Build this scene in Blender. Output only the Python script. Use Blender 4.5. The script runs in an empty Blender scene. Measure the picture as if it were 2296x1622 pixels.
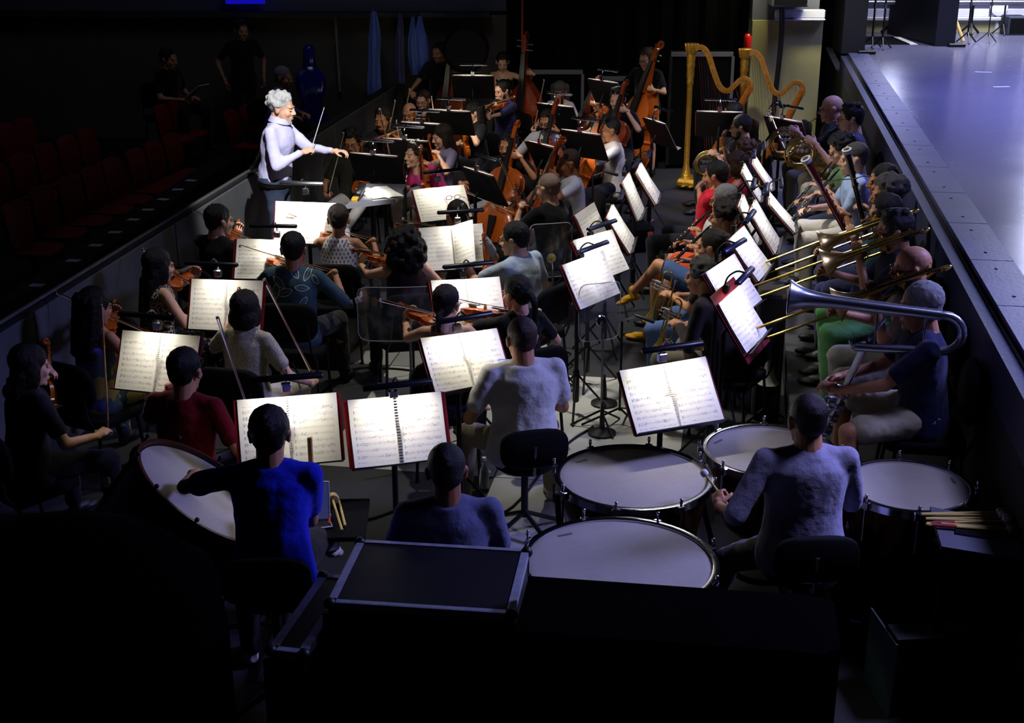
import bpy, math, random
import numpy as np
from mathutils import Matrix, Vector
random.seed(7); RNG = np.random.default_rng(7)
PI = math.pi
R = math.radians
SC = bpy.context.scene
COL = SC.collection

# ------------------------------------------------------------------ camera, world, exposure, lights
FPX, PITCH, CAMH = 3030.0, R(19.7), 3.72
cam_d = bpy.data.cameras.new('camera'); cam = bpy.data.objects.new('camera', cam_d); COL.objects.link(cam)
cam.location = (0, 0, CAMH); cam.rotation_euler = (PI/2 - PITCH, 0, 0)
cam_d.sensor_width = 36; cam_d.lens = 36*FPX/2296; cam_d.clip_start = .05; cam_d.clip_end = 200
SC.camera = cam
w = bpy.data.worlds.new('world'); SC.world = w; w.use_nodes = True
w.node_tree.nodes['Background'].inputs[0].default_value = (.35, .38, .75, 1)
w.node_tree.nodes['Background'].inputs[1].default_value = .0012
SC.view_settings.view_transform = 'Standard'; SC.view_settings.look = 'None'
SC.view_settings.exposure = 0.0; SC.view_settings.gamma = 1; SC.view_settings.use_curve_mapping = False
SC.cycles.max_bounces = 5; SC.cycles.diffuse_bounces = 2; SC.cycles.glossy_bounces = 3
SC.cycles.transmission_bounces = 5; SC.cycles.transparent_max_bounces = 8
SC.cycles.caustics_reflective = False; SC.cycles.caustics_refractive = False
SC.cycles.use_denoising = True; SC.cycles.sample_clamp_indirect = 4

def light(name, kind, loc, target, power, col, size=.3, size_y=None, spot=None, blend=.3, spread=None, parent=None):
    d = bpy.data.lights.new(name, kind); o = bpy.data.objects.new(name, d); COL.objects.link(o)
    d.energy = power; d.color = col
    if kind == 'AREA':
        d.size = size
        if size_y: d.shape = 'RECTANGLE'; d.size_y = size_y
        if spread: d.spread = spread
    else:
        d.shadow_soft_size = size
    if kind == 'SPOT': d.spot_size = spot; d.spot_blend = blend
    o.location = loc
    o.rotation_euler = (Vector(target) - Vector(loc)).to_track_quat('-Z', 'Y').to_euler()
    if parent: o.parent = parent
    return o
LAV = (.55, .56, 1.0)
# conductor's follow spot, hung over the front of the stage
light('conductor_spot', 'SPOT', (.4, 5.2, 7.4), (-1.70, 10.95, 1.75), 5800, (.93, .95, 1), .06, spot=R(11), blend=.35)
# stage wash and back light, all above the stage
light('stage_wash', 'AREA', (9.0, 13.5, 8.5), (8.0, 14.0, 1.4), 820, (.30, .32, 1), 5.0, spread=R(72))
light('stage_wash_near', 'AREA', (8.2, 7.5, 7.0), (7.6, 8.0, 1.4), 150, (.30, .33, 1), 3.0, spread=R(62))
light('stage_side', 'AREA', (8.6, 20.4, 4.0), (7.6, 12.0, 1.4), 50, (.66, .70, 1), .7, 2.2, spread=R(70))
light('stage_side_left', 'AREA', (5.75, 20.7, 3.2), (5.2, 14.0, 1.4), 4, (.66, .70, 1), .45, 1.5, spread=R(60))
light('stage_back', 'AREA', (7.2, 19.5, 6.5), (7.2, 21.6, 2.2), 420, (.80, .82, 1), 3.0, spread=R(100))
light('stage_spill', 'AREA', (6.6, 7.8, 5.2), (.9, 6.5, .9), 80, (.34, .36, 1), 1.4, spread=R(62))
# dim work light over the pit, plus added fill for harps and strings
light('pit_work', 'SPOT', (-.3, 10.2, 7.6), (-.9, 9.5, 0), 800, (1, .97, .88), .10, spot=R(40), blend=.75)
light('pit_work_right', 'SPOT', (-.6, 11.0, 7.0), (1.75, 10.7, .9), 1250, (1, .97, .9), .25, spot=R(44), blend=.75)
light('wall_wash', 'AREA', (3.70, 17.78, 2.95), (3.70, 18.3, 1.2), 34, (1, .95, .64), .9, .12, spread=R(140))
light('harp_fill', 'SPOT', (1.2, 11.5, 6.2), (2.7, 17.0, .9), 800, (1, .93, .76), .12, spot=R(19), blend=.7)  # added fill that brightens the harps, not a real fixture
light('strings_fill', 'SPOT', (-.2, 9.8, 7.0), (.0, 14.8, .9), 800, (1, .93, .84), .15, spot=R(38), blend=.9)  # added fill for the back strings, beyond their own stand lamps
light('stage_spill_front', 'AREA', (4.3, 5.7, 6.2), (2.0, 5.0, .5), 22, (.45, .46, 1), 1.0, spread=R(44))
light('house_dim', 'AREA', (-6.5, 12.5, 6.0), (-5.8, 11.5, .5), 4.5, (.9, .75, .9), 4.0)
light('house_back', 'AREA', (-1.5, 14.5, 6.5), (-1.6, 18.5, 2.0), 24, (.7, .72, 1), 2.0)

cp_, sp_ = math.cos(PITCH), math.sin(PITCH)
def at(u, v, z):
    """ground position (x, y) where the sight line of the photograph's pixel meets the height z"""
    t = (v - 811)/FPX
    d = (CAMH - z)/(sp_ + t*cp_)
    return ((u - 1148)*d/FPX, d*(cp_ - t*sp_))
def at3(u, v, z):
    x, y = at(u, v, z); return (x, y, z)
def aty(u, v, y):
    """point of the sight line at distance y in front"""
    t = (v - 811)/FPX
    d = y/(cp_ - t*sp_)
    return ((u - 1148)*d/FPX, y, CAMH - d*(sp_ + t*cp_))

# ------------------------------------------------------------------ geometry helpers
def V(*a): return np.array(a, float)
def nrm(a):
    a = np.asarray(a, float); return a/max(1e-9, np.linalg.norm(a))
def frame(y, z):
    """4x4 whose Y axis is y and whose Z axis is as near z as it can be"""
    y = nrm(y); z = np.asarray(z, float); z = z - y*np.dot(y, z)
    if np.linalg.norm(z) < 1e-5: z = np.cross(y, V(1, .3, .2))
    z = nrm(z); x = np.cross(y, z)
    m = np.eye(4); m[:3, 0] = x; m[:3, 1] = y; m[:3, 2] = z
    return m
def TR(p):
    m = np.eye(4); m[:3, 3] = p; return m
def RZ(a):
    m = np.eye(4); c, s = math.cos(a), math.sin(a); m[0, 0] = c; m[0, 1] = -s; m[1, 0] = s; m[1, 1] = c; return m
def RX(a):
    m = np.eye(4); c, s = math.cos(a), math.sin(a); m[1, 1] = c; m[1, 2] = -s; m[2, 1] = s; m[2, 2] = c; return m
def RY(a):
    m = np.eye(4); c, s = math.cos(a), math.sin(a); m[0, 0] = c; m[0, 2] = s; m[2, 0] = -s; m[2, 2] = c; return m
def SCL(x, y=None, z=None):
    y = x if y is None else y; z = x if z is None else z
    return np.diag([x, y, z, 1.0])
def ap(m, p):
    p = np.asarray(p, float); return p @ m[:3, :3].T + m[:3, 3]

class G:
    def __init__(s): s.v = []; s.f = []; s.m = []; s.n = 0
    def add(s, v, f, m=0, M=None):
        v = np.asarray(v, float)
        if M is not None: v = ap(M, v)
        s.v.append(v); n = s.n
        s.f += [tuple(i + n for i in q) for q in f]; s.m += [m]*len(f)
        s.n += len(v); return s
    def box(s, lo, hi, m=0, M=None, bev=0.0):
        (a, b, c), (d, e, f) = lo, hi
        if bev > 0:
            # chamfered box: each face inset, 24 vertices
            bev = min(bev, abs(d-a)*.45, abs(e-b)*.45, abs(f-c)*.45)
            xs, ys, zs = (a, d), (b, e), (c, f)
            vs = []; idx = {}
            for i in (0, 1):
                for j in (0, 1):
                    for k in (0, 1):
                        sx, sy, sz = (1 if i == 0 else -1), (1 if j == 0 else -1), (1 if k == 0 else -1)
                        p = (xs[i], ys[j], zs[k])
                        idx[i, j, k, 0] = len(vs); vs.append((p[0], p[1]+sy*bev, p[2]+sz*bev))
                        idx[i, j, k, 1] = len(vs); vs.append((p[0]+sx*bev, p[1], p[2]+sz*bev))
                        idx[i, j, k, 2] = len(vs); vs.append((p[0]+sx*bev, p[1]+sy*bev, p[2]))
            fs = []
            q = lambda i, j, k, t: idx[i, j, k, t]
            fs += [(q(0,0,0,0), q(0,0,1,0), q(0,1,1,0), q(0,1,0,0)), (q(1,0,0,0), q(1,1,0,0), q(1,1,1,0), q(1,0,1,0))]
            fs += [(q(0,0,0,1), q(1,0,0,1), q(1,0,1,1), q(0,0,1,1)), (q(0,1,0,1), q(0,1,1,1), q(1,1,1,1), q(1,1,0,1))]
            fs += [(q(0,0,0,2), q(0,1,0,2), q(1,1,0,2), q(1,0,0,2)), (q(0,0,1,2), q(1,0,1,2), q(1,1,1,2), q(0,1,1,2))]
            for i in (0, 1):
                for j in (0, 1):
                    o = (q(i,j,0,0), q(i,j,0,1), q(i,j,1,1), q(i,j,1,0)); fs.append(o if (i+j) % 2 else o[::-1])
                for k in (0, 1):
                    o = (q(i,0,k,0), q(i,1,k,0), q(i,1,k,2), q(i,0,k,2)); fs.append(o if (i+k) % 2 else o[::-1])
            for j in (0, 1):
                for k in (0, 1):
                    o = (q(0,j,k,1), q(0,j,k,2), q(1,j,k,2), q(1,j,k,1)); fs.append(o if (j+k) % 2 else o[::-1])
            for i in (0, 1):
                for j in (0, 1):
                    for k in (0, 1):
                        o = (q(i,j,k,0), q(i,j,k,1), q(i,j,k,2)); fs.append(o if (i+j+k) % 2 else o[::-1])
            return s.add(vs, fs, m, M)
        vs = [(a,b,c),(d,b,c),(d,e,c),(a,e,c),(a,b,f),(d,b,f),(d,e,f),(a,e,f)]
        return s.add(vs, [(0,3,2,1),(4,5,6,7),(0,1,5,4),(1,2,6,5),(2,3,7,6),(3,0,4,7)], m, M)
    def rings(s, P, m=0, M=None, cap0=True, cap1=True, closed=False):
        """P: list of rings (n x 3) joined one to the next"""
        n = len(P[0]); k = len(P); fs = []
        for i in range(k if closed else k-1):
            a, b = i*n, ((i+1) % k)*n
            fs += [(a+j, a+(j+1) % n, b+(j+1) % n, b+j) for j in range(n)]
        if not closed:
            if cap0: fs.append(tuple(range(n-1, -1, -1)))
            if cap1: fs.append(tuple((k-1)*n+j for j in range(n)))
        return s.add(np.concatenate(P), fs, m, M)
    def tube(s, path, r, n=8, m=0, M=None, closed=False, caps=True):
        path = np.asarray(path, float); k = len(path)
        rr = np.broadcast_to(np.asarray(r, float), (k,))
        tg = np.roll(path, -1, 0) - np.roll(path, 1, 0) if closed else np.gradient(path, axis=0)
        ref = V(0, 0, 1) if abs(nrm(tg[0])[2]) < .9 else V(1, 0, 0)
        u = nrm(np.cross(tg[0], ref)); P = []
        c = np.cos(np.arange(n)*2*PI/n)[:, None]; sn = np.sin(np.arange(n)*2*PI/n)[:, None]
        for i in range(k):
            t = nrm(tg[i]); u = nrm(u - t*np.dot(u, t)); w2 = np.cross(t, u)
            P.append(path[i] + rr[i]*(c*u + sn*w2))
        return s.rings(P, m, M, caps, caps, closed)
    def lathe(s, prof, n=24, m=0, M=None, cap0=True, cap1=True):
        """prof: (radius, z) pairs, about the Z axis"""
        a = np.arange(n)*2*PI/n
        P = [np.stack([np.cos(a)*max(r, 1e-4), np.sin(a)*max(r, 1e-4), np.full(n, z)], 1) for r, z in prof]
        return s.rings(P, m, M, cap0, cap1)
    def ell(s, c, r, n=12, m=0, M=None):
        r = np.broadcast_to(np.asarray(r, float), (3,))
        k = max(5, n//2); a = np.arange(n)*2*PI/n; P = []
        for i in range(k+1):
            t = -PI/2 + PI*(i+.02)/(k+.04)
            P.append(np.stack([c[0]+r[0]*math.cos(t)*np.cos(a), c[1]+r[1]*math.cos(t)*np.sin(a), np.full(n, c[2]+r[2]*math.sin(t))], 1))
        return s.rings(P, m, M)
    def cap(s, a, b, ra, rb, n=10, m=0, M=None):
        """rounded, tapering limb from a to b"""
        a = np.asarray(a, float); b = np.asarray(b, float); L = max(1e-6, np.linalg.norm(b-a)); d = (b-a)/L
        ts = []
        for q in (-85, -50, -20): ts.append((a + d*ra*math.sin(R(q)), ra*math.cos(R(q))))
        for q in (20, 50, 85): ts.append((b + d*rb*math.sin(R(q)), rb*math.cos(R(q))))
        return s.tube([p for p, _ in ts], [x for _, x in ts], n, m, M)
    def prism(s, pts, z0, z1, m=0, M=None):
        n = len(pts)
        vs = [(x, y, z0) for x, y in pts] + [(x, y, z1) for x, y in pts]
        fs = [tuple(range(n-1, -1, -1)), tuple(range(n, 2*n))] + [(i, (i+1) % n, n+(i+1) % n, n+i) for i in range(n)]
        return s.add(vs, fs, m, M)
    def mesh(s, name, mats=(), smooth=True, auto=None):
        me = bpy.data.meshes.new(name)
        v = np.concatenate(s.v) if s.v else np.zeros((0, 3))
        me.from_pydata(v.tolist(), [], s.f)
        for x in mats: me.materials.append(x)
        if len(set(s.m)) > 1: me.polygons.foreach_set('material_index', s.m)
        if smooth: me.shade_smooth() if hasattr(me, 'shade_smooth') else None
        me.update()
        if smooth and auto is not None:
            try: me.set_sharp_from_angle(angle=auto)
            except Exception: pass
        return me
    def build(s, name, mats, parent=None, smooth=True, auto=R(40), loc=None):
        if not isinstance(mats, (list, tuple)): mats = [mats]
        o = bpy.data.objects.new(name, s.mesh(name, mats, smooth, auto)); COL.objects.link(o)
        if parent is not None: o.parent = parent
        if loc is not None: o.location = loc
        return o

def arc(c, r, a0, a1, n=10, ax=(1, 0, 0), ay=(0, 1, 0)):
    c = np.asarray(c, float); ax = np.asarray(ax, float); ay = np.asarray(ay, float)
    return [c + r*(math.cos(a0+(a1-a0)*i/n)*ax + math.sin(a0+(a1-a0)*i/n)*ay) for i in range(n+1)]
def bez(pts, n=16):
    """smooth curve through the points"""
    p = np.asarray(pts, float); k = len(p); out = []
    e = np.concatenate([[2*p[0]-p[1]], p, [2*p[-1]-p[-2]]])
    for i in range(k-1):
        a, b, c, d = e[i], e[i+1], e[i+2], e[i+3]
        for j in range(n):
            t = j/n
            out.append(.5*(2*b + (c-a)*t + (2*a-5*b+4*c-d)*t*t + (3*b-a-3*c+d)*t**3))
    out.append(p[-1]); return np.array(out)

def tag(o, label=None, cat=None, group=None, kind=None):
    if label: o['label'] = label
    if cat: o['category'] = cat
    if group: o['group'] = group
    if kind: o['kind'] = kind
    return o
def mw(o, M):
    o.matrix_world = Matrix(M.tolist()); return o
def thing(name, label, cat, M=None, group=None, loc=None, rz=0):
    o = bpy.data.objects.new(name, None); COL.objects.link(o); o.empty_display_size = .1
    if M is not None: o.matrix_world = Matrix(M.tolist())
    if loc is not None: o.location = loc; o.rotation_euler = (0, 0, rz)
    return tag(o, label, cat, group)
def dup(root, M=None, label=None, group=None):
    r = root.copy(); COL.objects.link(r)
    if M is not None: r.matrix_world = Matrix(M.tolist())
    if label: r['label'] = label
    if group: r['group'] = group
    for ch in list(root.children):
        c = ch.copy(); COL.objects.link(c); c.parent = r; c.matrix_parent_inverse = ch.matrix_parent_inverse
        if c.type == 'LIGHT': c.data = ch.data
        for g in list(ch.children):
            d = g.copy(); COL.objects.link(d); d.parent = c; d.matrix_parent_inverse = g.matrix_parent_inverse
    return r
def struct(name, g, m, smooth=False, **k):
    o = g.build(name, m, smooth=smooth, **k); o['kind'] = 'structure'; return o

# ------------------------------------------------------------------ materials
MC = {}
def lin(c):
    return tuple(((x/255)/12.92 if x/255 <= .04045 else ((x/255+.055)/1.055)**2.4) for x in c) + (1,)
def mat(name, rgb, rough=.6, metal=0.0, bump=0.0, bscale=60, var=0.0, vscale=8, spec=.4, emit=None, coat=0, trans=0, stretch=None, sheen=0):
    if name in MC: return MC[name]
    m = bpy.data.materials.new(name); MC[name] = m; m.use_nodes = True
    nt = m.node_tree; b = nt.nodes['Principled BSDF']
    b.inputs['Base Color'].default_value = lin(rgb); b.inputs['Roughness'].default_value = rough
    b.inputs['Metallic'].default_value = metal; b.inputs['Specular IOR Level'].default_value = spec
    if coat: b.inputs['Coat Weight'].default_value = coat; b.inputs['Coat Roughness'].default_value = .12
    if sheen: b.inputs['Sheen Weight'].default_value = sheen
    if trans: b.inputs['Transmission Weight'].default_value = trans
    if emit: b.inputs['Emission Color'].default_value = lin(rgb); b.inputs['Emission Strength'].default_value = emit
    if bump or var:
        tc = nt.nodes.new('ShaderNodeTexCoord'); src = tc.outputs['Object']
        if stretch:
            mp = nt.nodes.new('ShaderNodeMapping'); mp.inputs['Scale'].default_value = stretch
            nt.links.new(src, mp.inputs[0]); src = mp.outputs[0]
    if bump:
        n = nt.nodes.new('ShaderNodeTexNoise'); n.inputs['Scale'].default_value = bscale; n.inputs['Detail'].default_value = 4
        nt.links.new(src, n.inputs['Vector'])
        bp = nt.nodes.new('ShaderNodeBump'); bp.inputs['Strength'].default_value = bump; bp.inputs['Distance'].default_value = .02
        nt.links.new(n.outputs[0], bp.inputs['Height']); nt.links.new(bp.outputs[0], b.inputs['Normal'])
    if var:
        n = nt.nodes.new('ShaderNodeTexNoise'); n.inputs['Scale'].default_value = vscale; n.inputs['Detail'].default_value = 5
        nt.links.new(src, n.inputs['Vector'])
        mr = nt.nodes.new('ShaderNodeMapRange'); mr.inputs[1].default_value = .3; mr.inputs[2].default_value = .7
        mr.inputs[3].default_value = 1-var; mr.inputs[4].default_value = 1+var*.4
        nt.links.new(n.outputs[0], mr.inputs[0])
        mx = nt.nodes.new('ShaderNodeMix'); mx.data_type = 'RGBA'; mx.blend_type = 'MULTIPLY'; mx.inputs[0].default_value = 1
        mx.inputs[6].default_value = lin(rgb); nt.links.new(mr.outputs[0], mx.inputs[7]); nt.links.new(mx.outputs[2], b.inputs['Base Color'])
    return m
class NT:
    """short-hand for wiring shader math"""
    def __init__(s, name, rough=.7, spec=.3):
        s.m = bpy.data.materials.new(name); s.m.use_nodes = True; s.t = s.m.node_tree
        s.b = s.t.nodes['Principled BSDF']; s.b.inputs['Roughness'].default_value = rough; s.b.inputs['Specular IOR Level'].default_value = spec
        MC[name] = s.m
    def new(s, k): return s.t.nodes.new(k)
    def put(s, x, sock):
        if isinstance(x, (int, float)): sock.default_value = x
        else: s.t.links.new(x, sock)
    def M(s, op, a, b=0.0, c=0.0):
        n = s.new('ShaderNodeMath'); n.operation = op
        s.put(a, n.inputs[0]); s.put(b, n.inputs[1]); s.put(c, n.inputs[2]); return n.outputs[0]
    def noise(s, vec, scale, detail=2):
        n = s.new('ShaderNodeTexNoise'); n.inputs['Scale'].default_value = scale; n.inputs['Detail'].default_value = detail
        s.t.links.new(vec, n.inputs['Vector']); return n.outputs[0]
    def mix(s, f, a, b):
        n = s.new('ShaderNodeMix'); n.data_type = 'RGBA'; s.put(f, n.inputs[0])
        for x, k in ((a, 6), (b, 7)):
            if isinstance(x, tuple): n.inputs[k].default_value = x
            else: s.t.links.new(x, n.inputs[k])
        return n.outputs[2]
    def xyz(s, what='Object'):
        tc = s.new('ShaderNodeTexCoord'); sx = s.new('ShaderNodeSeparateXYZ'); s.t.links.new(tc.outputs[what], sx.inputs[0])
        return tc.outputs[what], sx.outputs[0], sx.outputs[1], sx.outputs[2]
    def color(s, c): s.t.links.new(c, s.b.inputs['Base Color']); return s.m

def cloth(name, rgb, rough=.85): return mat(name, rgb, rough, bump=.35, bscale=22, var=.12, vscale=14, spec=.15, sheen=.1)
BLACK = mat('black_powder_coat', (16, 16, 18), .45, bump=.05, bscale=300)
BLACKCLOTH = mat('black_fabric', (10, 10, 12), .9, bump=.2, bscale=200, spec=.1)
CHROME = mat('chrome', (205, 205, 212), .16, 1.0)
STEEL = mat('brushed_steel', (150, 150, 156), .35, 1.0, bump=.05, bscale=200)
ALU = mat('aluminium_edging', (186, 188, 200), .40, .45, bump=.12, bscale=60, var=.25, vscale=20)
BRASS = mat('lacquered_brass', (214, 180, 96), .27, .92, var=.12, vscale=12)
SILVER = mat('silver_plate', (186, 190, 200), .26, .92, var=.15, vscale=10)
GOLD = mat('gilded_wood', (232, 180, 70), .30, .75, bump=.35, bscale=70, var=.2, vscale=25)
VARN = mat('amber_varnished_spruce', (176, 82, 18), .28, var=.35, vscale=9, stretch=(14, 1, 1), coat=.6)
VARNB = mat('red_brown_varnished_maple', (140, 50, 14), .26, var=.35, vscale=9, stretch=(2, 12, 2), coat=.6)
VARND = mat('dark_brown_varnish', (82, 34, 14), .28, var=.35, vscale=9, stretch=(12, 1, 1), coat=.6)
EBONY = mat('ebony', (14, 12, 12), .35)
STRING = mat('steel_string', (200, 198, 190), .3, 1.0)
BOWSTICK = mat('pernambuco_stick', (120, 62, 30), .35)
BOWHAIR = mat('pale_bow_hair', (230, 222, 190), .6)
PALEWOOD = mat('pale_maple', (214, 176, 106), .45, var=.15, vscale=20, stretch=(1, 1, 12))
REDFOLD = mat('red_folder_board', (124, 10, 24), .5, var=.1, spec=.3)
WHITEP = mat('white_plastic', (225, 225, 225), .4)
GREYCASE = mat('grey_paint', (120, 120, 126), .6)

def sheet_mat():
    k = NT('printed_music_paper', .75, .2)
    vec, x, y, z = k.xyz('UV')
    oi = k.new('ShaderNodeObjectInfo'); rnd = oi.outputs['Random']
    # x: 0..1 across one page, y: 0..1 up one page; ten staves on a page
    row = k.M('MULTIPLY', y, 10.5); fr = k.M('FRACT', row); cell = k.M('FLOOR', row)
    inpage = k.M('MULTIPLY', k.M('GREATER_THAN', x, .09), k.M('LESS_THAN', x, .91))
    inpage = k.M('MULTIPLY', inpage, k.M('MULTIPLY', k.M('GREATER_THAN', row, .55), k.M('LESS_THAN', row, 9.3)))
    band = k.M('MULTIPLY', k.M('GREATER_THAN', fr, .30), k.M('LESS_THAN', fr, .62))
    ln = k.M('LESS_THAN', k.M('ABSOLUTE', k.M('SUBTRACT', k.M('FRACT', k.M('MULTIPLY', k.M('SUBTRACT', fr, .30), 15.6)), .5)), .14)
    lines = k.M('MULTIPLY', k.M('MULTIPLY', band, ln), inpage)
    cx = k.new('ShaderNodeCombineXYZ'); k.put(k.M('MULTIPLY', x, 42.0), cx.inputs[0]); k.put(k.M('MULTIPLY', row, 6.0), cx.inputs[1]); k.put(k.M('MULTIPLY', rnd, 50.0), cx.inputs[2])
    nz = k.noise(cx.outputs[0], 1.0, 1)
    cy = k.new('ShaderNodeCombineXYZ'); k.put(k.M('MULTIPLY', x, 5.0), cy.inputs[0]); k.put(cell, cy.inputs[1]); k.put(k.M('MULTIPLY', rnd, 91.0), cy.inputs[2])
    den = k.noise(cy.outputs[0], 1.3, 1)
    wide = k.M('MULTIPLY', k.M('GREATER_THAN', fr, .2), k.M('LESS_THAN', fr, .74))
    notes = k.M('MULTIPLY', k.M('MULTIPLY', wide, inpage), k.M('GREATER_THAN', k.M('ADD', nz, k.M('MULTIPLY', k.M('SUBTRACT', den, .5), .5)), .63))
    clef = k.M('MULTIPLY', k.M('MULTIPLY', wide, k.M('GREATER_THAN', row, .55)), k.M('MULTIPLY', k.M('MULTIPLY', k.M('GREATER_THAN', x, .095), k.M('LESS_THAN', x, .112)), k.M('LESS_THAN', row, 9.3)))
    ink = k.M('MINIMUM', k.M('ADD', k.M('ADD', k.M('MULTIPLY', lines, .38), k.M('MULTIPLY', notes, .48)), k.M('MULTIPLY', clef, .5)), .7)
    return k.color(k.mix(ink, lin((246, 243, 232)), lin((40, 38, 40))))
SHEET = sheet_mat()
PAPER = mat('plain_white_paper', (240, 238, 230), .8)

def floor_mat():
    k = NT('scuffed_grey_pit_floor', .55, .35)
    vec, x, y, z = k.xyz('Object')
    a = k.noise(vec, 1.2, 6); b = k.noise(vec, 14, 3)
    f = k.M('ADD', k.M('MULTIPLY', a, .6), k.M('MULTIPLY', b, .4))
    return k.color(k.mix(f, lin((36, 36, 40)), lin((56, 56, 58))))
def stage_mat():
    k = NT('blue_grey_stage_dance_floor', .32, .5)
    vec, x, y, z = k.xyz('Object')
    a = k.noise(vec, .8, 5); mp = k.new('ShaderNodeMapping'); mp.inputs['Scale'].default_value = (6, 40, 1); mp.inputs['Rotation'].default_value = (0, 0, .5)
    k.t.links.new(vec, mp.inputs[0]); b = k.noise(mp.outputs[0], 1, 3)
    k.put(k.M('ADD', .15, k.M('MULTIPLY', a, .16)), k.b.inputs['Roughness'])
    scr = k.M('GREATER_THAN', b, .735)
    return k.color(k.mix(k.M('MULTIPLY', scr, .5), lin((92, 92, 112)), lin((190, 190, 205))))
# ------------------------------------------------------------------ templates: built once, copied after that
TEMP = {}
def place(what, M, label, cat, group=None, **kw):
    key = (what, tuple(sorted((a, str(b)) for a, b in kw.items())))
    if key not in TEMP:
        r = thing(what, label, cat, None, group); BUILD[what](r, **kw); TEMP[key] = r
        r.matrix_world = Matrix(np.asarray(M).tolist()); return r
    r = dup(TEMP[key], np.asarray(M), label)
    if group: r['group'] = group
    elif 'group' in r: del r['group']
    r['category'] = cat
    return r
OUT = [(0,0),(.012,.04),(.04,.07),(.11,.097),(.21,.104),(.31,.096),(.375,.083),(.40,.089),(.42,.068),(.50,.056),(.58,.058),(.625,.072),(.645,.078),(.67,.073),(.77,.084),(.87,.079),(.94,.060),(.98,.034),(1,.014)]
OUTB = [(0,0),(.012,.05),(.05,.085),(.12,.105),(.22,.110),(.32,.098),(.38,.085),(.40,.089),(.42,.072),(.50,.060),(.57,.062),(.61,.074),(.63,.078),(.68,.074),(.76,.072),(.84,.058),(.91,.038),(.96,.024),(1,.014)]
def b_string(root, k=1.0, rib=.032, wood='VARN', bass=0, dark=0):
    W1 = {'VARN': VARN, 'VARNB': VARNB, 'VARND': VARND}[wood]
    L = .356*k; out = OUTB if bass else OUT
    pts = [(w*k, t*L) for t, w in out]; pts = pts + [(-x, y) for x, y in pts[-1:0:-1]]
    P = np.array(pts)
    def ring(s, z): return np.stack([P[:, 0]*s, L*.5+(P[:, 1]-L*.5)*s, np.full(len(P), z)], 1)
    g = G(); e = .014*k
    g.rings([ring(.45, -rib/2-e), ring(.85, -rib/2-e*.55), ring(1.03, -rib/2), ring(.97, -rib/2+.002*k), ring(.97, rib/2-.002*k), ring(1.03, rib/2), ring(.85, rib/2+e*.55), ring(.45, rib/2+e)])
    g.build('body', W1, root, auto=R(35))
    zt = rib/2+e
    g = G()
    for sx in (1, -1):
        pt = [(sx*.030*k, L*.40), (sx*.040*k, L*.43), (sx*.036*k, L*.49), (sx*.026*k, L*.55), (sx*.030*k, L*.59), (sx*.022*k, L*.60)]
        b = bez([(x, y, zt-.0035*k) for x, y in pt], 5); g.tube(b, .0022*k, 5)
    g.build('sound_hole', EBONY, root)
    g = G(); n0 = L*.98; n1 = L+.135*k
    g.rings([np.array([(-.014*k, n0, rib*.1), (.014*k, n0, rib*.1), (.014*k, n0, zt+.008*k), (-.014*k, n0, zt+.008*k)]),
             np.array([(-.011*k, n1, zt-.010*k), (.011*k, n1, zt-.010*k), (.011*k, n1, zt+.008*k), (-.011*k, n1, zt+.008*k)])])
    g.build('neck', W1, root, smooth=False)
    g = G(); f0 = L*.64
    g.rings([np.array([(-.021*k, f0, zt+.016*k), (.021*k, f0, zt+.016*k), (.016*k, f0, zt+.026*k), (-.016*k, f0, zt+.026*k)]),
             np.array([(-.012*k, n1, zt+.006*k), (.012*k, n1, zt+.006*k), (.010*k, n1, zt+.012*k), (-.010*k, n1, zt+.012*k)])])
    g.build('fingerboard', EBONY, root, smooth=False)
    g = G(); sp = []
    g.box((-.010*k, n1, zt-.012*k), (.010*k, n1+.060*k, zt+.010*k), bev=.003*k)
    c = V(0, n1+.075*k, zt-.012*k)
    path = [c + (.019*k*(1-i/26*.8))*V(0, math.cos(PI/2+i*.42), math.sin(PI/2+i*.42)) for i in range(26)]
    g.tube(path, np.linspace(.009*k, .005*k, 26), 6)
    g.build('scroll', W1, root)
    for i, sx in enumerate((1, -1, 1, -1)):
        g = G(); y = n1+(.010+.013*i)*k
        g.cap((-.012*k*sx, y, zt), (.026*k*sx, y, zt), .0032*k, .0032*k, 6); g.ell((.034*k*sx, y, zt), (.009*k, .004*k, .007*k), 8)
        g.build('peg', STEEL if bass else EBONY, root)
    g = G(); by = L*.5
    g.rings([np.array([(-.021*k, by-.003*k, zt-.003*k), (.021*k, by-.003*k, zt-.003*k), (.017*k, by-.001*k, zt+.030*k), (-.017*k, by-.001*k, zt+.030*k)]),
             np.array([(-.021*k, by+.003*k, zt-.003*k), (.021*k, by+.003*k, zt-.003*k), (.017*k, by+.001*k, zt+.030*k), (-.017*k, by+.001*k, zt+.030*k)])])
    g.build('bridge', PALEWOOD, root, smooth=False)
    g = G()
    g.rings([np.array([(-.010*k, L*.02, zt+.004*k), (.010*k, L*.02, zt+.004*k), (.010*k, L*.02, zt+.012*k), (-.010*k, L*.02, zt+.012*k)]),
             np.array([(-.021*k, L*.33, zt+.012*k), (.021*k, L*.33, zt+.012*k), (.019*k, L*.33, zt+.021*k), (-.019*k, L*.33, zt+.021*k)])])
    g.build('tailpiece', EBONY, root, smooth=False)
    for i in range(4):
        x0 = (-.0135+.009*i)*k; x1 = (-.0075+.005*i)*k
        g = G(); g.tube([(x0, L*.32, zt+.019*k), (x0, by, zt+.031*k), (x1, n1+.004*k, zt+.0125*k)], max(.0006, .00042*k), 4)
        g.build('string', STRING, root)
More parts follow.
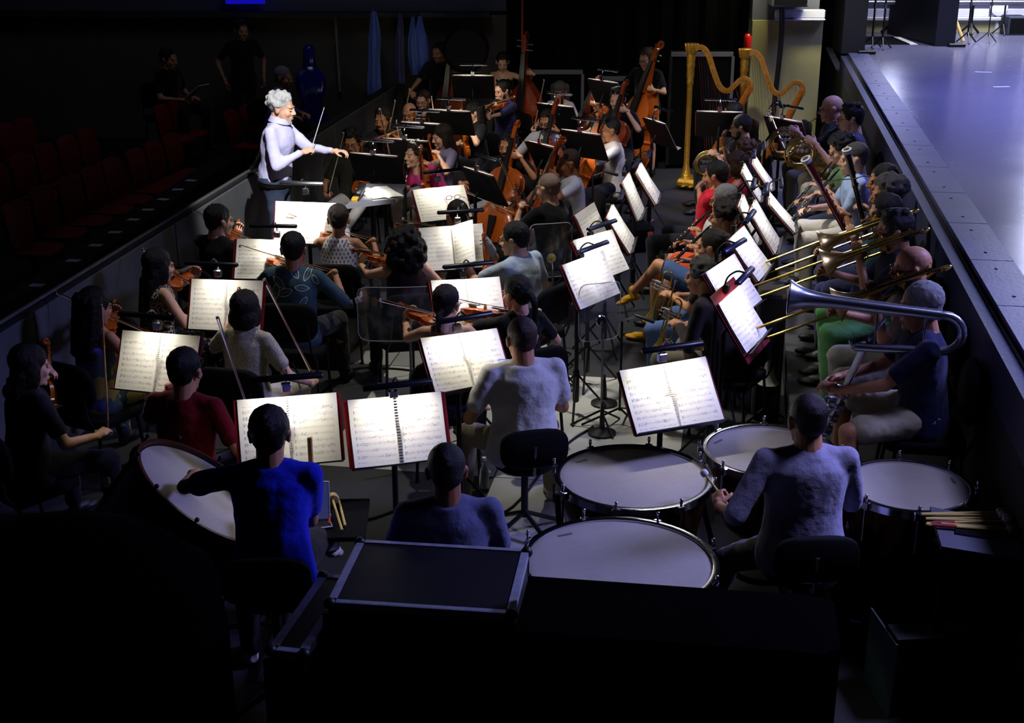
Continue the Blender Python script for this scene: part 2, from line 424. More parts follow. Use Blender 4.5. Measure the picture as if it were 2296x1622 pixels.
    if k > 1.5:
        g = G(); g.tube([(0, .01, 0), (0, -.16*k*.75, 0)], .004*k, 8); g.tube([(0, -.16*k*.75, 0), (0, -.17*k*.75, 0)], [.003*k, .001*k], 6)
        g.build('endpin', STEEL, root)
    else:
        g = G(); g.ell((-.05*k, L*.07, zt+.006*k), (.032*k, .022*k, .008*k), 10); g.build('chin_rest', EBONY, root)
def b_bow(root, L=.73, thick=1.0):
    g = G(); t = np.linspace(0, 1, 14)
    g.tube(np.stack([0*t, t*L, .016-.012*np.sin(t*PI)], 1), np.linspace(.0046, .0034, 14)*thick, 6); g.build('stick', BOWSTICK, root)
    g = G(); g.box((-.005, .035, -.004), (.005, L-.008, -.0025)); g.build('hair', BOWHAIR, root, smooth=False)
    g = G(); g.box((-.006, .005, -.006), (.006, .05, .013), bev=.002); g.build('frog', EBONY, root, smooth=False)
    g = G(); g.prism([(L-.012, -.004), (L+.006, -.003), (L+.003, .018), (L-.006, .018)], -.004, .004, M=np.array([[0,0,1,0],[1,0,0,0],[0,1,0,0],[0,0,0,1.]])); g.build('tip', WHITEP, root, smooth=False)
def bell_prof(r0, r1, L, n=16, p=4.5):
    return [(r0 + (r1-r0)*(.13*(i/n)**1.2 + .87*(i/n)**p), L*i/n) for i in range(n+1)]
def lathe_along(g, prof, a, b, n=24, m=0):
    """profile swept about the axis a to b; open at its wide end, with an inner wall"""
    M = TR(a) @ frame(nrm(np.cross(np.asarray(b, float)-np.asarray(a, float), V(.3, .2, 1))), np.asarray(b, float)-np.asarray(a, float))
    pr = prof + [(prof[-1][0]+.003, prof[-1][1]+.001)] + [(max(.002, r-.0025), z) for r, z in prof[::-1]]
    g.lathe(pr, n, m, M, True, True)
def b_trombone(root, metal='BRASS', ext=.80):
    MT = {'BRASS': BRASS, 'SILVER': SILVER}[metal]
    g = G(); lathe_along(g, bell_prof(.011, .108, .52, 18, 8.0), (-.10, -.20, .02), (-.10, .29, .02), 28); g.build('bell', MT, root)
    g = G(); g.tube([(-.10, -.20, .02), (-.10, -.30, .01)] + arc((-.05, -.30, -.02), .052, PI, 0, 10, (1, 0, -.3), (0, -1, 0))[0:] + [(0, -.12, -.085), (0, .10, -.085)], .0095, 8)
    g.build('tuning_slide', MT, root)
    g = G(); g.tube(arc((-.055, -.20, .03), .045, 0, 2*PI, 18, (1, 0, 0), (0, 1, .1))[:-1], .007, 7, closed=True)
    g.tube([(-.095, -.26, .03), (-.095, .02, .045), (-.02, .02, .045), (-.02, -.26, .03)], .007, 7); g.cap((-.05, -.08, -.05), (-.05, -.08, .04), .022, .022, 10)
    g.build('valve_section', MT, root)
    g = G()
    g.tube([(0, .03, 0), (0, .10+ext*.55, 0)], .0075, 8); g.tube([(0, .03, -.085), (0, .10+ext*.55, -.085)], .0075, 8); g.build('inner_slide', SILVER, root)
    g = G(); e = .12+ext
    g.tube([(0, e-.62, 0), (0, e, 0)] + arc((0, e, -.0425), .0425, PI/2, -PI/2, 10, (0, 1, 0), (0, 0, 1))[1:] + [(0, e-.62, -.085)], .0088, 8)
    g.tube([(0, e-.60, 0), (0, e-.60, -.085)], .006, 6); g.build('outer_slide', MT, root)
    g = G(); g.tube([(0, .10, 0), (0, .10, -.085)], .006, 6); g.tube([(-.10, .06, -.02), (0, .06, -.085)], .005, 6); g.tube([(-.10, -.12, -.02), (0, -.12, -.085)], .005, 6); g.build('brace', SILVER, root)
    g = G(); g.lathe([(.006, .07), (.0075, .03), (.012, .01), (.0135, 0)], 12, 0, RX(-PI/2)); g.build('mouthpiece', SILVER, root)
def b_horn(root, metal='BRASS'):
    """mouthpiece at the origin, the leadpipe running forward and down"""
    MT = {'BRASS': BRASS, 'SILVER': SILVER}[metal]
    g = G(); lathe_along(g, bell_prof(.022, .155, .36, 16, 3.0), (-.03, .42, -.36), (.17, .10, -.42), 30); g.build('bell', MT, root)
    c = V(0, .31, -.26)
    g = G(); g.tube([c + .145*V(.12*math.sin(a), math.cos(a), math.sin(a)) for a in np.linspace(0, 2*PI, 36)[:-1]], .0125, 8, closed=True)
    g.tube([c + V(-.035, 0, 0) + .115*V(.1*math.sin(a), math.cos(a), math.sin(a)) for a in np.linspace(0, 2*PI, 32)[:-1]], .009, 8, closed=True)
    g.tube([c + V(.035, .01, -.01) + .10*V(-.1*math.sin(a), math.cos(a), math.sin(a)) for a in np.linspace(0, 2*PI, 30)[:-1]], .009, 8, closed=True)
    g.build('tubing', MT, root)
    g = G(); g.tube(bez([(0, .04, -.03), (0, .20, -.13), (-.01, .36, -.13), (-.02, .44, -.24), (-.02, .38, -.36)], 8), np.linspace(.004, .009, 33), 8); g.build('leadpipe', SILVER, root)
    for i in range(3):
        g = G(); p = c + V(-.045, -.05+.042*i, .04); g.lathe([(.017, 0), (.019, .004), (.019, .03), (.015, .036)], 14, 0, TR(p) @ RY(-PI/2)); g.build('rotary_valve', SILVER, root)
        g = G(); q = c + V(-.05, -.06+.03*i, .10); g.ell(q, (.010, .012, .004), 8); g.tube([q, q+V(.01, .05, -.03)], .0025, 5); g.build('lever', SILVER, root)
    g = G(); g.lathe([(.004, .07), (.0055, .03), (.008, .008), (.009, 0)], 12, 0, frame(V(1, 0, 0), V(0, .8, -.6))); g.build('mouthpiece', SILVER, root)
def b_trumpet(root, metal='BRASS'):
    MT = {'BRASS': BRASS, 'SILVER': SILVER}[metal]
    g = G(); lathe_along(g, bell_prof(.007, .062, .30, 14, 4), (0, .18, -.03), (0, .48, -.03), 24); g.build('bell', MT, root)
    g = G(); g.tube([(0, .18, -.03), (0, .08, -.03)] + arc((0, .08, -.065), .035, PI/2, 1.5*PI, 8, (0, 1, 0), (0, 0, 1))[1:] + [(0, .22, -.10)], .0065, 7)
    g.tube([(.02, 0, 0), (.02, .34, 0)] + arc((.02, .34, -.045), .045, PI/2, -PI/2, 8, (0, 1, 0), (0, 0, 1))[1:] + [(.02, .2, -.09)], .006, 7); g.build('tubing', MT, root)
    for i in range(3):
        g = G(); y = .16+.028*i; g.tube([(.01, y, -.115), (.01, y, .02)], .0115, 10); g.build('valve', SILVER, root)
        g = G(); g.tube([(.01, y, .02), (.01, y, .042)], .003, 6); g.ell((.01, y, .044), (.008, .008, .003), 8); g.build('valve_cap', SILVER, root)
    g = G(); g.lathe([(.004, 0), (.006, -.04), (.0125, -.06), (.0135, -.07)], 12, 0, TR((.02, 0, 0)) @ RX(-PI/2)); g.build('mouthpiece', SILVER, root)
def keys(g, path, r, n, side=V(0, 0, 1), sz=.008):
    p = np.asarray(path, float)
    for i in range(n):
        f = (i+.5)/n; q = p[0] + (p[1]-p[0])*f; d = nrm(p[1]-p[0]); s2 = nrm(np.cross(d, side)); a = s2 if i % 2 else nrm(np.cross(s2, d))
        g.ell(q + a*(r+.003), sz, 6)
        g.tube([q + a*(r+.004) - d*.025, q + a*(r+.004) + d*.025], .0022, 5)
    for sg in (-1, 1):
        s2 = nrm(np.cross(nrm(p[1]-p[0]), side)); g.tube([p[0]+(p[1]-p[0])*.1 + sg*s2*(r+.003), p[0]+(p[1]-p[0])*.9 + sg*s2*(r+.003)], .002, 5)
def b_woodwind(root, L=.62, r=.013, flare=.034, kind='clarinet', metal='SILVER'):
    """reed end at the origin, running along +Y"""
    body = EBONY if kind != 'flute' else SILVER
    g = G(); M = RX(-PI/2)
    pr = [(.004, 0), (.009, .03), (r*.9, .09), (r, .12), (r*1.15, .125), (r*1.15, .145), (r, .15), (r, L*.55), (r*1.2, L*.55+.004), (r*1.2, L*.55+.02), (r, L*.55+.024), (r*1.05, L*.86), (flare*.7, L*.97), (flare, L), (flare*.85, L)]
    if kind == 'flute': pr = [(r, -.12), (r, L)]
    g.lathe(pr, 14, 0, M @ SCL(1, 1, 1)); g.build('tube_body', body, root)
    g = G(); keys(g, [(0, .16, 0), (0, L*.9, 0)], r, 16); g.build('keywork', SILVER, root)
    if kind == 'flute':
        g = G(); g.ell((0, 0, r), (.009, .013, .004), 8); g.build('lip_plate', SILVER, root)
    if kind == 'bass_clarinet':
        g = G(); g.tube(bez([(0, 0, -.10), (0, -.08, -.07), (0, -.06, 0), (0, .02, 0)], 6), .009, 8); lathe_along(g, bell_prof(.014, .06, .16, 10, 3), (0, L*.98, .07), (0, L*.82, .12), 18); g.tube(bez([(0, L*.97, 0), (0, L+.05, .03), (0, L*.98, .07)], 6), .015, 8)
        g.build('bell', SILVER, root)
def b_bassoon(root, wood=0):
    WD = mat('dark_red_bassoon_maple', (112, 22, 16), .25, coat=.6) if wood else mat('black_brown_bassoon_maple', (42, 16, 12), .25, coat=.6)
    g = G(); g.rings([np.array([(math.cos(a)*.042-.015, math.sin(a)*.026, z) for a in np.arange(14)*2*PI/14]) @ np.array([[1,0,0],[0,0,1],[0,1,0]]) for z in (0, .02, .42)]); g.build('boot_joint', WD, root)
    g = G(); M = TR((-.03, .40, 0)) @ RX(-PI/2); g.lathe([(.019, 0), (.019, .55), (.024, .555), (.024, .575), (.02, .58), (.027, .84)], 16, 0, M); g.build('long_joint', WD, root)
    g = G(); g.lathe([(.027, .84), (.036, .845), (.037, .875), (.024, .877), (.022, .80)], 20, 0, M, False, True); g.build('bell_ring', WHITEP, root)
    g = G(); M2 = TR((.012, .40, 0)) @ RX(-PI/2); g.lathe([(.014, 0), (.013, .50), (.016, .505), (.016, .52)], 14, 0, M2); g.build('wing_joint', WD, root)
    g = G(); g.tube(bez([(.012, .92, 0), (.012, .99, .01), (.02, 1.0, .08), (.03, .95, .2), (.035, .93, .28)], 8), np.linspace(.006, .003, 33), 7); g.build('crook', SILVER, root)
    g = G(); keys(g, [(-.03, .45, 0), (-.03, 1.15, 0)], .02, 14, sz=.011); keys(g, [(0, .05, 0), (0, .40, 0)], .03, 12, sz=.012); keys(g, [(.012, .45, 0), (.012, .88, 0)], .014, 8); g.build('keywork', SILVER, root)
def b_cimbasso(root):
    """player's frame: forward is +Y, the bell pointing forward beside the head"""
    g = G(); lathe_along(g, bell_prof(.029, .092, .78, 24, 10.0), (-.16, -.02, 1.16), (-.16, .76, 1.22), 32); g.build('bell', SILVER, root)
    g = G(); g.tube([(-.16, -.02, 1.16)] + arc((-.16, -.04, 1.06), .10, PI/2, 1.5*PI, 10, (0, 1, 0), (0, 0, 1)) + [(-.16, .40, .96)], .0235, 12); g.build('bell_bow', SILVER, root)
    g = G()
    for y in (.05, .30): g.tube([(-.16, y, .96), (-.16, y, 1.17)], .006, 6)
    g.build('brace', SILVER, root)
    g = G()
    top, bot = V(-.10, .32, 1.0), V(-.02, .62, .12)
    d = nrm(bot-top); s2 = nrm(np.cross(d, V(0, 1, .2)))
    for q in (-.035, .0, .035): g.tube([top+s2*q, bot+s2*q*.6], .014, 8)
    g.tube(arc((top+bot)/2+d*.42, .035, 0, PI, 8, s2, d), .013, 8)
    g.tube([(-.16, .40, .96), (-.13, .42, .97), top], .018, 8); g.build('main_tubing', SILVER, root)
    for i in range(5):
        g = G(); p = top + (bot-top)*(.38+.085*i) + s2*.0; M = TR(p) @ frame(d, np.cross(s2, d)); g.lathe([(.026, -.04), (.03, -.03), (.03, .03), (.026, .04)], 14, 0, M); g.build('rotary_valve', SILVER, root)
        g = G(); g.tube(arc(p, .07, -.2, PI+.2, 10, s2, np.cross(s2, d)), .009, 7); g.build('valve_loop', SILVER, root)
        g = G(); g.tube([p+s2*.03, p+s2*.07-d*.03, p+s2*.06-d*.09], .004, 5); g.ell(p+s2*.06-d*.09, (.012, .012, .006), 8); g.build('valve_lever', STEEL, root)
    g = G(); g.tube(bez([top, top+V(.02, -.12, .16), V(.0, .10, 1.13)], 8), np.linspace(.010, .006, 17), 7); g.build('leadpipe', SILVER, root)
    g = G(); g.tube([bot, bot+d*.12], [.008, .003], 8); g.build('floor_peg', STEEL, root)
def b_harp(root):
    """in its own XZ plane: column at x=0, body towards +X"""
    g = G(); g.lathe([(.075, .10), (.07, .16), (.05, .20), (.046, .26), (.036, .30), (.034, 1.30), (.04, 1.33), (.046, 1.36), (.04, 1.38), (.05, 1.45), (.046, 1.52), (.056, 1.56), (.05, 1.60), (.058, 1.66), (.05, 1.70), (.062, 1.74), (.075, 1.80), (.078, 1.83), (.06, 1.835)], 20)
    g.build('column', GOLD, root)
    for i in range(10):
        a = i*2*PI/10; g = G(); g.cap((.062*math.cos(a), .062*math.sin(a), 1.72), (.078*math.cos(a), .078*math.sin(a), 1.82), .011, .015, 6); g.build('crown_leaf', GOLD, root)
    neck = bez([(.03, 0, 1.76), (.12, 0, 1.80), (.22, 0, 1.72), (.31, 0, 1.50), (.40, 0, 1.32), (.50, 0, 1.28), (.59, 0, 1.36), (.66, 0, 1.43), (.73, 0, 1.435), (.785, 0, 1.37), (.785, 0, 1.27)], 6)
    t = np.gradient(neck, axis=0); g = G(); P = []
    for p, d in zip(neck, t):
        d = nrm(d); n2 = np.cross(d, V(0, 1, 0)); P.append(np.array([p+n2*.026+V(0, .022, 0), p+n2*.026-V(0, .022, 0), p-n2*.036-V(0, .018, 0), p-n2*.036+V(0, .018, 0)]))
    g.rings(P); g.build('neck', mat('gold_lined_maple', (205, 140, 52), .3, .35, var=.2, vscale=10, coat=.4), root, auto=R(50))
    g = G(); P = []
    for f in np.linspace(0, 1, 9):
        c = V(.765, 0, 1.36)*(1-f) + V(.17, 0, .14)*f; wd = .045 + .15*f; dp = .05+.06*f; d = nrm(V(.585, 0, 1.28)); n2 = V(d[2], 0, -d[0])
        P.append(np.array([c + n2*(dp*max(0, math.sin(a))*1.3 - .0) + V(0, 1, 0)*wd*math.cos(a) for a in np.linspace(0, PI, 9)] + [c - n2*.008 - V(0, 1, 0)*wd*x for x in (.6, 0, -.6)]))
    g.rings(P); g.build('sound_box', mat('honey_maple', (196, 112, 34), .3, var=.25, vscale=8, coat=.5, stretch=(1, 1, 8)), root, auto=R(40))
    g = G(); g.box((-.08, -.20, .02), (.34, .20, .14), bev=.04); g.build('base', GOLD, root)
    for i in range(30):
        f = (i+.5)/30; j = int(f*(len(neck)-9))+4; a = neck[j]-V(0, 0, .03); x = a[0]*1.0 + .03; b0 = V(.755, 0, 1.42); b1 = V(.17, 0, .14)
        s = min(1, max(0, (b0[0]-(.17+(x)*.76))/(b0[0]-b1[0]))); b = b0*(1-s)+b1*s
        if a[2] > b[2]+.05:
            g = G(); g.tube([a, b], .0019, 4); g.build('string', STRING if i % 7 else mat('red_gut_string', (150, 20, 20), .4), root)
    g = G()
    for i in range(30):
        p = neck[int((i+.5)/30*(len(neck)-9))+4]; g.cap(p+V(0, -.03, -.012), p+V(0, .03, -.012), .006, .006, 6)
    o = g.build('tuning_pins', STEEL, root); o['kind'] = 'stuff'
    for sx in (0, 1, 2):
        g = G(); g.box((.02+.1*sx, -.26, .05), (.06+.1*sx, -.19, .07), bev=.008); g.build('pedal', GOLD, root)
COPPER = mat('dark_polished_copper', (96, 52, 30), .22, .9, var=.3, vscale=5)
def b_timpano(root, r=.37):
    HEAD = NT('calfskin_drum_head', .55, .25)if 'calfskin_drum_head' not in MC else None
    if HEAD:
        vec, x, y, z = HEAD.xyz('Object'); a = HEAD.noise(vec, 4, 5); b = HEAD.noise(vec, 40, 3)
        HEAD.color(HEAD.mix(HEAD.M('ADD', HEAD.M('MULTIPLY', a, .7), HEAD.M('MULTIPLY', b, .3)), lin((142, 136, 124)), lin((178, 172, 160))))
    hz = .84
    g = G(); g.lathe([(.06, hz-.5), (.15, hz-.49), (r*.66, hz-.42), (r*.88, hz-.28), (r*.97, hz-.12), (r*.985, hz-.03), (r*.96, hz-.03)], 40); g.build('bowl', COPPER, root)
    g = G(); g.lathe([(.0, hz-.002), (r*.9, hz-.001), (r*.965, hz), (r*1.0, hz-.006)], 48); g.build('drum_head', MC['calfskin_drum_head'], root)
    g = G(); q = r*1.02
    g.lathe([(q-.02, hz-.014), (q-.02, hz+.008), (q-.012, hz+.012), (q+.012, hz+.010), (q+.014, hz-.028), (q-.004, hz-.03)], 48, cap0=False, cap1=False); g.build('hoop', CHROME, root)
    for i in range(8):
        a = i*PI/4+.2; g = G(); c = V(math.cos(a), math.sin(a), 0)
        g.box((-.012, -.02, hz-.03), (.012, .02, hz+.012), 0, TR(c*(q+.02)) @ RZ(a), bev=.004); g.tube([c*(q+.025)+V(0, 0, hz-.20), c*(q+.025)+V(0, 0, hz+.03)], .006, 8); g.cap(c*(q+.025)+V(0, 0, hz+.03), c*(q+.025)+V(0, 0, hz+.045), .009, .009, 8)
        g.build('tension_lug', CHROME, root)
    for i in range(3):
        a = i*2*PI/3+.5; c = V(math.cos(a), math.sin(a), 0); g = G()
        g.tube(bez([c*(r+.01)+V(0, 0, hz-.14), c*(r*.98)+V(0, 0, hz-.34), c*(r*.8)+V(0, 0, .24), c*(r*.86)+V(0, 0, .05)], 6), .017, 8); g.lathe([(.03, -.02), (.03, .02)], 12, 0, TR(c*(r*.86)+V(0, 0, .032)) @ RZ(a) @ RY(PI/2)); g.build('leg', BLACK, root)
    g = G(); g.box((-.05, -r*.9, .03), (.05, -r*.5, .06), bev=.01); g.tube([(0, -r*.5, .06), (0, -.1, .18)], .012, 8); g.build('pedal', STEEL, root)
    g = G(); g.lathe([(r*.5, .12), (r*.52, .14), (r*.5, .16), (.05, .17), (.05, .12)], 24); g.build('base_plate', BLACK, root)
    g = G(); a = 2.2; g.box((-.035, -.007, hz+.0005), (.035, .007, hz+.0012), 0, RZ(.3) @ TR((-.25*r, .80*r, 0))); g.build('maker_mark', mat('grey_stamp', (96, 94, 92), .8), root, smooth=False)
def b_mallet(root, L=.36, hr=.02, red=0, hcol=0):
    g = G(); g.tube([(0, 0, 0), (0, L, 0)], [.007, .0055], 8); g.build('shaft', mat('bamboo_stick', (205, 180, 96), .5), root)
    g = G(); g.lathe([(.001, L-.012), (hr*.8, L-.009), (hr, L+.002), (hr*.9, L+.018), (hr*.4, L+.026), (.001, L+.028)], 14, 0, RX(-PI/2)); g.build('felt_head', mat('white_felt', (225, 222, 212), .95, bump=.3, bscale=200) if not hcol else mat('tan_felt', (196, 168, 110), .95, bump=.3, bscale=200), root)
    if red:
        g = G(); g.tube([(0, .02, 0), (0, .13, 0)], .0085, 8); g.build('grip', mat('red_grip', (150, 40, 34), .6), root)
SEATC = mat('black_seat_cloth', (11, 11, 13), .85, bump=.25, bscale=260, spec=.15)
def b_chair(root, h=.46):
    def slab(w, d, t, rnd=.09, cz=0, curve=0.0):
        pts = []
        for sx, sy, a0 in ((1, 1, 0), (-1, 1, PI/2), (-1, -1, PI), (1, -1, 1.5*PI)):
            for i in range(5):
                a = a0+i*PI/8; pts.append((sx*(w/2-rnd)+rnd*math.cos(a), sy*(d/2-rnd)+rnd*math.sin(a)))
        P = np.array(pts)
        def rg(s, z): return np.stack([P[:, 0]*s, P[:, 1]*s, cz+z+curve*(P[:, 0]*s)**2], 1)
        return [rg(.93, -t/2), rg(1, -t*.25), rg(1, t*.25), rg(.95, t*.46), rg(.6, t*.5)]
    g = G(); g.rings(slab(.46, .44, .07), M=TR((0, .02, h-.035))); g.build('seat', SEATC, root, auto=R(60))
    g = G(); g.rings(slab(.44, .30, .05, .11, 0, -.45), M=TR((0, -.225, h+.23)) @ RX(PI/2+.10) @ RZ(PI)); g.build('backrest', SEATC, root, auto=R(60))
    for sx in (-1, 1):
        for sy, y in ((1, .20), (-1, -.20)):
            g = G(); g.tube([(sx*.19, y*.85, h-.06), (sx*.205, y*1.05, .02)], .011, 8); g.tube([(sx*.205, y*1.05, .02), (sx*.205, y*1.05, 0)], .014, 8); g.build('leg', BLACK, root)
        g = G(); g.tube([(sx*.19, .17, h-.07), (sx*.19, -.19, h-.07), (sx*.17, -.235, h+.02), (sx*.15, -.245, h+.24)], .010, 8); g.build('back_frame', BLACK, root)
    g = G(); g.tube([(-.19, .17, h-.075), (.19, .17, h-.075), (.19, -.17, h-.075), (-.19, -.17, h-.075)], .009, 6, closed=True); g.build('seat_frame', BLACK, root)
def b_stool(root, h=.60):
    b_h = h
    g = G(); g.lathe([(.16, h-.07), (.185, h-.05), (.185, h-.015), (.15, h)], 28); g.build('seat', SEATC, root)
    g = G(); g.rings([np.stack([np.array([c[0]*s for c in PT]), np.array([y]*len(PT)), h+.13+np.array([c[1]*s for c in PT])], 1) for PT in [[(.20*abs(math.cos(a))**.6*np.sign(math.cos(a)), .115*abs(math.sin(a))**.6*np.sign(math.sin(a))) for a in np.arange(24)*2*PI/24]] for s, y in ((.9, -.24), (1, -.23), (1, -.205), (.9, -.195))]); g.build('backrest', SEATC, root, auto=R(50))
    g = G(); g.tube([(0, -.12, h-.06), (0, -.215, h-.04), (0, -.24, h+.15)], .011, 8); g.build('back_bar', STEEL, root)
    g = G(); g.tube([(0, 0, .12), (0, 0, h-.06)], .022, 12); g.build('post', BLACK, root)
    for i in range(4):
        a = i*PI/2+.4; g = G(); g.tube([(0, 0, .15), (.26*math.cos(a), .26*math.sin(a), .02)], .014, 8); g.cap((.26*math.cos(a), .26*math.sin(a), .016), (.27*math.cos(a), .27*math.sin(a), .016), .016, .016, 8); g.build('leg', BLACK, root)
def b_stand(root, h=.95, tilt=.45, W=.52, H=.34):
    """desk faces -Y (to the reader); its middle is at height h"""
    M = TR((0, 0, h)) @ RX(-tilt)   # local x right, z up the desk, -y to the reader
    g = G(); g.box((-W/2, .004, -H/2), (W/2, .010, H/2), 0, M, bev=.002); g.box((-W/2, -.055, -H/2-.006), (W/2, .008, -H/2), 0, M); g.build('desk', BLACK, root, smooth=False)
    g = G(); g.tube([(0, .10, .30), (0, .10, h-.10)], .016, 10); g.cap((0, .10, h-.10), (0, .05, h-.02), .012, .012, 8); g.build('post', BLACK, root)
    g = G(); g.lathe([(.02, .10), (.024, .11), (.024, .34), (.019, .35)], 12, 0, TR((0, .10, 0))); g.build('sleeve', BLACK, root)
    for i in range(3):
        a = i*2*PI/3+PI/2; c = V(math.cos(a), math.sin(a), 0); g = G(); g.tube([V(0, .10, .30)+c*.02, V(0, .10, .12)+c*.17, V(0, .10, .012)+c*.26], .009, 6); g.build('leg', BLACK, root)
LAMPBODY = mat('black_lamp_housing', (20, 20, 26), .35)
LAMPBLUE = mat('satin_blue_grey_lamp_housing', (70, 72, 96), .3, .5)
GLOW = mat('lit_lamp_diffuser', (255, 246, 225), .5, emit=5)
def b_lamp(root, W=.36, body='LAMPBODY', glow=1):
    """clip at the origin (top edge of a desk), tube towards the reader at -Y"""
    B = {'LAMPBODY': LAMPBODY, 'LAMPBLUE': LAMPBLUE, 'STEEL': STEEL}[body]
    g = G(); P = []
    for x in (-W/2, -W/2+.006, W/2-.006, W/2):
        s = .8 if abs(x) == W/2 else 1
        P.append(np.array([(x, -.10+.021*s*math.cos(a), .075+.021*s*math.sin(a)) for a in np.linspace(-.25, PI+.25, 12)]))
    g.rings(P); g.build('housing', B, root, auto=R(40))
    g = G(); g.box((-W/2+.012, -.117, .069), (W/2-.012, -.083, .0705)); g.build('diffuser', GLOW, root, smooth=False)
    g = G(); g.tube(bez([(0, .02, 0), (0, .0, .06), (0, -.05, .10), (0, -.10, .098)], 6), .006, 7); g.build('gooseneck', CHROME if body != 'LAMPBLUE' else BLACK, root)
    g = G(); g.box((-.025, -.012, -.035), (.025, .022, .012), bev=.004); g.build('clip', CHROME if body != 'LAMPBLUE' else BLACK, root, smooth=False)
def b_book(root, W=.5, H=.34, spiral=0, thick=.006, seed=0):
    """open music, facing -Y, spine along Z; built in the desk's own plane"""
    for sx in (-1, 1):
        g = G(); nx, P, uv = 10, [], []
        rr = random.Random(seed*7+sx)
        lift = rr.uniform(.002, .010); cz = rr.uniform(-.003, .003)
        for j in range(3):
            for i in range(nx+1):
                f = i/nx; y = -(thick + .003 + .012*math.sin(min(1, f*2.2)*PI/2)*(1-f)*1.6 + lift*f**3*(.4+.6*abs(j-1)))
                if spiral: y = -(thick + lift*f**3*abs(j-1))
                P.append((sx*f*W/2, y, (j/2-.5)*H+cz*f))
        n = nx+1
        fs = [(j*n+i, j*n+i+1, (j+1)*n+i+1, (j+1)*n+i) for j in range(2) for i in range(nx)]
        if sx < 0: fs = [q[::-1] for q in fs]
        me = bpy.data.meshes.new('page'); me.from_pydata(P, [], fs); ul = me.uv_layers.new()
        for lp in me.loops:
            i, j = lp.vertex_index % n, lp.vertex_index // n
            u = i/nx; ul.data[lp.index].uv = (u if sx > 0 else 1-u, j/2)
        me.materials.append(SHEET); me.shade_smooth(); o = bpy.data.objects.new('page', me); COL.objects.link(o); o.parent = root
        g = G(); a, b = sorted((sx*.004, sx*(W/2-.002))); g.box((a, -thick, -H/2+.001), (b, -.0005, H/2-.001)); g.build('page_block', PAPER, root, smooth=False)
    if spiral:
        g = G(); n = int(H/(.0125 if spiral == 1 else .0145)); rad = .0055 if spiral == 1 else .009
        for i in range(n):
            z = -H/2+.012+(H-.024)*i/(n-1); g.tube(arc((0, -thick*.6, z), rad, 0, 2*PI, 8, (1, 0, 0), (0, 1, 0))[:-1], .0014 if spiral == 1 else .003, 4, closed=True)
        o = g.build('spiral_binding', BLACK if spiral == 2 else STEEL, root); o['kind'] = 'stuff'
def b_folder(root, W=.56, H=.35, skew=0.0):
    for sx in (-1, 1):
        g = G(); a, b = sorted((0, sx*W/2)); g.box((a, .0005, -H/2), (b, .0035, H/2), 0, RY(skew), bev=.001); g.build('cover', REDFOLD, root, smooth=False)
def b_micstand(root, h=1.5):
    g = G(); g.tube([(0, 0, .1), (0, 0, h)], .009, 8); g.build('pole', BLACK, root)
    for i in range(3):
        a = i*2*PI/3; g = G(); g.tube([(0, 0, .12), (.28*math.cos(a), .28*math.sin(a), .01)], .008, 6); g.build('leg', BLACK, root)
    g = G(); g.tube([(0, 0, h), (.0, -.12, h+.05)], .008, 6); g.build('swivel', STEEL, root)
    g = G(); g.cap((0, -.10, h+.05), (0, -.22, h+.02), .012, .016, 10); g.build('microphone', mat('dark_grey_microphone', (50, 50, 54), .5), root)
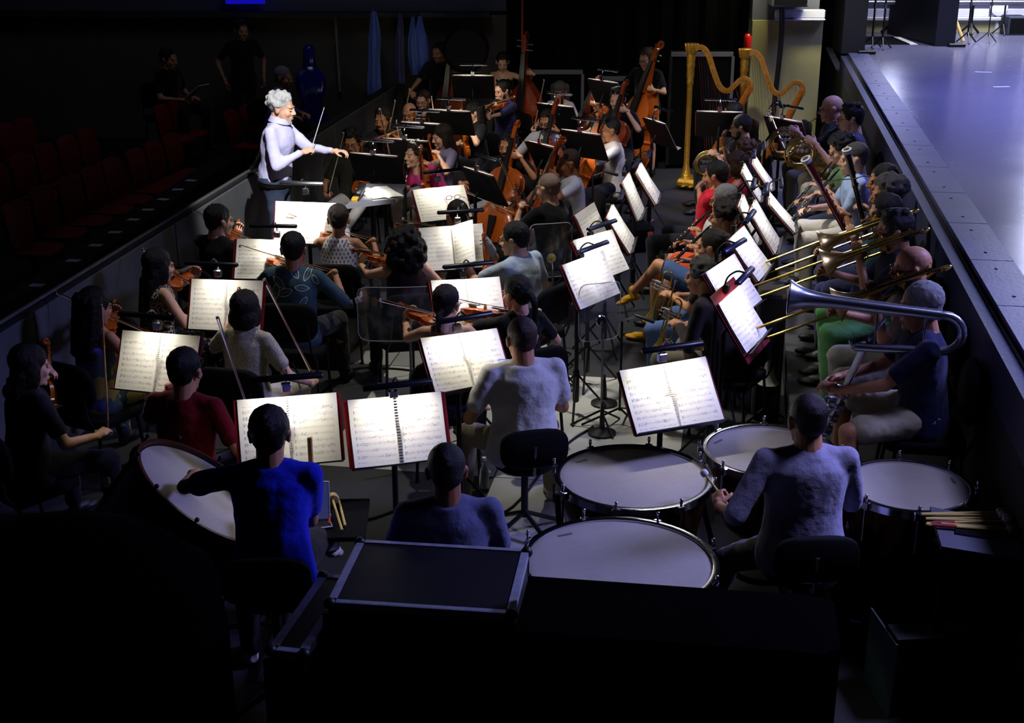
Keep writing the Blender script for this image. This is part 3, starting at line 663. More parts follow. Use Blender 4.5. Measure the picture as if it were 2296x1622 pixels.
def b_shield(root, W=.42, H=.55, h=1.0, curve=.5):
    """clear curved screen on a pole, facing -Y, its middle at height h"""
    if 'scratched_clear_acrylic' not in MC:
        k = NT('scratched_clear_acrylic', .08, .5); k.b.inputs['Base Color'].default_value = (.93, .95, 1, 1)
        tr = k.new('ShaderNodeBsdfTransparent'); tr.inputs[0].default_value = (.93, .94, .96, 1); mx = k.new('ShaderNodeMixShader'); vec, x, y, z = k.xyz('Object')
        n = k.noise(vec, 9, 6); lw = k.new('ShaderNodeLayerWeight'); lw.inputs[0].default_value = .25
        f = k.M('ADD', k.M('MULTIPLY', k.M('MAXIMUM', k.M('SUBTRACT', n, .48), 0.0), .8), k.M('ADD', .05, k.M('MULTIPLY', lw.outputs['Facing'], .3)))
        gl = k.new('ShaderNodeBsdfGlossy'); gl.inputs['Roughness'].default_value = .12; ad = k.new('ShaderNodeMixShader'); ad.inputs[0].default_value = .35
        df = k.new('ShaderNodeBsdfDiffuse'); k.t.links.new(gl.outputs[0], ad.inputs[1]); k.t.links.new(df.outputs[0], ad.inputs[2])
        k.put(f, mx.inputs[0]); k.t.links.new(tr.outputs[0], mx.inputs[1]); k.t.links.new(ad.outputs[0], mx.inputs[2])
        k.t.links.new(mx.outputs[0], k.t.nodes['Material Output'].inputs[0])
    nx, nz = 12, 8; rad = W/curve
    def pt(u, v):
        # rounded corners
        x = (u-.5)*W; z = (v-.5)*H; rc = .06
        dx = abs(x)-(W/2-rc); dz = abs(z)-(H/2-rc)
        if dx > 0 and dz > 0:
            q = max(dx, dz)/math.hypot(dx, dz) if math.hypot(dx, dz) > 0 else 1
            x = math.copysign(W/2-rc+dx*q, x); z = math.copysign(H/2-rc+dz*q, z)
        a = x/rad; return V(rad*math.sin(a), rad*(1-math.cos(a)), h+z)
    P = [pt(i/nx, j/nz) for j in range(nz+1) for i in range(nx+1)]; n = nx+1
    Q = [p+V(0, .004, 0) for p in P]; N = len(P)
    fs = [(j*n+i, j*n+i+1, (j+1)*n+i+1, (j+1)*n+i) for j in range(nz) for i in range(nx)]
    g = G(); g.add(P+Q, fs + [tuple(k2+N for k2 in q[::-1]) for q in fs]); g.build('clear_panel', MC['scratched_clear_acrylic'], root)
    edge = [pt(i/nx, 0) for i in range(nx)] + [pt(1, j/nz) for j in range(nz)] + [pt(1-i/nx, 1) for i in range(nx)] + [pt(0, 1-j/nz) for j in range(nz)]
    g = G(); g.tube([p+V(0, .002, 0) for p in edge], .0032, 5, closed=True); g.build('polished_edge', mat('bright_acrylic_edge', (190, 192, 200), .15, .3), root)
    g = G(); g.lathe([(.035, -.012), (.04, 0), (.035, .012)], 16, 0, TR((0, -.006, h-.06)) @ RX(PI/2)); g.tube([(0, -.01, h-.06), (0, -.05, h-.12), (0, -.05, h-.2)], .008, 8); g.build('clamp', CHROME, root)
    g = G(); g.tube([(0, -.05, .1), (0, -.05, h-.14)], .009, 8); g.build('pole', STEEL, root)
    for i in range(3):
        a = i*2*PI/3+.5; g = G(); g.tube([(0, -.05, .14), (.22*math.cos(a), -.05+.22*math.sin(a), .01)], .008, 6); g.build('leg', BLACK, root)
BUILD = dict(violin=b_string, viola=b_string, cello=b_string, double_bass=b_string, bow=b_bow, trombone=b_trombone, french_horn=b_horn, trumpet=b_trumpet,
    clarinet=b_woodwind, oboe=b_woodwind, flute=b_woodwind, bass_clarinet=b_woodwind, bassoon=b_bassoon, cimbasso=b_cimbasso, harp=b_harp, timpano=b_timpano, mallet=b_mallet,
    chair=b_chair, stool=b_stool, music_stand=b_stand, stand_lamp=b_lamp, sheet_music=b_book, music_folder=b_folder, microphone_stand=b_micstand, acoustic_shield=b_shield)
# ------------------------------------------------------------------ people
PENDING = []
def remesh_obj(name, g, voxel, mats, parent, smooth=4, disp=0.0, dsize=.1):
    """one continuous surface grown over the overlapping solids of g"""
    o = g.build(name, mats, parent, auto=None)
    m = o.modifiers.new('r', 'REMESH'); m.mode = 'VOXEL'; m.voxel_size = voxel; m.use_smooth_shade = True
    s = o.modifiers.new('s', 'SMOOTH'); s.factor = .5; s.iterations = smooth
    if disp:
        key = 'folds%.3f' % dsize
        t = bpy.data.textures.get(key)
        if t is None:
            t = bpy.data.textures.new(key, 'CLOUDS'); t.noise_scale = dsize; t.noise_depth = 2
        d = o.modifiers.new('d', 'DISPLACE'); d.texture = t; d.strength = disp; d.mid_level = .5; d.texture_coords = 'GLOBAL'
    PENDING.append((o, None)); return o
def flush():
    bpy.context.view_layer.update()
    dg = bpy.context.evaluated_depsgraph_get()
    res = [(o, extra, bpy.data.meshes.new_from_object(o.evaluated_get(dg), preserve_all_data_layers=False, depsgraph=dg)) for o, extra in PENDING]
    for o, extra, me in res:
        mats = list(o.data.materials); old = o.data; o.modifiers.clear()
        if extra:
            me2 = join_arrays([(mesh_arrays(me), None, 0)] + extra); bpy.data.meshes.remove(me); me = me2
        me.name = o.name; me.materials.clear()
        for x in mats: me.materials.append(x)
        me.shade_smooth(); o.data = me; bpy.data.meshes.remove(old)
    PENDING.clear()
def mesh_arrays(me):
    n = len(me.vertices); v = np.empty(n*3, np.float32); me.vertices.foreach_get('co', v)
    l = np.empty(len(me.loops), np.int32); me.loops.foreach_get('vertex_index', l)
    st = np.empty(len(me.polygons), np.int32); me.polygons.foreach_get('loop_start', st)
    mi = np.empty(len(me.polygons), np.int32); me.polygons.foreach_get('material_index', mi)
    return v.reshape(-1, 3), l, st, mi
def join_arrays(parts):
    """parts: (arrays, matrix or None, material offset or None to keep)"""
    Vs, Ls, Ss, Ms = [], [], [], []; nv = nl = 0
    for (v, l, st, mi), M, mo in parts:
        if M is not None:
            v = v @ M[:3, :3].T.astype(np.float32) + M[:3, 3].astype(np.float32)
            if np.linalg.det(M[:3, :3]) < 0:
                ends = np.append(st[1:], len(l)); l = np.concatenate([l[a:b][::-1] for a, b in zip(st, ends)])
        Vs.append(v); Ls.append(l+nv); Ss.append(st+nl); Ms.append(mi+mo); nv += len(v); nl += len(l)
    v, l, st, mi = np.concatenate(Vs), np.concatenate(Ls).astype(np.int32), np.concatenate(Ss).astype(np.int32), np.concatenate(Ms).astype(np.int32)
    me = bpy.data.meshes.new('joined'); me.vertices.add(len(v)); me.vertices.foreach_set('co', v.astype(np.float32).ravel())
    me.loops.add(len(l)); me.loops.foreach_set('vertex_index', l)
    me.polygons.add(len(st)); me.polygons.foreach_set('loop_start', st)
    me.polygons.foreach_set('material_index', mi); me.update(calc_edges=True); return me

TPL = {}
def tmp_solid(key, g, voxel, smooth=3, disp=0, dsize=.03):
    o = remesh_obj(key, g, voxel, [], None, smooth, disp, dsize); TPL[key] = o
def head_solid(f):
    g = G()
    g.ell((0, -.014, .035), (.074, .094, .086), 20); g.ell((0, .026, -.025), (.060, .062, .085), 18)
    g.ell((0, .028, -.076), (.046 if f else .051, .048, .036), 14); g.ell((0, .070, -.098), (.020, .016, .017), 10)
    g.cap((0, .086, .012), (0, .106, -.026), .008, .0125, 8); g.ell((.011, .094, -.033), .0085, 8); g.ell((-.011, .094, -.033), .0085, 8)
    g.cap((-.034, .074, .022), (.034, .074, .022), .011, .011, 8)
    for s in (-1, 1):
        g.ell((s*.036, .060, -.028), (.024, .024, .026), 10)
        g.ell((s*.076, -.008, -.004), (.010, .021, .032), 10); g.ell((s*.081, -.016, .012), (.008, .016, .018), 8)
    g.cap((-.017, .082, -.060), (.017, .082, -.060), .0075, .0075, 8); g.cap((-.014, .081, -.070), (.014, .081, -.070), .0085, .0085, 8)
    g.cap((0, -.022, -.05), (0, -.04, -.15), .052 if f else .060, .052 if f else .060, 12)
    return g
def hand_solid(curl):
    """right hand, wrist at the origin, fingers along +Y, palm towards -Z, thumb on the -X side"""
    g = G(); g.ell((.0, .048, 0), (.038, .050, .014), 14); g.cap((0, -.02, 0), (0, .02, 0), .025, .028, 12)
    for i, (x, L) in enumerate(((-.027, .070), (-.009, .080), (.010, .074), (.027, .058))):
        p = V(x, .088 - abs(x)*.25, 0); a = .1+curl*.9
        for j, q in enumerate((.45, .32, .25)):
            d = V(x*.9*(1-curl), math.cos(a), -math.sin(a)); e = p + nrm(d)*L*q; g.cap(p, e, .0088-.001*j, .0082-.001*j, 8); p = e; a += curl*1.15+.08
    p = V(-.026, .022, -.006); q = p+V(-.028, .030, -.012-.012*curl); r = q + V(-.006+.012*curl, .030, -.006-.016*curl)
    g.cap(p, q, .014, .011, 8); g.cap(q, r, .0105, .008, 8); return g
def hair_solid(st):
    g = G(); r = random.Random(hash_(st))
    cap = lambda s=1.0, z=.045, y=-.022: g.ell((0, y, z), (.083*s, .098*s, .088*s), 18)
    if st == 'short': cap(); g.ell((0, -.062, .0), (.068, .045, .06), 14); [g.ell((s*.068, .0, .022), (.014, .034, .034), 10) for s in (-1, 1)]
    if st == 'crop': cap(.945); g.ell((0, -.058, .0), (.066, .042, .055), 14)
    if st == 'quiff': cap(1.0); g.ell((0, -.062, .0), (.068, .046, .06), 14); [g.ell((r.uniform(-.05, .05), r.uniform(-.07, .045), .110+r.uniform(-.01, .012)), (.024, .026, .018), 8) for _ in range(14)]; [g.ell((s*.07, .0, .024), (.014, .036, .036), 10) for s in (-1, 1)]
    if st == 'curlyshort':
        cap(1.0); [g.ell((.082*math.cos(a)*c, -.022+.098*math.sin(a)*c, .045+.085*s), .021, 7) for a, c, s in [(r.uniform(0, 2*PI), math.sqrt(1-s*s), s) for s in [r.uniform(-.35, 1) for _ in range(70)]] if not (math.sin(a)*c > .55 and s < .45)]
    if st == 'bigcurls':
        g.ell((0, -.04, -.02), (.12, .10, .15), 16); cap(1.05); [g.ell((.13*math.cos(a)*c, -.045+.11*math.sin(a)*c, -.03+.17*s), .03, 7) for a, c, s in [(r.uniform(0, 2*PI), math.sqrt(1-s*s), s) for s in [r.uniform(-1, 1) for _ in range(110)]] if not math.sin(a)*c > .45]
    if st == 'bob': cap(1.05); g.ell((0, -.045, -.035), (.094, .068, .085), 16); [g.ell((s*.075, -.005, -.02), (.022, .05, .075), 10) for s in (-1, 1)]
    if st == 'long':
        cap(1.04); g.ell((0, -.06, -.06), (.088, .052, .13), 14); g.cap((.03, -.075, -.1), (.04, -.095, -.30), .055, .04, 10); g.cap((-.03, -.075, -.1), (-.05, -.09, -.30), .055, .038, 10); [g.ell((s*.076, -.008, -.03), (.02, .045, .085), 10) for s in (-1, 1)]
    if st == 'wavy':
        cap(1.06); [g.ell((.09*math.cos(a), -.055+.055*math.sin(a), z), (.032, .032, .05), 8) for z in np.linspace(.04, -.26, 8) for a in np.linspace(PI*.95, 2*PI+.15, 7)]; g.ell((0, -.06, -.1), (.08, .05, .17), 12)
    if st == 'bun': cap(1.0); g.ell((0, -.055, -.005), (.066, .045, .055), 12); g.ell((0, -.12, .045), (.038, .034, .036), 12)
    if st == 'pony': cap(1.0); g.ell((0, -.058, -.005), (.066, .045, .055), 12); g.ell((0, -.118, .02), (.026, .024, .026), 10); g.tube(bez([(0, -.12, .02), (0, -.15, -.03), (.01, -.14, -.12), (.015, -.12, -.22)], 5), np.linspace(.028, .014, 16), 10)
    if st == 'lowpony': cap(1.0); g.ell((0, -.06, -.01), (.066, .045, .06), 12); g.tube(bez([(0, -.10, -.03), (0, -.12, -.09), (.005, -.115, -.16)], 5), np.linspace(.024, .014, 11), 10)
    if st == 'knot': cap(1.0); g.ell((0, -.055, -.01), (.067, .046, .06), 12); [g.ell((r.uniform(-.03, .03), -.115+r.uniform(-.02, .02), .05+r.uniform(-.03, .03)), .024, 7) for _ in range(12)]
    if st == 'ring': g.ell((0, -.052, -.004), (.070, .054, .058), 16); [g.ell((s*.060, -.022, .006), (.0175, .045, .042), 12) for s in (-1, 1)]
    if st == 'goatee': g.ell((0, .070, -.100), (.022, .019, .020), 10); g.cap((-.020, .0925, -.049), (.020, .0925, -.049), .0055, .0055, 8); [g.cap((s*.021, .090, -.052), (s*.020, .078, -.092), .006, .006, 8) for s in (-1, 1)]
    if st == 'beard': g.ell((0, .030, -.092), (.050, .048, .034), 12); g.ell((0, .074, -.092), (.026, .018, .028), 10); g.cap((-.022, .092, -.049), (.022, .092, -.049), .006, .006, 8); [g.ell((s*.056, .015, -.06), (.012, .028, .036), 8) for s in (-1, 1)]
    return g
def hash_(s): return sum(ord(c)*(i*31+7) for i, c in enumerate(s))
def shoe_solid():
    g = G(); g.ell((0, -.005, -.045), (.038, .048, .032), 12); g.ell((0, .11, -.055), (.045, .085, .026), 14); g.ell((0, .06, -.04), (.040, .08, .034), 12); g.cap((0, -.005, -.02), (0, -.012, .02), .040, .038, 12); return g
for f in (0, 1): tmp_solid('head%d' % f, head_solid(f), .0066, 2)
for c in (0, 1, 2): tmp_solid('hand%d' % c, hand_solid((.12, .5, 1.0)[c]), .0056, 1)
HAIRS = ('short', 'crop', 'quiff', 'curlyshort', 'bigcurls', 'bob', 'long', 'wavy', 'bun', 'pony', 'lowpony', 'knot', 'ring', 'beard', 'goatee')
for h_ in HAIRS: tmp_solid('hair_'+h_, hair_solid(h_), .0085 if h_ != 'goatee' else .005, 2, .010 if h_ not in ('crop', 'beard', 'goatee') else .002, .018)
tmp_solid('shoe', shoe_solid(), .007, 2)
flush()
for k_ in list(TPL):
    o_ = TPL[k_]; me_ = o_.data; TPL[k_] = me_; me_.use_fake_user = False; bpy.data.objects.remove(o_)
ARR = {k_: mesh_arrays(TPL[k_]) for k_ in TPL if k_.startswith(('head', 'hand'))}
def g_arr(g):
    me = g.mesh('tmp'); a = mesh_arrays(me); bpy.data.meshes.remove(me); return a
_g = G(); _b = G(); _l = G()
for s_ in (-1, 1):
    _g.ell((s_*.030, .0795, .002), (.0125, .010, .0085), 10); _b.ell((s_*.030, .0885, .002), (.0058, .0032, .0062), 8)
    _b.cap((s_*.017, .0905, .022), (s_*.044, .082, .021), .0042, .003, 6)
_l.cap((-.016, .0885, -.0605), (.016, .0885, -.0605), .0042, .0042, 6); _l.cap((-.013, .0885, -.068), (.013, .0885, -.068), .0048, .0048, 6)
EYES, DARKS, LIPS = g_arr(_g), g_arr(_b), g_arr(_l)
def glasses_mesh():
    g = G()
    for s in (-1, 1):
        g.tube([(s*.032+.021*c, .103-.006*abs(c), .002+.016*d) for c, d in [(math.copysign(abs(math.cos(a))**.6, math.cos(a)), math.copysign(abs(math.sin(a))**.6, math.sin(a))) for a in np.arange(16)*2*PI/16]], .0022, 5, closed=True)
        g.tube([(s*.053, .097, .008), (s*.078, .07, .010), (s*.083, -.01, .012), (s*.083, -.03, -.005)], .0018, 5)
    g.tube([(-.012, .104, .006), (.012, .104, .006)], .002, 5); return g.mesh('glasses')
GLASSES = glasses_mesh()

SKIN = {'fair': (222, 172, 142), 'tan': (190, 134, 98), 'brown': (150, 98, 66)}
def skin(k): return mat('skin_'+k, SKIN[k], .5, bump=.06, bscale=160, var=.08, vscale=30, spec=.35)
def hairm(k):
    c = {'black': (14, 11, 10), 'dark': (30, 20, 15), 'brown': (62, 40, 26), 'light': (120, 84, 50), 'grey': (130, 128, 126), 'white': (190, 188, 184), 'pepper': (78, 74, 72), 'stubble': (64, 46, 38), 'stubblegrey': (138, 116, 106)}[k]
    return mat('hair_'+k, c, .5, bump=.5, bscale=90, stretch=(3, 3, .6), spec=.3, var=.25, vscale=40)
EYEW, EYED, LIP = mat('eye_white', (225, 220, 214), .25), mat('iris_and_brow', (26, 18, 14), .4), mat('lips', (168, 92, 82), .5)

def ik(s, w, a, b, pole):
    s, w = np.asarray(s, float), np.asarray(w, float); d = w-s; L = np.linalg.norm(d); mx = (a+b)*.995
    if L > mx: w = s + d*mx/L; d = w-s; L = mx
    L = max(L, abs(a-b)+.02); u = d/max(1e-6, np.linalg.norm(d)); x = (a*a-b*b+L*L)/(2*L); h = math.sqrt(max(0, a*a-x*x))
    p = np.asarray(pole, float); p = p-u*np.dot(p, u); p = nrm(p); return s+u*x+p*h, w

PPL = {}
def person(key, who, uv, face, sex='m', hair='short', hc='dark', top=(20, 20, 24), sleeve='short', legs=(24, 24, 30), shorts=0, tone='fair',
           z0=0.0, seat=.46, stand=0, lean=.06, tilt=0.0, head=(0, .1), pose='lap', lh=None, rh=None, lpole=None, rpole=None, lc=1, rc=1, spread=.13, legl=None, legr=None,
           glasses=None, beard=None, topmat=None, legmat=None, shoes=(20, 20, 22), bare=0, big=1.0, feet=.0, xy=None, tall=1.0, neckline=0, tuck=0, bass=None, folds=.018, shoemat=None, twist=0.0, label=None):
    """uv: pixel of the top of the head in the photograph, from which the place on the floor follows; face: turn about Z, 0 = away from the camera"""
    S = (1.0 if sex == 'm' else .95)*tall; sw = (.176 if sex == 'm' else .150)*S*(.4+.6*big)
    hz = (.93*S if stand else seat+.09); hip = V(0, 0, hz)
    up = nrm(V(math.sin(tilt), math.sin(lean), math.cos(lean))); rt = nrm(V(math.cos(twist), math.sin(twist), 0)); rt = nrm(rt-up*np.dot(rt, up)); fw = np.cross(up, rt)
    nk = hip+up*.50*S; sc = hip+up*.418*S
    hd = nrm(up*.6+V(0, 0, .4)); hc_ = nk + hd*.100*S + fw*.035*S
    Mh = TR(hc_) @ RZ(head[0]) @ RX(-head[1]) @ (RY(head[2]) if len(head) > 2 else np.eye(4)) @ SCL(S*1.12)
    topz = hc_[2] + .136*S
    if xy is None:
        px, py = at(uv[0], uv[1], z0+topz); c, s = math.cos(face), math.sin(face)
        ox, oy = c*hc_[0]-s*(hc_[1]-.01), s*hc_[0]+c*(hc_[1]-.01); xy = (px-ox, py-oy)
    Mr = TR((xy[0], xy[1], z0)) @ RZ(face); dist = xy[1]
    root = thing('person', label or ('person: '+who), 'person', Mr)
    P = dict(root=root, M=Mr, hip=hip, nk=nk, sc=sc, hc=hc_, fw=fw, up=up, rt=rt, S=S, who=who, seat=seat, stand=stand)
    if bass: P['bass'] = bass
    mouth = (Mh @ np.array([0, .10, -.062, 1]))[:3]; chin = (Mh @ np.array([0, .06, -.11, 1]))[:3]; P['mouth'] = mouth; P['chin'] = chin; P['Mh'] = Mh
    shL, shR = sc-rt*sw, sc+rt*sw
    LH, RH = POSES[pose](P) if pose else (None, None)
    LH = lh if lh is not None else LH; RH = rh if rh is not None else RH
    ua, fa = .285*S, .255*S
    eL, wL = ik(shL, LH[0], ua, fa, lpole if lpole is not None else V(-.5, -.25, -.8)); eR, wR = ik(shR, RH[0], ua, fa, rpole if rpole is not None else V(.5, -.25, -.8))
    P['wL'], P['wR'] = wL, wR
    # legs
    hl = []; tl, cl = .44*S, .43*S
    for s, ov in ((-1, legl), (1, legr)):
        h0 = hip+V(s*.09*S, 0, -.01)
        if ov is not None: kn, an = V(*ov[0]), V(*ov[1])
        elif stand: kn, an = V(s*.10, .03, .50*S), V(s*.11, .0, .085)
        else:
            an = V(s*(.09+spread*.9), .40+feet, .085); kn, an = ik(h0, an, tl, cl, V(s*.25, .8, .9))
        hl.append((h0, kn, an))
    vox = min(.021, max(.0125, .0014*dist+.002))
    # body: one continuous skin surface, head and hands joined on
    g = G()
    def torso(g, infl, secs):
        Q = []
        for t, rx, ry in secs:
            c = hip+up*t*S; yo = fw*(.012 if .2 < t < .45 else 0)
            Q.append(np.array([c+yo + rt*math.cos(a)*(rx*big+infl)*S + fw*math.sin(a)*(ry*big+infl)*S for a in np.arange(16)*2*PI/16]))
        g.rings(Q)
    wm = sex == 'f'
    secs = [(-.10, .11, .09), (-.03, .165, .115), (.07, .155, .108), (.18, .128 if wm else .142, .094), (.30, .142 if wm else .158, .112), (.39, .146 if wm else .162, .104), (.445, .110, .08), (.48, .070, .062)]
    torso(g, 0, secs); g.cap(hip+up*.44*S, hc_-hd*.05*S-fw*.02*S, .060*S if wm else .070*S, .052*S if wm else .061*S, 12)
    for sh, e, w3, s in ((shL, eL, wL, -1), (shR, eR, wR, 1)):
        g.cap(sh, e, .050*S, .040*S, 10); g.cap(e, w3, .041*S, .027*S, 10); g.cap(hip+up*.455*S+rt*s*.045*S-up*.012, sh-up*.006, .046*S, .042*S, 10)
    for h0, kn, an in hl: g.cap(h0, kn, .082*S, .058*S, 12); g.cap(kn, (kn*2+an)/3+V(0, -.012, 0), .056*S, .056*S, 12); g.cap((kn*2+an)/3+V(0, -.012, 0), an, .056*S, .037*S, 12)
    body = remesh_obj('body', g, vox, [skin(tone), EYEW, EYED, LIP, skin(tone)], root, 5)
    def handM(w3, e, spec_, mir):
        d = nrm(w3-e)
        fd = nrm(np.asarray(spec_[1], float)) if len(spec_) > 1 and spec_[1] is not None else d
        pn = spec_[2] if len(spec_) > 2 and spec_[2] is not None else V(0, 0, -1)
        return TR(w3) @ frame(fd, -np.asarray(pn, float)) @ SCL((-1 if mir else 1)*S*.98, S*.98, S*.98)
    ex = [(ARR['head%d' % (1 if wm else 0)], Mh, 4), (EYES, Mh, 1), (DARKS, Mh, 2), (LIPS, Mh, 3), (ARR['hand%d' % lc], handM(wL, eL, LH, True), 0), (ARR['hand%d' % rc], handM(wR, eR, RH, False), 0)]
    PENDING[-1] = (body, ex)
    # clothes
    tm = topmat or cloth('cloth_%d_%d_%d' % tuple(top), top)
    g = G(); d = .014; bg = .5+.5*big
    ts = [(-.05, .150, .104), (-.02, .160, .112),] if tuck else [(-.13, .168, .124), (-.06, .186, .136),]
    ts += [ (.07, .158, .112), (.18, .132 if wm else .148, .102), (.30, .146 if wm else .162, .116), (.39, .148 if wm else .166, .108), (.445, .108, .082), (.472 if not neckline else .46, .074, .066)]
    if bare == 1: ts = ts[:5]+[(.36, .140, .108)]   # strap top
    torso(g, d, ts)
    if bare == 1:
        for s in (-1, 1): g.tube([hip+up*.33*S+rt*s*.085*S+fw*.125*S, hip+up*.46*S+rt*s*.08*S+fw*.055*S, hip+up*.47*S+rt*s*.085*S-fw*.05*S, hip+up*.33*S+rt*s*.085*S-fw*.115*S], .012, 6)
    for sh, e, w3 in ((shL, eL, wL), (shR, eR, wR)):
        if sleeve != 'none': s = np.sign(np.dot(sh-sc, rt)); g.cap(hip+up*.45*S+rt*s*.05*S, sh, .058*S, .056*S, 12)
        if sleeve == 'short': g.cap(sh, sh+(e-sh)*.66, .062*S*bg, .060*S*bg, 12)
        if sleeve == 'long': g.cap(sh, e, .061*S, .054*S, 12); g.cap(e, e+(w3-e)*.90, .054*S, .038*S, 12)
        if sleeve == 'half': g.cap(sh, e, .062*S*bg, .057*S*bg, 12)
    if neckline: g.tube([hip+up*.475*S+rt*math.cos(a)*.075*S+fw*(math.sin(a)*.065+.008)*S+up*.012*math.sin(a+PI) for a in np.arange(16)*2*PI/16], .016, 6, closed=True)
    nm = 'shirt' if not bare else 'sleeveless_top'
    remesh_obj(nm, g, vox*1.15, [tm], root, 4, folds if dist < 12 else folds*.6, .13)
    lm = legmat or cloth('cloth_%d_%d_%d' % tuple(legs), legs)
    g = G(); torso(g, d+.004, [(-.13, .13, .10), (-.04, .168, .118), (.03, .162, .112)])
    for h0, kn, an in hl:
        if shorts: g.cap(h0, h0+(kn-h0)*.80, .102*S, .088*S, 12)
        else: g.cap(h0, kn, .098*S, .076*S, 12); g.cap(kn, an+(kn-an)*.06, .074*S, .058*S, 12)
    remesh_obj('shorts' if shorts else 'trousers', g, vox*1.3, [lm], root, 4, .02 if dist < 12 else .01, .10)
    smt = shoemat or mat('shoe_%d_%d_%d' % tuple(shoes), shoes, .5, bump=.1)
    for h0, kn, an in hl:
        o = bpy.data.objects.new('shoe', shoe_mesh(smt)); COL.objects.link(o); o.parent = root
        dn = nrm(an-kn); yf = V(0, 1, 0) if abs(dn[1]) < .5 else nrm(np.cross(V(1, 0, 0), -dn)*1.0+V(0, .4, .1))
        tox = V(an[0]*.5, 1, 0); M = TR(an) @ frame(tox if dn[2] < -.75 else nrm(tox+V(0, 0, -.45)), V(0, 0, 1)) @ SCL(S); o.matrix_local = Matrix(M.tolist())
    if hair:
        o = bpy.data.objects.new('hair', hair_mesh(hair, hc)); COL.objects.link(o); o.parent = root; o.matrix_local = Matrix(Mh.tolist())
    if beard:
        o = bpy.data.objects.new('beard', hair_mesh('goatee' if beard in ('white', 'black') else 'beard', beard)); COL.objects.link(o); o.parent = root; o.matrix_local = Matrix(Mh.tolist())
    if glasses:
        gm = mat('dark_spectacle_frame', (18, 14, 14), .3) if glasses == 1 else mat('red_brown_spectacle_frame', (110, 34, 24), .3)
        M = Mh @ (np.eye(4) if glasses != 3 else TR((0, -.035, .095)) @ RX(.35))
        o = bpy.data.objects.new('glasses', glass_mesh(gm)); COL.objects.link(o); o.parent = root; o.matrix_local = Matrix(M.tolist())
    PPL[key] = P
    return P
_hm = {}
def hair_mesh(st, c):
    if (st, c) not in _hm:
        me = TPL['hair_'+st].copy(); me.materials.clear(); me.materials.append(hairm(c)); me.name = 'hair'; _hm[st, c] = me
    return _hm[st, c]
def glass_mesh(m):
    if m.name not in _hm: me = GLASSES.copy(); me.materials.append(m); _hm[m.name] = me
    return _hm[m.name]
def shoe_mesh(m):
    if m.name not in _hm: me = TPL['shoe'].copy(); me.materials.clear(); me.materials.append(m); me.name = 'shoe'; _hm[m.name] = me
    return _hm[m.name]

# poses return ((wrist, finger direction, palm direction) for the left and the right hand); instruments are put in P['inst']
def _tool(P, kind, M, **kw): P.setdefault('inst', []).append((kind, M, kw))
def _bow(P, frog, through, L=.73):
    P['bowM'] = TR(frog) @ frame(nrm(np.asarray(through)-np.asarray(frog)), V(0, 0, 1)); P['bowL'] = L
def p_violin(P, k=1.0):
    S = P['S']; c = P['chin']; T = c+V(-.035, -.015, -.035)*S; D = nrm(V(-.55, .82, -.02)); up = nrm(V(.35, 0, 1))
    P['inst'] = ('violin', TR(T) @ frame(D, up), dict(k=k))
    lh = T+D*(.50*k)+V(0, 0, -.07); fr = V(.24, .34, P['sc'][2]-.06)*V(S, S, 1); th = T+D*.17*k+up*.055
    _bow(P, fr, th); d = nrm(th-fr)
    return (lh-D*.03, nrm(V(.35, .3, 1)), nrm(V(.6, -.7, .2))), (fr+V(.02, -.09, .03), nrm(V(-.35, 1, -.35)), V(0, -.25, -1))
def p_viola(P): return p_violin(P, 1.14)
def p_vrest(P):
    """fiddle upright on the left thigh, bow stood on the right knee"""
    S = P['S']; T = V(-.11, .22, P['hip'][2]+.07); D = nrm(V(-.08, .12, 1))
    P['inst'] = ('violin', TR(T) @ frame(D, V(.1, 1, -.1)), dict(k=1.0)); fr = V(.20, .42, P['hip'][2]+.13); _bow(P, fr, fr+V(-.25, .22, .72))
    return (T+D*.38+V(-.03, -.04, 0), nrm(V(.7, .6, .2)), V(.3, .2, -1)), (fr+V(.05, -.10, .0), nrm(V(-.35, .9, .1)), nrm(V(-.4, .1, -1)))
def p_cello(P):
    S = P['S']; T = V(-.01, .50, P['hip'][2]-.29); D = nrm(V(-.13, -.36, 1)); up = nrm(V(.1, 1, .36))
    P['inst'] = ('cello', TR(T) @ frame(D, up), dict(k=2.12, rib=.115)); lh = T+D*.88+V(-.03, -.03, 0)
    fr = V(.34, .42, P['hip'][2]+.18); th = T+D*.36+up*.13; _bow(P, fr, th, .70)
    return (lh+V(-.05, .05, .0), nrm(V(.75, .6, .25)), nrm(V(.35, -1, -.1))), (fr+V(.06, -.08, .05), nrm(V(-.6, .7, -.4)), V(-.2, -.3, -1))
def p_bass(P):
    z = P['hip'][2]; T, D, lt = P.get('bass', (V(-.22, .46, .20), V(-.06, -.14, 1), 1.30)); D = nrm(D); up = nrm(V(.25, 1, .17))
    P['inst'] = ('double_bass', TR(T) @ frame(D, up), dict(k=2.85, rib=.19, bass=1)); lh = T+D*lt+V(-.04, .0, 0); fr = V(.24, .50, z+.08); th = T+D*.50+up*.18; _bow(P, fr, th, .68)
    return (lh+V(-.04, .05, 0), nrm(V(.8, .5, .3)), nrm(V(.3, -1, -.1))), (fr+V(.05, -.06, .05), nrm(V(-.6, .7, -.4)), V(-.2, -.3, -1))
def p_horn(P):
    m = P['mouth']; P['inst'] = ('french_horn', TR(m+V(0, .02, 0)), {})
    return (m+V(-.07, .20, -.15), nrm(V(.25, .75, .45)), nrm(V(1, .1, -.3))), (m+V(.20, .10, -.38), nrm(V(-.3, .8, -.1)), V(-1, 0, 0))
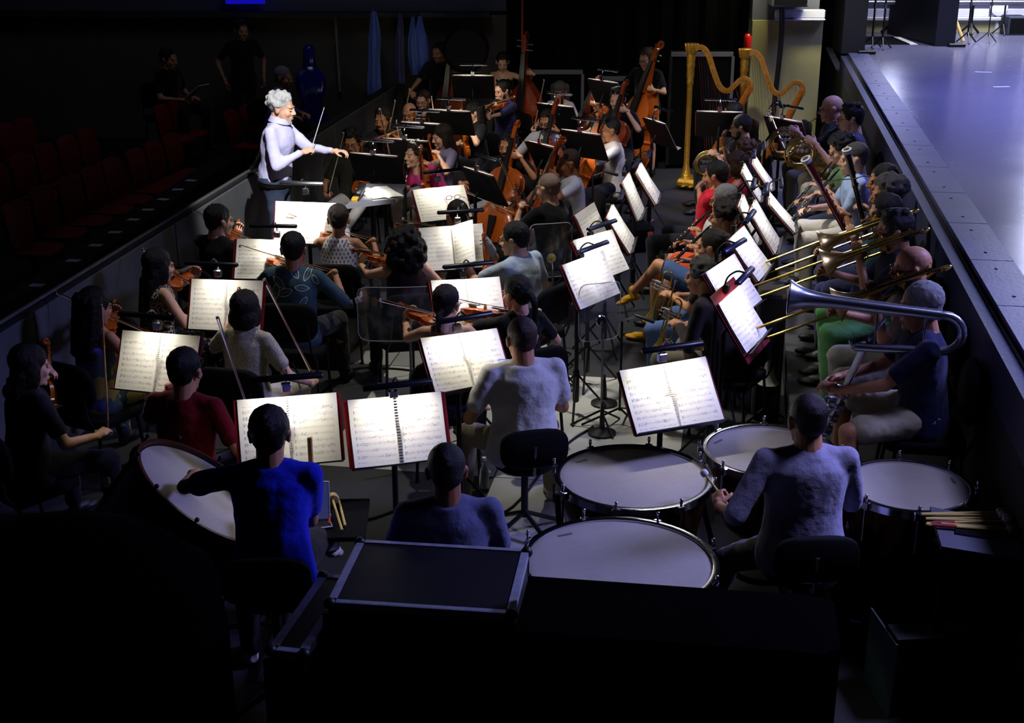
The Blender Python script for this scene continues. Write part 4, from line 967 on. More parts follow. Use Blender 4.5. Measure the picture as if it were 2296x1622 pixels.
def p_trombone(P):
    m = P['mouth']; d = nrm(V(.04, 1, -.46)); P['inst'] = ('trombone', TR(m+V(0, .015, 0)) @ frame(d, V(-.15, 0, 1)), {})
    return (m+d*.12+V(-.05, -.02, -.06), nrm(V(.3, .3, .9)), nrm(V(1, .2, 0))), (m+d*.34+V(.05, -.06, -.09), nrm(V(-.3, .9, .3)), V(-1, 0, -.2))
def p_trumpet(P):
    m = P['mouth']; d = nrm(V(0, 1, -.15)); P['inst'] = ('trumpet', TR(m+d*.08) @ frame(d, V(0, 0, 1)), {})
    return (m+d*.26+V(-.06, -.03, -.09), nrm(V(.5, .5, .4)), V(1, 0, 0)), (m+d*.26+V(.08, -.06, -.07), nrm(V(-.5, .7, .3)), V(-1, 0, -.3))
def p_clar(P, kind='clarinet', dz=-.78):
    m = P['mouth']; d = nrm(V(0, .62, dz)); kw = dict(kind=kind) if kind == 'clarinet' else dict(kind='oboe', r=.0115, flare=.023)
    P['inst'] = (kind, TR(m) @ frame(d, V(0, 1, .5)), kw)
    return (m+d*.24+V(-.045, -.06, -.01), nrm(V(.5, .8, .1)), V(.6, .2, -.8)), (m+d*.42+V(.05, -.06, -.02), nrm(V(-.5, .8, .1)), V(-.6, .2, -.8))
def p_oboe(P): return p_clar(P, 'oboe', -.7)
def p_flute(P):
    m = P['mouth']; d = nrm(V(1, .18, -.12)); P['inst'] = ('flute', TR(m+V(0, .015, -.008)) @ frame(d, V(0, .3, 1)), dict(kind='flute', r=.0095, L=.56))
    return (m+d*.20+V(-.02, .07, -.05), nrm(V(.6, -.3, .5)), V(.3, -1, 0)), (m+d*.42+V(.02, -.05, -.05), nrm(V(-.1, .8, .5)), V(0, 0, -1))
def p_bassoon(P, wood=1):
    m = P['mouth']; d = nrm(V(-.26, .50, .82)) if wood else nrm(V(-.22, .30, .92)); T = V(.20, .04, P['hip'][2]-.13) if wood else V(.20, -.02, P['hip'][2]-.34); P['inst'] = ('bassoon', TR(T) @ frame(d, V(-.2, -1, .35)), dict(wood=wood))
    return (T+d*.76+V(.0, -.07, -.02), nrm(V(.2, .9, .3)), V(.5, .3, -.5)), (T+d*.33+V(.07, -.03, 0), nrm(V(-.4, .8, .3)), V(-.9, .2, -.2))
def p_bassoon2(P): return p_bassoon(P, 0)
def p_lap(P):
    z = P['hip'][2]+.13
    return (V(-.12, .30, z), nrm(V(.25, 1, -.1)), V(0, 0, -1)), (V(.12, .30, z), nrm(V(-.25, 1, -.1)), V(0, 0, -1))
def p_cimb(P):
    P['inst'] = ('cimbasso', np.eye(4), {})
    return (V(-.12, .46, P['hip'][2]+.14), nrm(V(.4, .8, .2)), V(.5, .2, -.6)), (V(.06, .44, P['hip'][2]+.16), nrm(V(-.3, .8, -.2)), V(-.7, .2, -.5))
def p_holdtpt(P):
    """trumpet stood on the knee"""
    z = P['hip'][2]; T = V(.02, .46, z+.42); d = nrm(V(0, .25, -1)); P['inst'] = ('trumpet', TR(T) @ frame(d, V(0, 1, .2)), {})
    return (V(-.05, .36, z+.20), nrm(V(.4, .9, .0)), V(.5, .3, -.6)), (V(.10, .34, z+.16), nrm(V(-.5, .9, .1)), V(-.4, .3, -.8))
def p_hornrest(P):
    z = P['hip'][2]; P['inst'] = ('french_horn', TR(V(-.02, .12, z+.46)) @ RX(-.1), {})
    return (V(-.08, .30, z+.30), nrm(V(.3, .8, .2)), V(.8, .1, -.4)), (P['mouth']+V(.03, .08, -.08), nrm(V(-.3, .1, .9)), V(0, -1, 0))
def p_hang(P): return (V(-.27, .06, P['hip'][2]-.04), V(0, .1, -1), V(1, 0, 0)), (V(.27, .06, P['hip'][2]-.04), V(0, .1, -1), V(-1, 0, 0))
POSES = dict(violin=p_violin, viola=p_viola, vrest=p_vrest, cello=p_cello, bass=p_bass, horn=p_horn, trombone=p_trombone, trumpet=p_trumpet, clarinet=p_clar, oboe=p_oboe, flute=p_flute,
             bassoon=p_bassoon, bassoon2=p_bassoon2, lap=p_lap, cimbasso=p_cimb, holdtpt=p_holdtpt, hornrest=p_hornrest, hang=p_hang)
NICE = dict(violin='violin', viola='viola', cello='cello', double_bass='double bass', french_horn='french horn', trombone='trombone', trumpet='trumpet', clarinet='clarinet', oboe='oboe', flute='flute', bassoon='bassoon', cimbasso='cimbasso')
def equip(key, inst=None, bow=True, chair='chair', wood=None, how='played by', bowhow='held by', ilook='', iname=None):
    """instrument, bow and chair of a person, each a thing of its own"""
    P = PPL[key]; who = P['who']; W = P['M']
    if P.get('inst'):
        kind, M, kw = P['inst']
        if wood: kw = dict(kw, wood=wood)
        place(kind, W @ M, (ilook+' ' if ilook else '') + (iname or NICE[kind]) + ' ' + how + ' the ' + who, iname or NICE[kind], None, **kw)
    if bow and 'bowM' in P:
        place('bow', W @ P['bowM'], (BOWN.get(P['inst'][0], 'violin')) + ' bow ' + bowhow + ' the ' + who, 'bow')
    if chair == 'chair' and not P['stand']:
        place('chair', W @ TR((0, -.03, 0)), 'black padded orchestra chair under the ' + who, 'chair', None, h=round(P['seat'], 2))
    if chair == 'stool':
        place('stool', W @ TR((0, -.02, 0)), 'black swivel stool with low back under the ' + who, 'stool', None, h=round(P['seat'], 2))
BOWN = dict(violin='slim violin', viola='viola', cello='cello', double_bass='short bass')
# ------------------------------------------------------------------ the setting
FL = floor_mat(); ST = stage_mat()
PITWALL = mat('dark_painted_pit_wall', (86, 86, 88), .75, bump=.1, bscale=30, var=.25, vscale=3)
AX = nrm(V(.16, 1, 0)); AXR = V(AX[1], -AX[0], 0)          # long axis of the pit and its right-hand side
AXA = -math.atan2(AX[0], AX[1])
def quad_prism(a, b, c, d, z0, z1):
    g = G(); g.prism([tuple(p[:2]) for p in (a, b, c, d)], z0, z1); return g
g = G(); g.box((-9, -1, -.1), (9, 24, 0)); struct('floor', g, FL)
# slightly proud floor panels under the players, laid in rows
PANEL = [mat('grey_floor_panel_%d' % i, c, .5, bump=.08, bscale=40, var=.15, vscale=3) for i, c in enumerate([(170, 170, 164), (150, 150, 146), (184, 184, 176)])]  # pale tone paints in part of the floor's pool of light
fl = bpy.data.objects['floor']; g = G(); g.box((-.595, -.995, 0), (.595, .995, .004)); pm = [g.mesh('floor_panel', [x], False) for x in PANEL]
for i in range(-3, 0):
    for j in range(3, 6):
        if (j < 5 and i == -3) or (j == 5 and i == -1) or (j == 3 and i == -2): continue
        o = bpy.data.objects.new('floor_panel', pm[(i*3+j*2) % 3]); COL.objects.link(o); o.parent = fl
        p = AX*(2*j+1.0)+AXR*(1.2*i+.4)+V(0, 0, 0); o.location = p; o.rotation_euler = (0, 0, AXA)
# stage
ZS = 1.45
E0, E1 = V(*at(1885, 120, ZS), 0), V(*at(2296, 880, ZS), 0); ed = nrm(E0-E1); er = V(ed[1], -ed[0], 0)
EN = E1 - ed*6
g = quad_prism(EN+er*.372, EN+er*14, E0+ed*6+er*14, E0+ed*6+er*.372, ZS-.12, ZS); struct('floor_stage', g, ST)
LIP = mat('stage_lip_blue_light_tint', (46, 48, 76), .5, bump=.1, bscale=40, var=.2, vscale=4)  # blue of the stage light is tinted into the lip colour
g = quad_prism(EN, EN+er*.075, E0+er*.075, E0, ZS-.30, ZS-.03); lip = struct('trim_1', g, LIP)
g = quad_prism(EN, EN+er*.10, E0+ed*4+er*.10, E0+ed*4, 0, ZS-.30); struct('wall_stage', g, mat('black_stage_front', (15, 15, 17), .8, var=.2))
# cover plates along the stage edge, each a piece with its screws
g = G(); nP = 14; Ltot = np.linalg.norm(E0-E1)+.6; o0 = E1-ed*.6
kerb = G(); kerb.prism([tuple((EN+er*.075)[:2]), tuple((EN+er*.10)[:2]), tuple((E0+er*.10)[:2]), tuple((E0+er*.075)[:2])], ZS-.30, ZS-.02); kerb.build('groove', mat('black_gap', (4, 4, 5), .9), lip, smooth=False)
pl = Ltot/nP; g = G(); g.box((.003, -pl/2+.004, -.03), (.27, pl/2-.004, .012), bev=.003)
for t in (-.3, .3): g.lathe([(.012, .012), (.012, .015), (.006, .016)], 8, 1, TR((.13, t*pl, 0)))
plate = g.mesh('cover_plate', [mat('worn_cover_plate_blue_light_tint', (70, 72, 106), .45, bump=.08, bscale=50, var=.22, vscale=3), BLACK], False)  # plate grey pushed towards blue to carry the stage light
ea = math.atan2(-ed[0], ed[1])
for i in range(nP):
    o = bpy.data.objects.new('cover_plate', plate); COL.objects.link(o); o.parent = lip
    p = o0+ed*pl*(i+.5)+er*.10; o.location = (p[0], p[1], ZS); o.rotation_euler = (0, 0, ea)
# riser for the wind players on the right
r0, r1 = V(*at(1770, 900, .42), 0), V(*at(1745, 560, .42), 0); rd = nrm(r1-r0); rn = V(rd[1], -rd[0], 0)
a0, a1 = r0-rd*2.2, r0+rd*8.2
def to_edge(p): return p + rn*(np.dot(E1-p, er)/np.dot(rn, er)-.01)
g = quad_prism(a0, to_edge(a0), to_edge(a1), a1, .30, .42); ris = struct('floor_riser', g, mat('dark_grey_riser_deck', (74, 74, 78), .6, bump=.1, bscale=60, var=.25, vscale=4))
g = quad_prism(a0+rn*.02, a0+rn*.06, a1+rn*.06, a1+rn*.02, 0, .30); g.build('skirt', mat('black_riser_skirt', (12, 12, 12), .9), ris, smooth=False)
# pit rail wall on the left
q0, q1 = V(*at(570, 380, 1.1), 0), V(*at(0, 730, 1.1), 0); qd = nrm(q0-q1); qn = V(-qd[1], qd[0], 0)
w0, w1 = q1-qd*5, q0+qd*5.5
g = quad_prism(w0, w1, w1+qn*.10, w0+qn*.10, 0, 1.08); wl = struct('wall_left', g, mat('black_wall_core', (12, 12, 12), .9))
pan = G(); pan.box((0, -1.19, .02), (.018, 1.19, 1.06), bev=.004); pmh = pan.mesh('wall_panel', [PITWALL], False)
for i in range(7):
    o = bpy.data.objects.new('wall_panel', pmh); COL.objects.link(o); o.parent = wl
    p = q1-qd*4.4+qd*2.4*(i+.5); o.location = (p[0], p[1], 0); o.rotation_euler = (0, 0, math.atan2(-qd[0], qd[1]))
g = G(); g.tube([tuple(w0+qn*.05+V(0, 0, 1.085)), tuple(q0+qn*.05+V(0, 0, 1.085))], .014, 10); hr = struct('trim_2', g, mat('worn_grey_rail_cap', (96, 92, 88), .5, .3), smooth=True)
g = G(); b0 = q0+qn*.05; g.tube(bez([b0+V(0, 0, 1.085), b0+qd*.25+V(0, 0, 1.16), b0+qd*.55+V(0, 0, 1.38), b0+qd*.75+V(0, 0, 1.42)], 6), .020, 8); g.build('handrail_end', BLACK, hr)
# house floor, black ledge with paper slips, seats
HZ = .30
hx = w0+qn*.10; hy = w1+qn*.10
g = quad_prism(hx, hy, hy+qn*9, hx+qn*9, 0, HZ); struct('floor_house', g, mat('black_house_floor', (16, 15, 17), .8))
REDSEAT = mat('dark_red_plastic_seat', (110, 10, 6), .55)
def b_seat(root):
    pts = [(.21*c, .20*d) for c, d in [(math.copysign(abs(math.cos(a))**.5, math.cos(a)), math.copysign(abs(math.sin(a))**.5, math.sin(a))) for a in np.arange(20)*2*PI/20]]
    P = np.array(pts)
    g = G(); g.rings([np.stack([P[:, 0]*s, .06*np.abs(P[:, 0]*s/.23)**2 + y, P[:, 1]*s], 1) for s, y in ((.92, -.015), (1, 0), (1, .015), (.92, .025))], M=TR((0, -.20, .64)) @ RX(.14)); g.build('backrest', REDSEAT, root, auto=R(50))
    g = G(); g.rings([np.stack([P[:, 0]*s*.98, P[:, 1]*s*.85, np.full(len(P), z)+.03*(P[:, 0]*s/.23)**2], 1) for s, z in ((.92, .39), (1, .40), (1, .42), (.92, .425))]); g.build('seat', REDSEAT, root, auto=R(50))
    g = G(); g.tube([(0, -.05, 0), (0, -.05, .40)], .03, 8); g.box((-.12, -.15, 0), (.12, .05, .02), bev=.005); g.build('pedestal', BLACK, root)
BUILD['theatre_seat'] = b_seat
rows = dict(A=[(31, 502), (90, 467), (150, 442), (202, 418), (247, 397), (300, 375), (340, 357), (380, 340)], B=[(-14, 412), (42, 387), (97, 362), (146, 345), (190, 326)], C=[(10, 315), (52, 300)], D=[(359, 268), (392, 256)], E=[(515, 282), (550, 268), (578, 250)])
place_w = ['nearest seat', 'second seat', 'third seat', 'fourth seat', 'fifth seat', 'sixth seat', 'seventh seat', 'farthest seat']
rown = dict(A='of the front red row behind the rail', B='of the second red row', C='of the third red row at the left edge', D='of the dim red pair near the seated listener', E='of the dim red trio behind the conductor')
SEATYAW = AXA - PI/2
for k_, pts in rows.items():
    for i, (u, v) in enumerate(pts):
        x, y = at(u, v+8, HZ+.62); M = TR((x, y, HZ)) @ RZ(SEATYAW) @ TR((0, .2, 0))
        place('theatre_seat', M, 'dark red plastic theatre seat, ' + place_w[i] + ' ' + rown[k_], 'seat', 'red theatre seats beyond the pit rail')
def along(u, v, z): return V(*at(u, v, z), z)
l0, l1 = along(40, 668, .78), along(440, 396, .78); ld = nrm(l1-l0); ln = V(-ld[1], ld[0], 0)
LEDGE = mat('black_cloth_ledge', (9, 9, 11), .9)
g = quad_prism(l0-ld*2-ln*.13, l1+ld*1-ln*.13, l1+ld*1+ln*.13, l0-ld*2+ln*.13, HZ, .775)
o = g.build('bench', LEDGE, smooth=False); tag(o, 'long black cloth-covered bench between the pit rail and the red seats', 'bench')
g = G(); g.box((-.055, -.04, 0), (.055, .04, .002)); slip = g.mesh('paper_slip', [mat('paper_slip', (190, 190, 200), .8)], False)
for i, (u, v) in enumerate([(73, 640), (90, 583), (150, 549), (208, 520), (260, 492), (300, 470), (345, 447), (387, 425), (425, 405)]):
    o = bpy.data.objects.new('paper_slip', slip); COL.objects.link(o); p = along(u, v, .776); t = np.dot(p-l0, ld); p = l0+ld*t; o.location = (p[0], p[1], .776); o.rotation_euler = (0, 0, AXA+.2*math.sin(i*3))
    tag(o, 'small white paper slip lying on the black bench, ' + ['nearest the camera', 'second from the camera', 'third from the camera', 'fourth from the camera', 'fifth from the camera', 'sixth from the camera', 'seventh from the camera', 'eighth from the camera', 'farthest away'][i], 'paper', 'paper slips on the black bench')
# back of the house
YB = 19.0
def xz(u, v, y): p = aty(u, v, y); return p[0], p[2]
xr, _ = xz(1155, 100, YB)
_, zb = xz(900, 35, YB); _, zb2 = xz(900, 25, YB); _, zt = xz(900, -60, YB)
g = G(); g.box((-12, YB, 0), (xr, YB+.2, zb)); struct('wall_back', g, mat('dim_olive_grey_wall', (84, 80, 70), .9, var=.25, vscale=1.5))
g = G(); g.box((-12, YB-.25, zb), (xr-.35, YB+.2, zb2)); struct('trim_3', g, mat('dark_grey_beam', (40, 40, 46), .6))
g = G(); g.box((-12, YB+.05, zb2), (xr, YB+.25, zb2+2.5)); struct('wall_back_upper', g, mat('blue_grey_wall', (74, 76, 90), .9))
x0, z0 = xz(515, 5, YB-.02); x1, _ = xz(602, 5, YB-.02)
g = G(); g.box((x0, YB-.30, z0), (x1, YB-.26, z0+.35), bev=.01); o = g.build('display_screen', mat('lit_blue_display', (18, 16, 200), .4, emit=.6), smooth=False); tag(o, 'glowing blue display panel high on the back wall', 'screen')
x2, _ = xz(1690, 100, 18.6)
g = G(); n = 40; P = []
for i in range(n+1):
    x = xr-.12+(x2-xr+.12)*i/n; P.append((x, 18.62+.05*math.sin(i*1.7)))
P2 = [(x, y+.05) for x, y in P[::-1]]
g.prism(P+P2, 0, 6.0); o = g.build('curtain', mat('black_stage_drape', (5, 5, 6), .95, spec=.05), smooth=False); tag(o, 'tall black drape behind the double basses and harps', 'curtain')
x, z = xz(1171, 128, 18.3)
g = G(); g.tube([(x, 18.3, z), (x, 18.3, z+1.6)], .012, 8); o = thing('rope', 'thin red and white rope hanging before the black drape', 'rope'); g.build('cord', mat('red_rope', (190, 60, 50), .6), o); g = G(); g.ell((x, 18.3, z), (.03, .03, .05), 8); g.build('weight', STEEL, o)
x, z = xz(762, 205, YB-.1); _, ztop = xz(762, 38, YB-.1)
g = G(); g.tube([(x, YB-.1, z), (x-.02, YB-.1, ztop)], .02, 8); o = g.build('pipe', mat('pale_grey_pipe', (130, 126, 116), .6)); tag(o, 'thin pale pipe running up the back wall', 'pipe')
def garment(u0, v0, v1, wd, col, label, seed):
    r = random.Random(seed); x, zt = xz(u0, v0, 18.5); _, z1 = xz(u0, v1, 18.5)
    root = thing('hanging_garment', label, 'garment', TR((x, 18.5, 0)), 'garments hanging from the beam'); g = G(); P = []
    for i in range(13):
        f = i/12; z = zt+(z1-zt)*f; ww = wd*.8*(.35+.65*min(1, f*3))*(1+.12*math.sin(f*7+seed))
        P.append(np.array([(ww*math.cos(a)*(1+.18*math.sin(5*a+seed+f*3))+.012*math.sin(f*4+seed), .06*math.sin(a)*(1+.3*math.sin(6*a)), z) for a in np.arange(20)*2*PI/20]))
    g.rings(P); g.build('fabric', mat('garment_%d' % seed, col, .85, bump=.3, bscale=8, stretch=(12, 12, .8), var=.3, vscale=5), root)
    g = G(); g.tube([(0, 0, zt), (0, 0, zt+.06)] + arc((0, .03, zt+.06), .03, PI, 0, 6, (0, 1, 0), (0, 0, 1)), .006, 6); g.build('hook', STEEL, root)
garment(836, 26, 212, .10, (110, 140, 215), 'long pale blue garment hanging leftmost on the back wall', 1)
garment(896, 32, 186, .07, (92, 92, 130), 'dull grey blue garment hanging in the middle of the back wall', 2)
garment(926, 38, 167, .07, (120, 150, 220), 'narrow light blue garment hanging left of the wide one', 3)
garment(944, 37, 166, .10, (116, 142, 225), 'wide light blue garment hanging nearest the black drape', 4)
# pale end wall by the stage
YW = 18.2
xa, za = xz(1688, 46, YW); xb, _ = xz(1838, 46, YW); xm, _ = xz(1793, 46, YW); x3, z3 = xz(1738, 21, YW); _, z4 = xz(1738, 45, YW); _, z40 = xz(1738, 40, YW)
g = G(); g.box((xa, YW, 0), (xb+.05, YW+.3, za)); we = struct('wall_end', g, mat('pale_olive_plaster', (176, 172, 114), .85, bump=.08, bscale=20, var=.12, vscale=2))
g = G(); g.box((xa, YW+.08, za), (xb, YW+.3, za+1.2)); struct('wall_end_upper', g, mat('grey_plaster', (90, 92, 100), .85))
g = G(); g.box((x3, YW-.08, z40), (xb+.05, YW+.02, z3), bev=.01); o = g.build('ledge_panel', mat('white_ledge_paint', (225, 226, 235), .5), we, smooth=False)
g = G(); g.box((x3, YW-.12, z4), (xb+.05, YW+.02, z40), bev=.01); g.build('ledge_rail', MC['white_ledge_paint'], we, smooth=False)
x, zz = xz(1753, -10, YW-.2); _, zq = xz(1753, 190, YW-.2)
g = G(); g.tube(bez([(x-.02, YW-.2, zz+.5), (x, YW-.2, zz), (x+.03, YW-.2, (zz+zq)/2), (x-.01, YW-.2, zq-.4), (x, YW-.2, .02)], 6), .035, 8); o = g.build('cable_bundle', BLACK); tag(o, 'thick black cable bundle hanging down the pale end wall', 'cable')
x, zz = xz(1786, 16, YW-.3); g = G(); g.box((x-.32, YW-.30, zz), (x+.16, YW-.02, zz+.5), bev=.02); o = thing('speaker_box', 'grey loudspeaker box on the ledge of the pale wall', 'speaker'); g.build('cabinet', GREYCASE, o, smooth=False); g = G(); g.box((x-.29, YW-.315, zz+.04), (x+.13, YW-.30, zz+.46)); g.build('grille', BLACKCLOTH, o, smooth=False)
# black wing flats on the stage and the far stage wall
FLAT = mat('black_blue_masking_flat', (13, 15, 34), .7, var=.15)
def flat(u0, u1, vb, label, th=.9, skew=0):
    x0, y0 = at(u0, vb, ZS); x1, _ = at(u1, vb, ZS)
    root = thing('masking_flat', label, 'flat', TR((0, 0, 0))); g = G(); g.prism([(x0, y0), (x1, y0-.05), (x1+skew, y0+th), (x0+skew, y0+th+.05)], ZS, 6.5); g.build('panel', FLAT, root, smooth=False)
    g = G(); g.box((x1-.10, y0-.12, ZS), (x1+.14, y0+.02, ZS+.05), bev=.01); g.build('foot', BLACK, root, smooth=False)
flat(1886, 1936, 120, 'tall black masking flat at the pit end of the stage', .5)
flat(2096, 2138, 104, 'tall black masking flat in the middle of the stage', 1.6, -.25)
YS = at(2100, 72, ZS)[1]
_, zy = xz(2100, 46, YS); _, zw = xz(2100, 38, YS); _, zl = xz(2100, 20, YS)
xs, _ = xz(1900, 50, YS)
g = G(); g.box((xs, YS, ZS), (xs+9, YS+.3, zy)); ws = struct('wall_stage_back', g, mat('cream_skirting', (206, 200, 150), .8, var=.1))
g = G(); g.box((xs, YS-.06, zy), (xs+9, YS+.3, zw), bev=.01); g.build('ledge_rail', MC['white_ledge_paint'], ws, smooth=False)
for i in range(8):
    g = G(); g.box((xs+1.1*i+.01, YS-.01, zw), (xs+1.1*i+1.09, YS+.3, zl), bev=.006); g.build('wall_panel', mat('lavender_white_panel_%d' % (i % 2), (214, 214, 232) if i % 2 else (190, 190, 214), .6), ws, smooth=False)
g = G(); g.box((xs, YS+.02, zl), (xs+9, YS+.3, zl+3)); struct('wall_stage_upper', g, mat('dusky_blue_wall', (60, 60, 84), .8))
_, zp = xz(2000, 6, YS-.4); g = G(); g.tube([(xs-.2, YS-.4, zp), (xs+2.6, YS-.4, zp)], .04, 10); g.tube([(xs-.2, YS-.4, zp+.22), (xs+2.6, YS-.4, zp+.22)], .04, 10)
for i in range(12): x = xs+.05+.2*i; g.tube([(x, YS-.4, zp), (x+.1, YS-.4, zp+.22), (x+.2, YS-.4, zp)], .014, 6)
o = g.build('lighting_truss', STEEL); tag(o, 'silver lattice truss across the back of the stage', 'truss')
x, y = at(1985, 92, ZS); xq, yq = at(1985, 100, ZS)
g = G(); xe, _ = at(1925, 100, ZS); xf, _ = at(2040, 100, ZS); g.box((xe, yq, ZS), (xf, y+.5, ZS+.012)); o = g.build('floor_mat', BLACKCLOTH, smooth=False); tag(o, 'flat black mat on the stage beside the masking flat', 'mat')
g = G(); g.box((xf, yq, ZS), (xf+.12, y+.5, ZS+.004)); o = g.build('floor_tape', PAPER, smooth=False); tag(o, 'broad white tape strip along the black stage mat', 'tape')
def rod(u, v0, v1, label, r=.014, kind='boom_stand'):
    x, y = at(u, v1, ZS); _, zt = xz(u, v0, y); zt = max(zt, ZS+.6); root = thing(kind, label, 'stand', TR((x, y, ZS))); H = zt-ZS+.5
    g = G(); g.tube([(0, 0, .1), (0, 0, H)], r, 8); g.build('pole', BLACK, root)
    for i in range(3): a = i*2*PI/3+.4; g = G(); g.tube([(0, 0, .16), (.16*math.cos(a), .16*math.sin(a), .01)], r*.8, 6); g.build('leg', BLACK, root)
    g = G(); g.lathe([(.02, -.03), (.024, 0), (.02, .03)], 8, 0, TR((0, 0, H*.5))); g.build('collar', STEEL, root)
rod(1954, 0, 108, 'black stand nearest the first flat on the stage'); rod(1977, 0, 110, 'second black stand beside the black mat'); rod(1998, 0, 76, 'black stand with coiled cables by the truss', .03); rod(2012, 0, 74, 'thin stand right of the coiled cables', .02)
rod(2168, 0, 97, 'stand right of the middle flat on stage'); rod(2175, 0, 76, 'thick stand with cables behind the middle flat', .022); rod(2214, 0, 97, 'lone thin stand in mid stage', .009); rod(2247, 0, 78, 'stand beside the dark stage box')
x, y = at(2233, 72, ZS); root = thing('floor_fan', 'round white fan on a short stand before the stage wall', 'fan', TR((x, y, ZS))); g = G(); g.tube([(0, 0, 0), (0, 0, .3)], .035, 8); g.build('post', WHITEP, root); g = G(); g.lathe([(.02, -.04), (.13, -.04), (.14, 0), (.13, .04), (.02, .04)], 20, 0, TR((0, 0, .38)) @ RX(PI/2)); g.build('cage', WHITEP, root)
x, y = at(2160, 93, ZS); _, zt = xz(2142, 22, y); g = G(); g.tube([(x, y, ZS), (x-.16, y+.2, zt)], .025, 8); o = g.build('wooden_pole', PALEWOOD); tag(o, 'pale pole leaning against the middle masking flat', 'pole')
x, y = at(2273, 78, ZS); root = thing('stage_box', 'dark blue grey box standing at the right edge of the stage', 'box', TR((x, y, ZS))); g = G(); g.box((-.14, -.1, 0), (.16, .25, .28), bev=.012); g.build('cabinet', mat('dark_slate_box', (46, 52, 66), .6, var=.2), root, smooth=False); g = G(); g.box((-.11, -.106, .03), (.13, -.1, .25)); g.build('front_panel', BLACKCLOTH, root, smooth=False)
g = G(); g.box((.20, .0, 0), (.235, .05, 1.5), bev=.005); g.build('side_post', WHITEP, root, smooth=False)
for i, (u, v) in enumerate([(2204, 162), (2245, 195), (2095, 377)]):
    x, y = at(u, v, ZS); g = G(); g.box((-.10, -.02, 0), (.10, .02, .002), 0, RZ(-.2+.3*i)); o = g.build('tape_mark', PAPER, smooth=False, loc=(x, y, ZS+.001)); tag(o, ['small white tape mark high up the open stage floor', 'small white tape mark nearer the bright right side of the stage', 'white tape mark close to the stage edge plates'][i], 'tape', 'tape marks on the stage floor')
# ------------------------------------------------------------------ dark cases in front
def flightcase(root, W, D, H, edge=.028):
    g = G(); g.box((-W/2, -D/2, .10), (W/2, D/2, H), bev=.006); g.build('body', mat('black_laminate', (14, 14, 20), .55, bump=.06, bscale=200, var=.2, vscale=6), root, smooth=False)
    for sx in (-1, 1):
        g = G(); x = sx*(W/2); g.box((min(x, x-sx*edge), -D/2+.03, H-.002), (max(x, x-sx*edge), D/2-.03, H+.004)); g.box((min(x, x+sx*.004), -D/2+.03, H-edge), (max(x, x+sx*.004), D/2-.03, H+.003)); g.build('edge_strip', ALU, root, smooth=False)
        for sy in (-1, 1):
            g = G(); g.box((sx*(W/2)-.02, sy*(D/2)-.02, .12), (sx*(W/2)+.004, sy*(D/2)+.004, H-.04)); g.build('corner_post', BLACK, root, smooth=False)
            g = G(); g.ell((sx*(W/2-.006), sy*(D/2-.006), H-.008), .026, 12); g.build('ball_corner', BLACK, root)
            g = G(); g.lathe([(.04, -.015), (.045, 0), (.04, .015)], 14, 0, TR((sx*(W/2-.08), sy*(D/2-.08), .047)) @ RY(PI/2)); g.box((sx*(W/2-.08)-.025, sy*(D/2-.08)-.03, .07), (sx*(W/2-.08)+.025, sy*(D/2-.08)+.03, .10)); g.build('caster', BLACK, root)
    for sy in (-1, 1):
        g = G(); y = sy*(D/2); g.box((-W/2+.03, min(y, y-sy*edge*.8), H-.002), (W/2-.03, max(y, y-sy*edge*.8), H+.004)); g.box((-W/2+.03, min(y, y+sy*.004), H-edge), (W/2-.03, max(y, y+sy*.004), H+.003)); g.build('edge_strip', ALU, root, smooth=False)
    for sx in (-1, 1):
        g = G(); g.box((sx*W/2-.004, -.09, H*.45), (sx*W/2+.010, .09, H*.45+.10), bev=.004); g.tube([(sx*(W/2+.012), -.06, H*.45+.05), (sx*(W/2+.03), -.05, H*.45+.05), (sx*(W/2+.03), .05, H*.45+.05), (sx*(W/2+.012), .06, H*.45+.05)], .007, 6); g.build('handle', STEEL, root)
c1, c2, c3, c4 = [V(*at(u, v, 1.0), 0) for u, v in ((806, 1212), (1184, 1234), (1152, 1374), (733, 1354))]
cc = (c1+c2+c3+c4)/4; ca = math.atan2((c2-c1)[1], (c2-c1)[0]); W1 = np.linalg.norm(c2-c1+c3-c4)/2; D1 = np.linalg.norm(c1-c4+c2-c3)/2
root = thing('flight_case', 'black flight case with aluminium edges, top facing up in the foreground', 'case', TR(cc) @ RZ(ca)); flightcase(root, W1, D1, 1.0)
d1, d2, d3, d4 = [V(*at(u, v, .86), 0) for u, v in ((716, 1288), (772, 1292), (684, 1468), (634, 1460))]
cc = (d1+d2+d3+d4)/4; ca2 = math.atan2((d2-d1+d3-d4)[1], (d2-d1+d3-d4)[0])
root = thing('flight_case', 'narrow upright black case with two bright edges left of the larger case', 'case', TR(cc) @ RZ(ca2)); flightcase(root, .15, np.linalg.norm(d1-d4), .86, .032)
e1, e2 = V(*at(1186, 1292, 1.10), 0), V(*at(1850, 1338, 1.10), 0); ea_ = math.atan2((e2-e1)[1], (e2-e1)[0]); We = np.linalg.norm(e2-e1)
root = thing('equipment_cabinet', 'large plain black cabinet in front of the nearest kettledrum', 'cabinet', TR((e1+e2)/2) @ RZ(ea_))
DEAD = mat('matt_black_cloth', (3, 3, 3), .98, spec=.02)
g = G(); P = [(-We/2, -.42), (We/2-.03, -.42), (We/2+.03, -.36), (We/2+.03, -.04), (We/2-.02, 0), (-We/2, 0)]; g.prism(P, .04, 1.10); g.build('body', DEAD, root, smooth=False); g = G(); g.box((-We/2+.05, -.40, 0), (We/2-.05, -.05, .04)); g.build('plinth', BLACK, root, smooth=False)
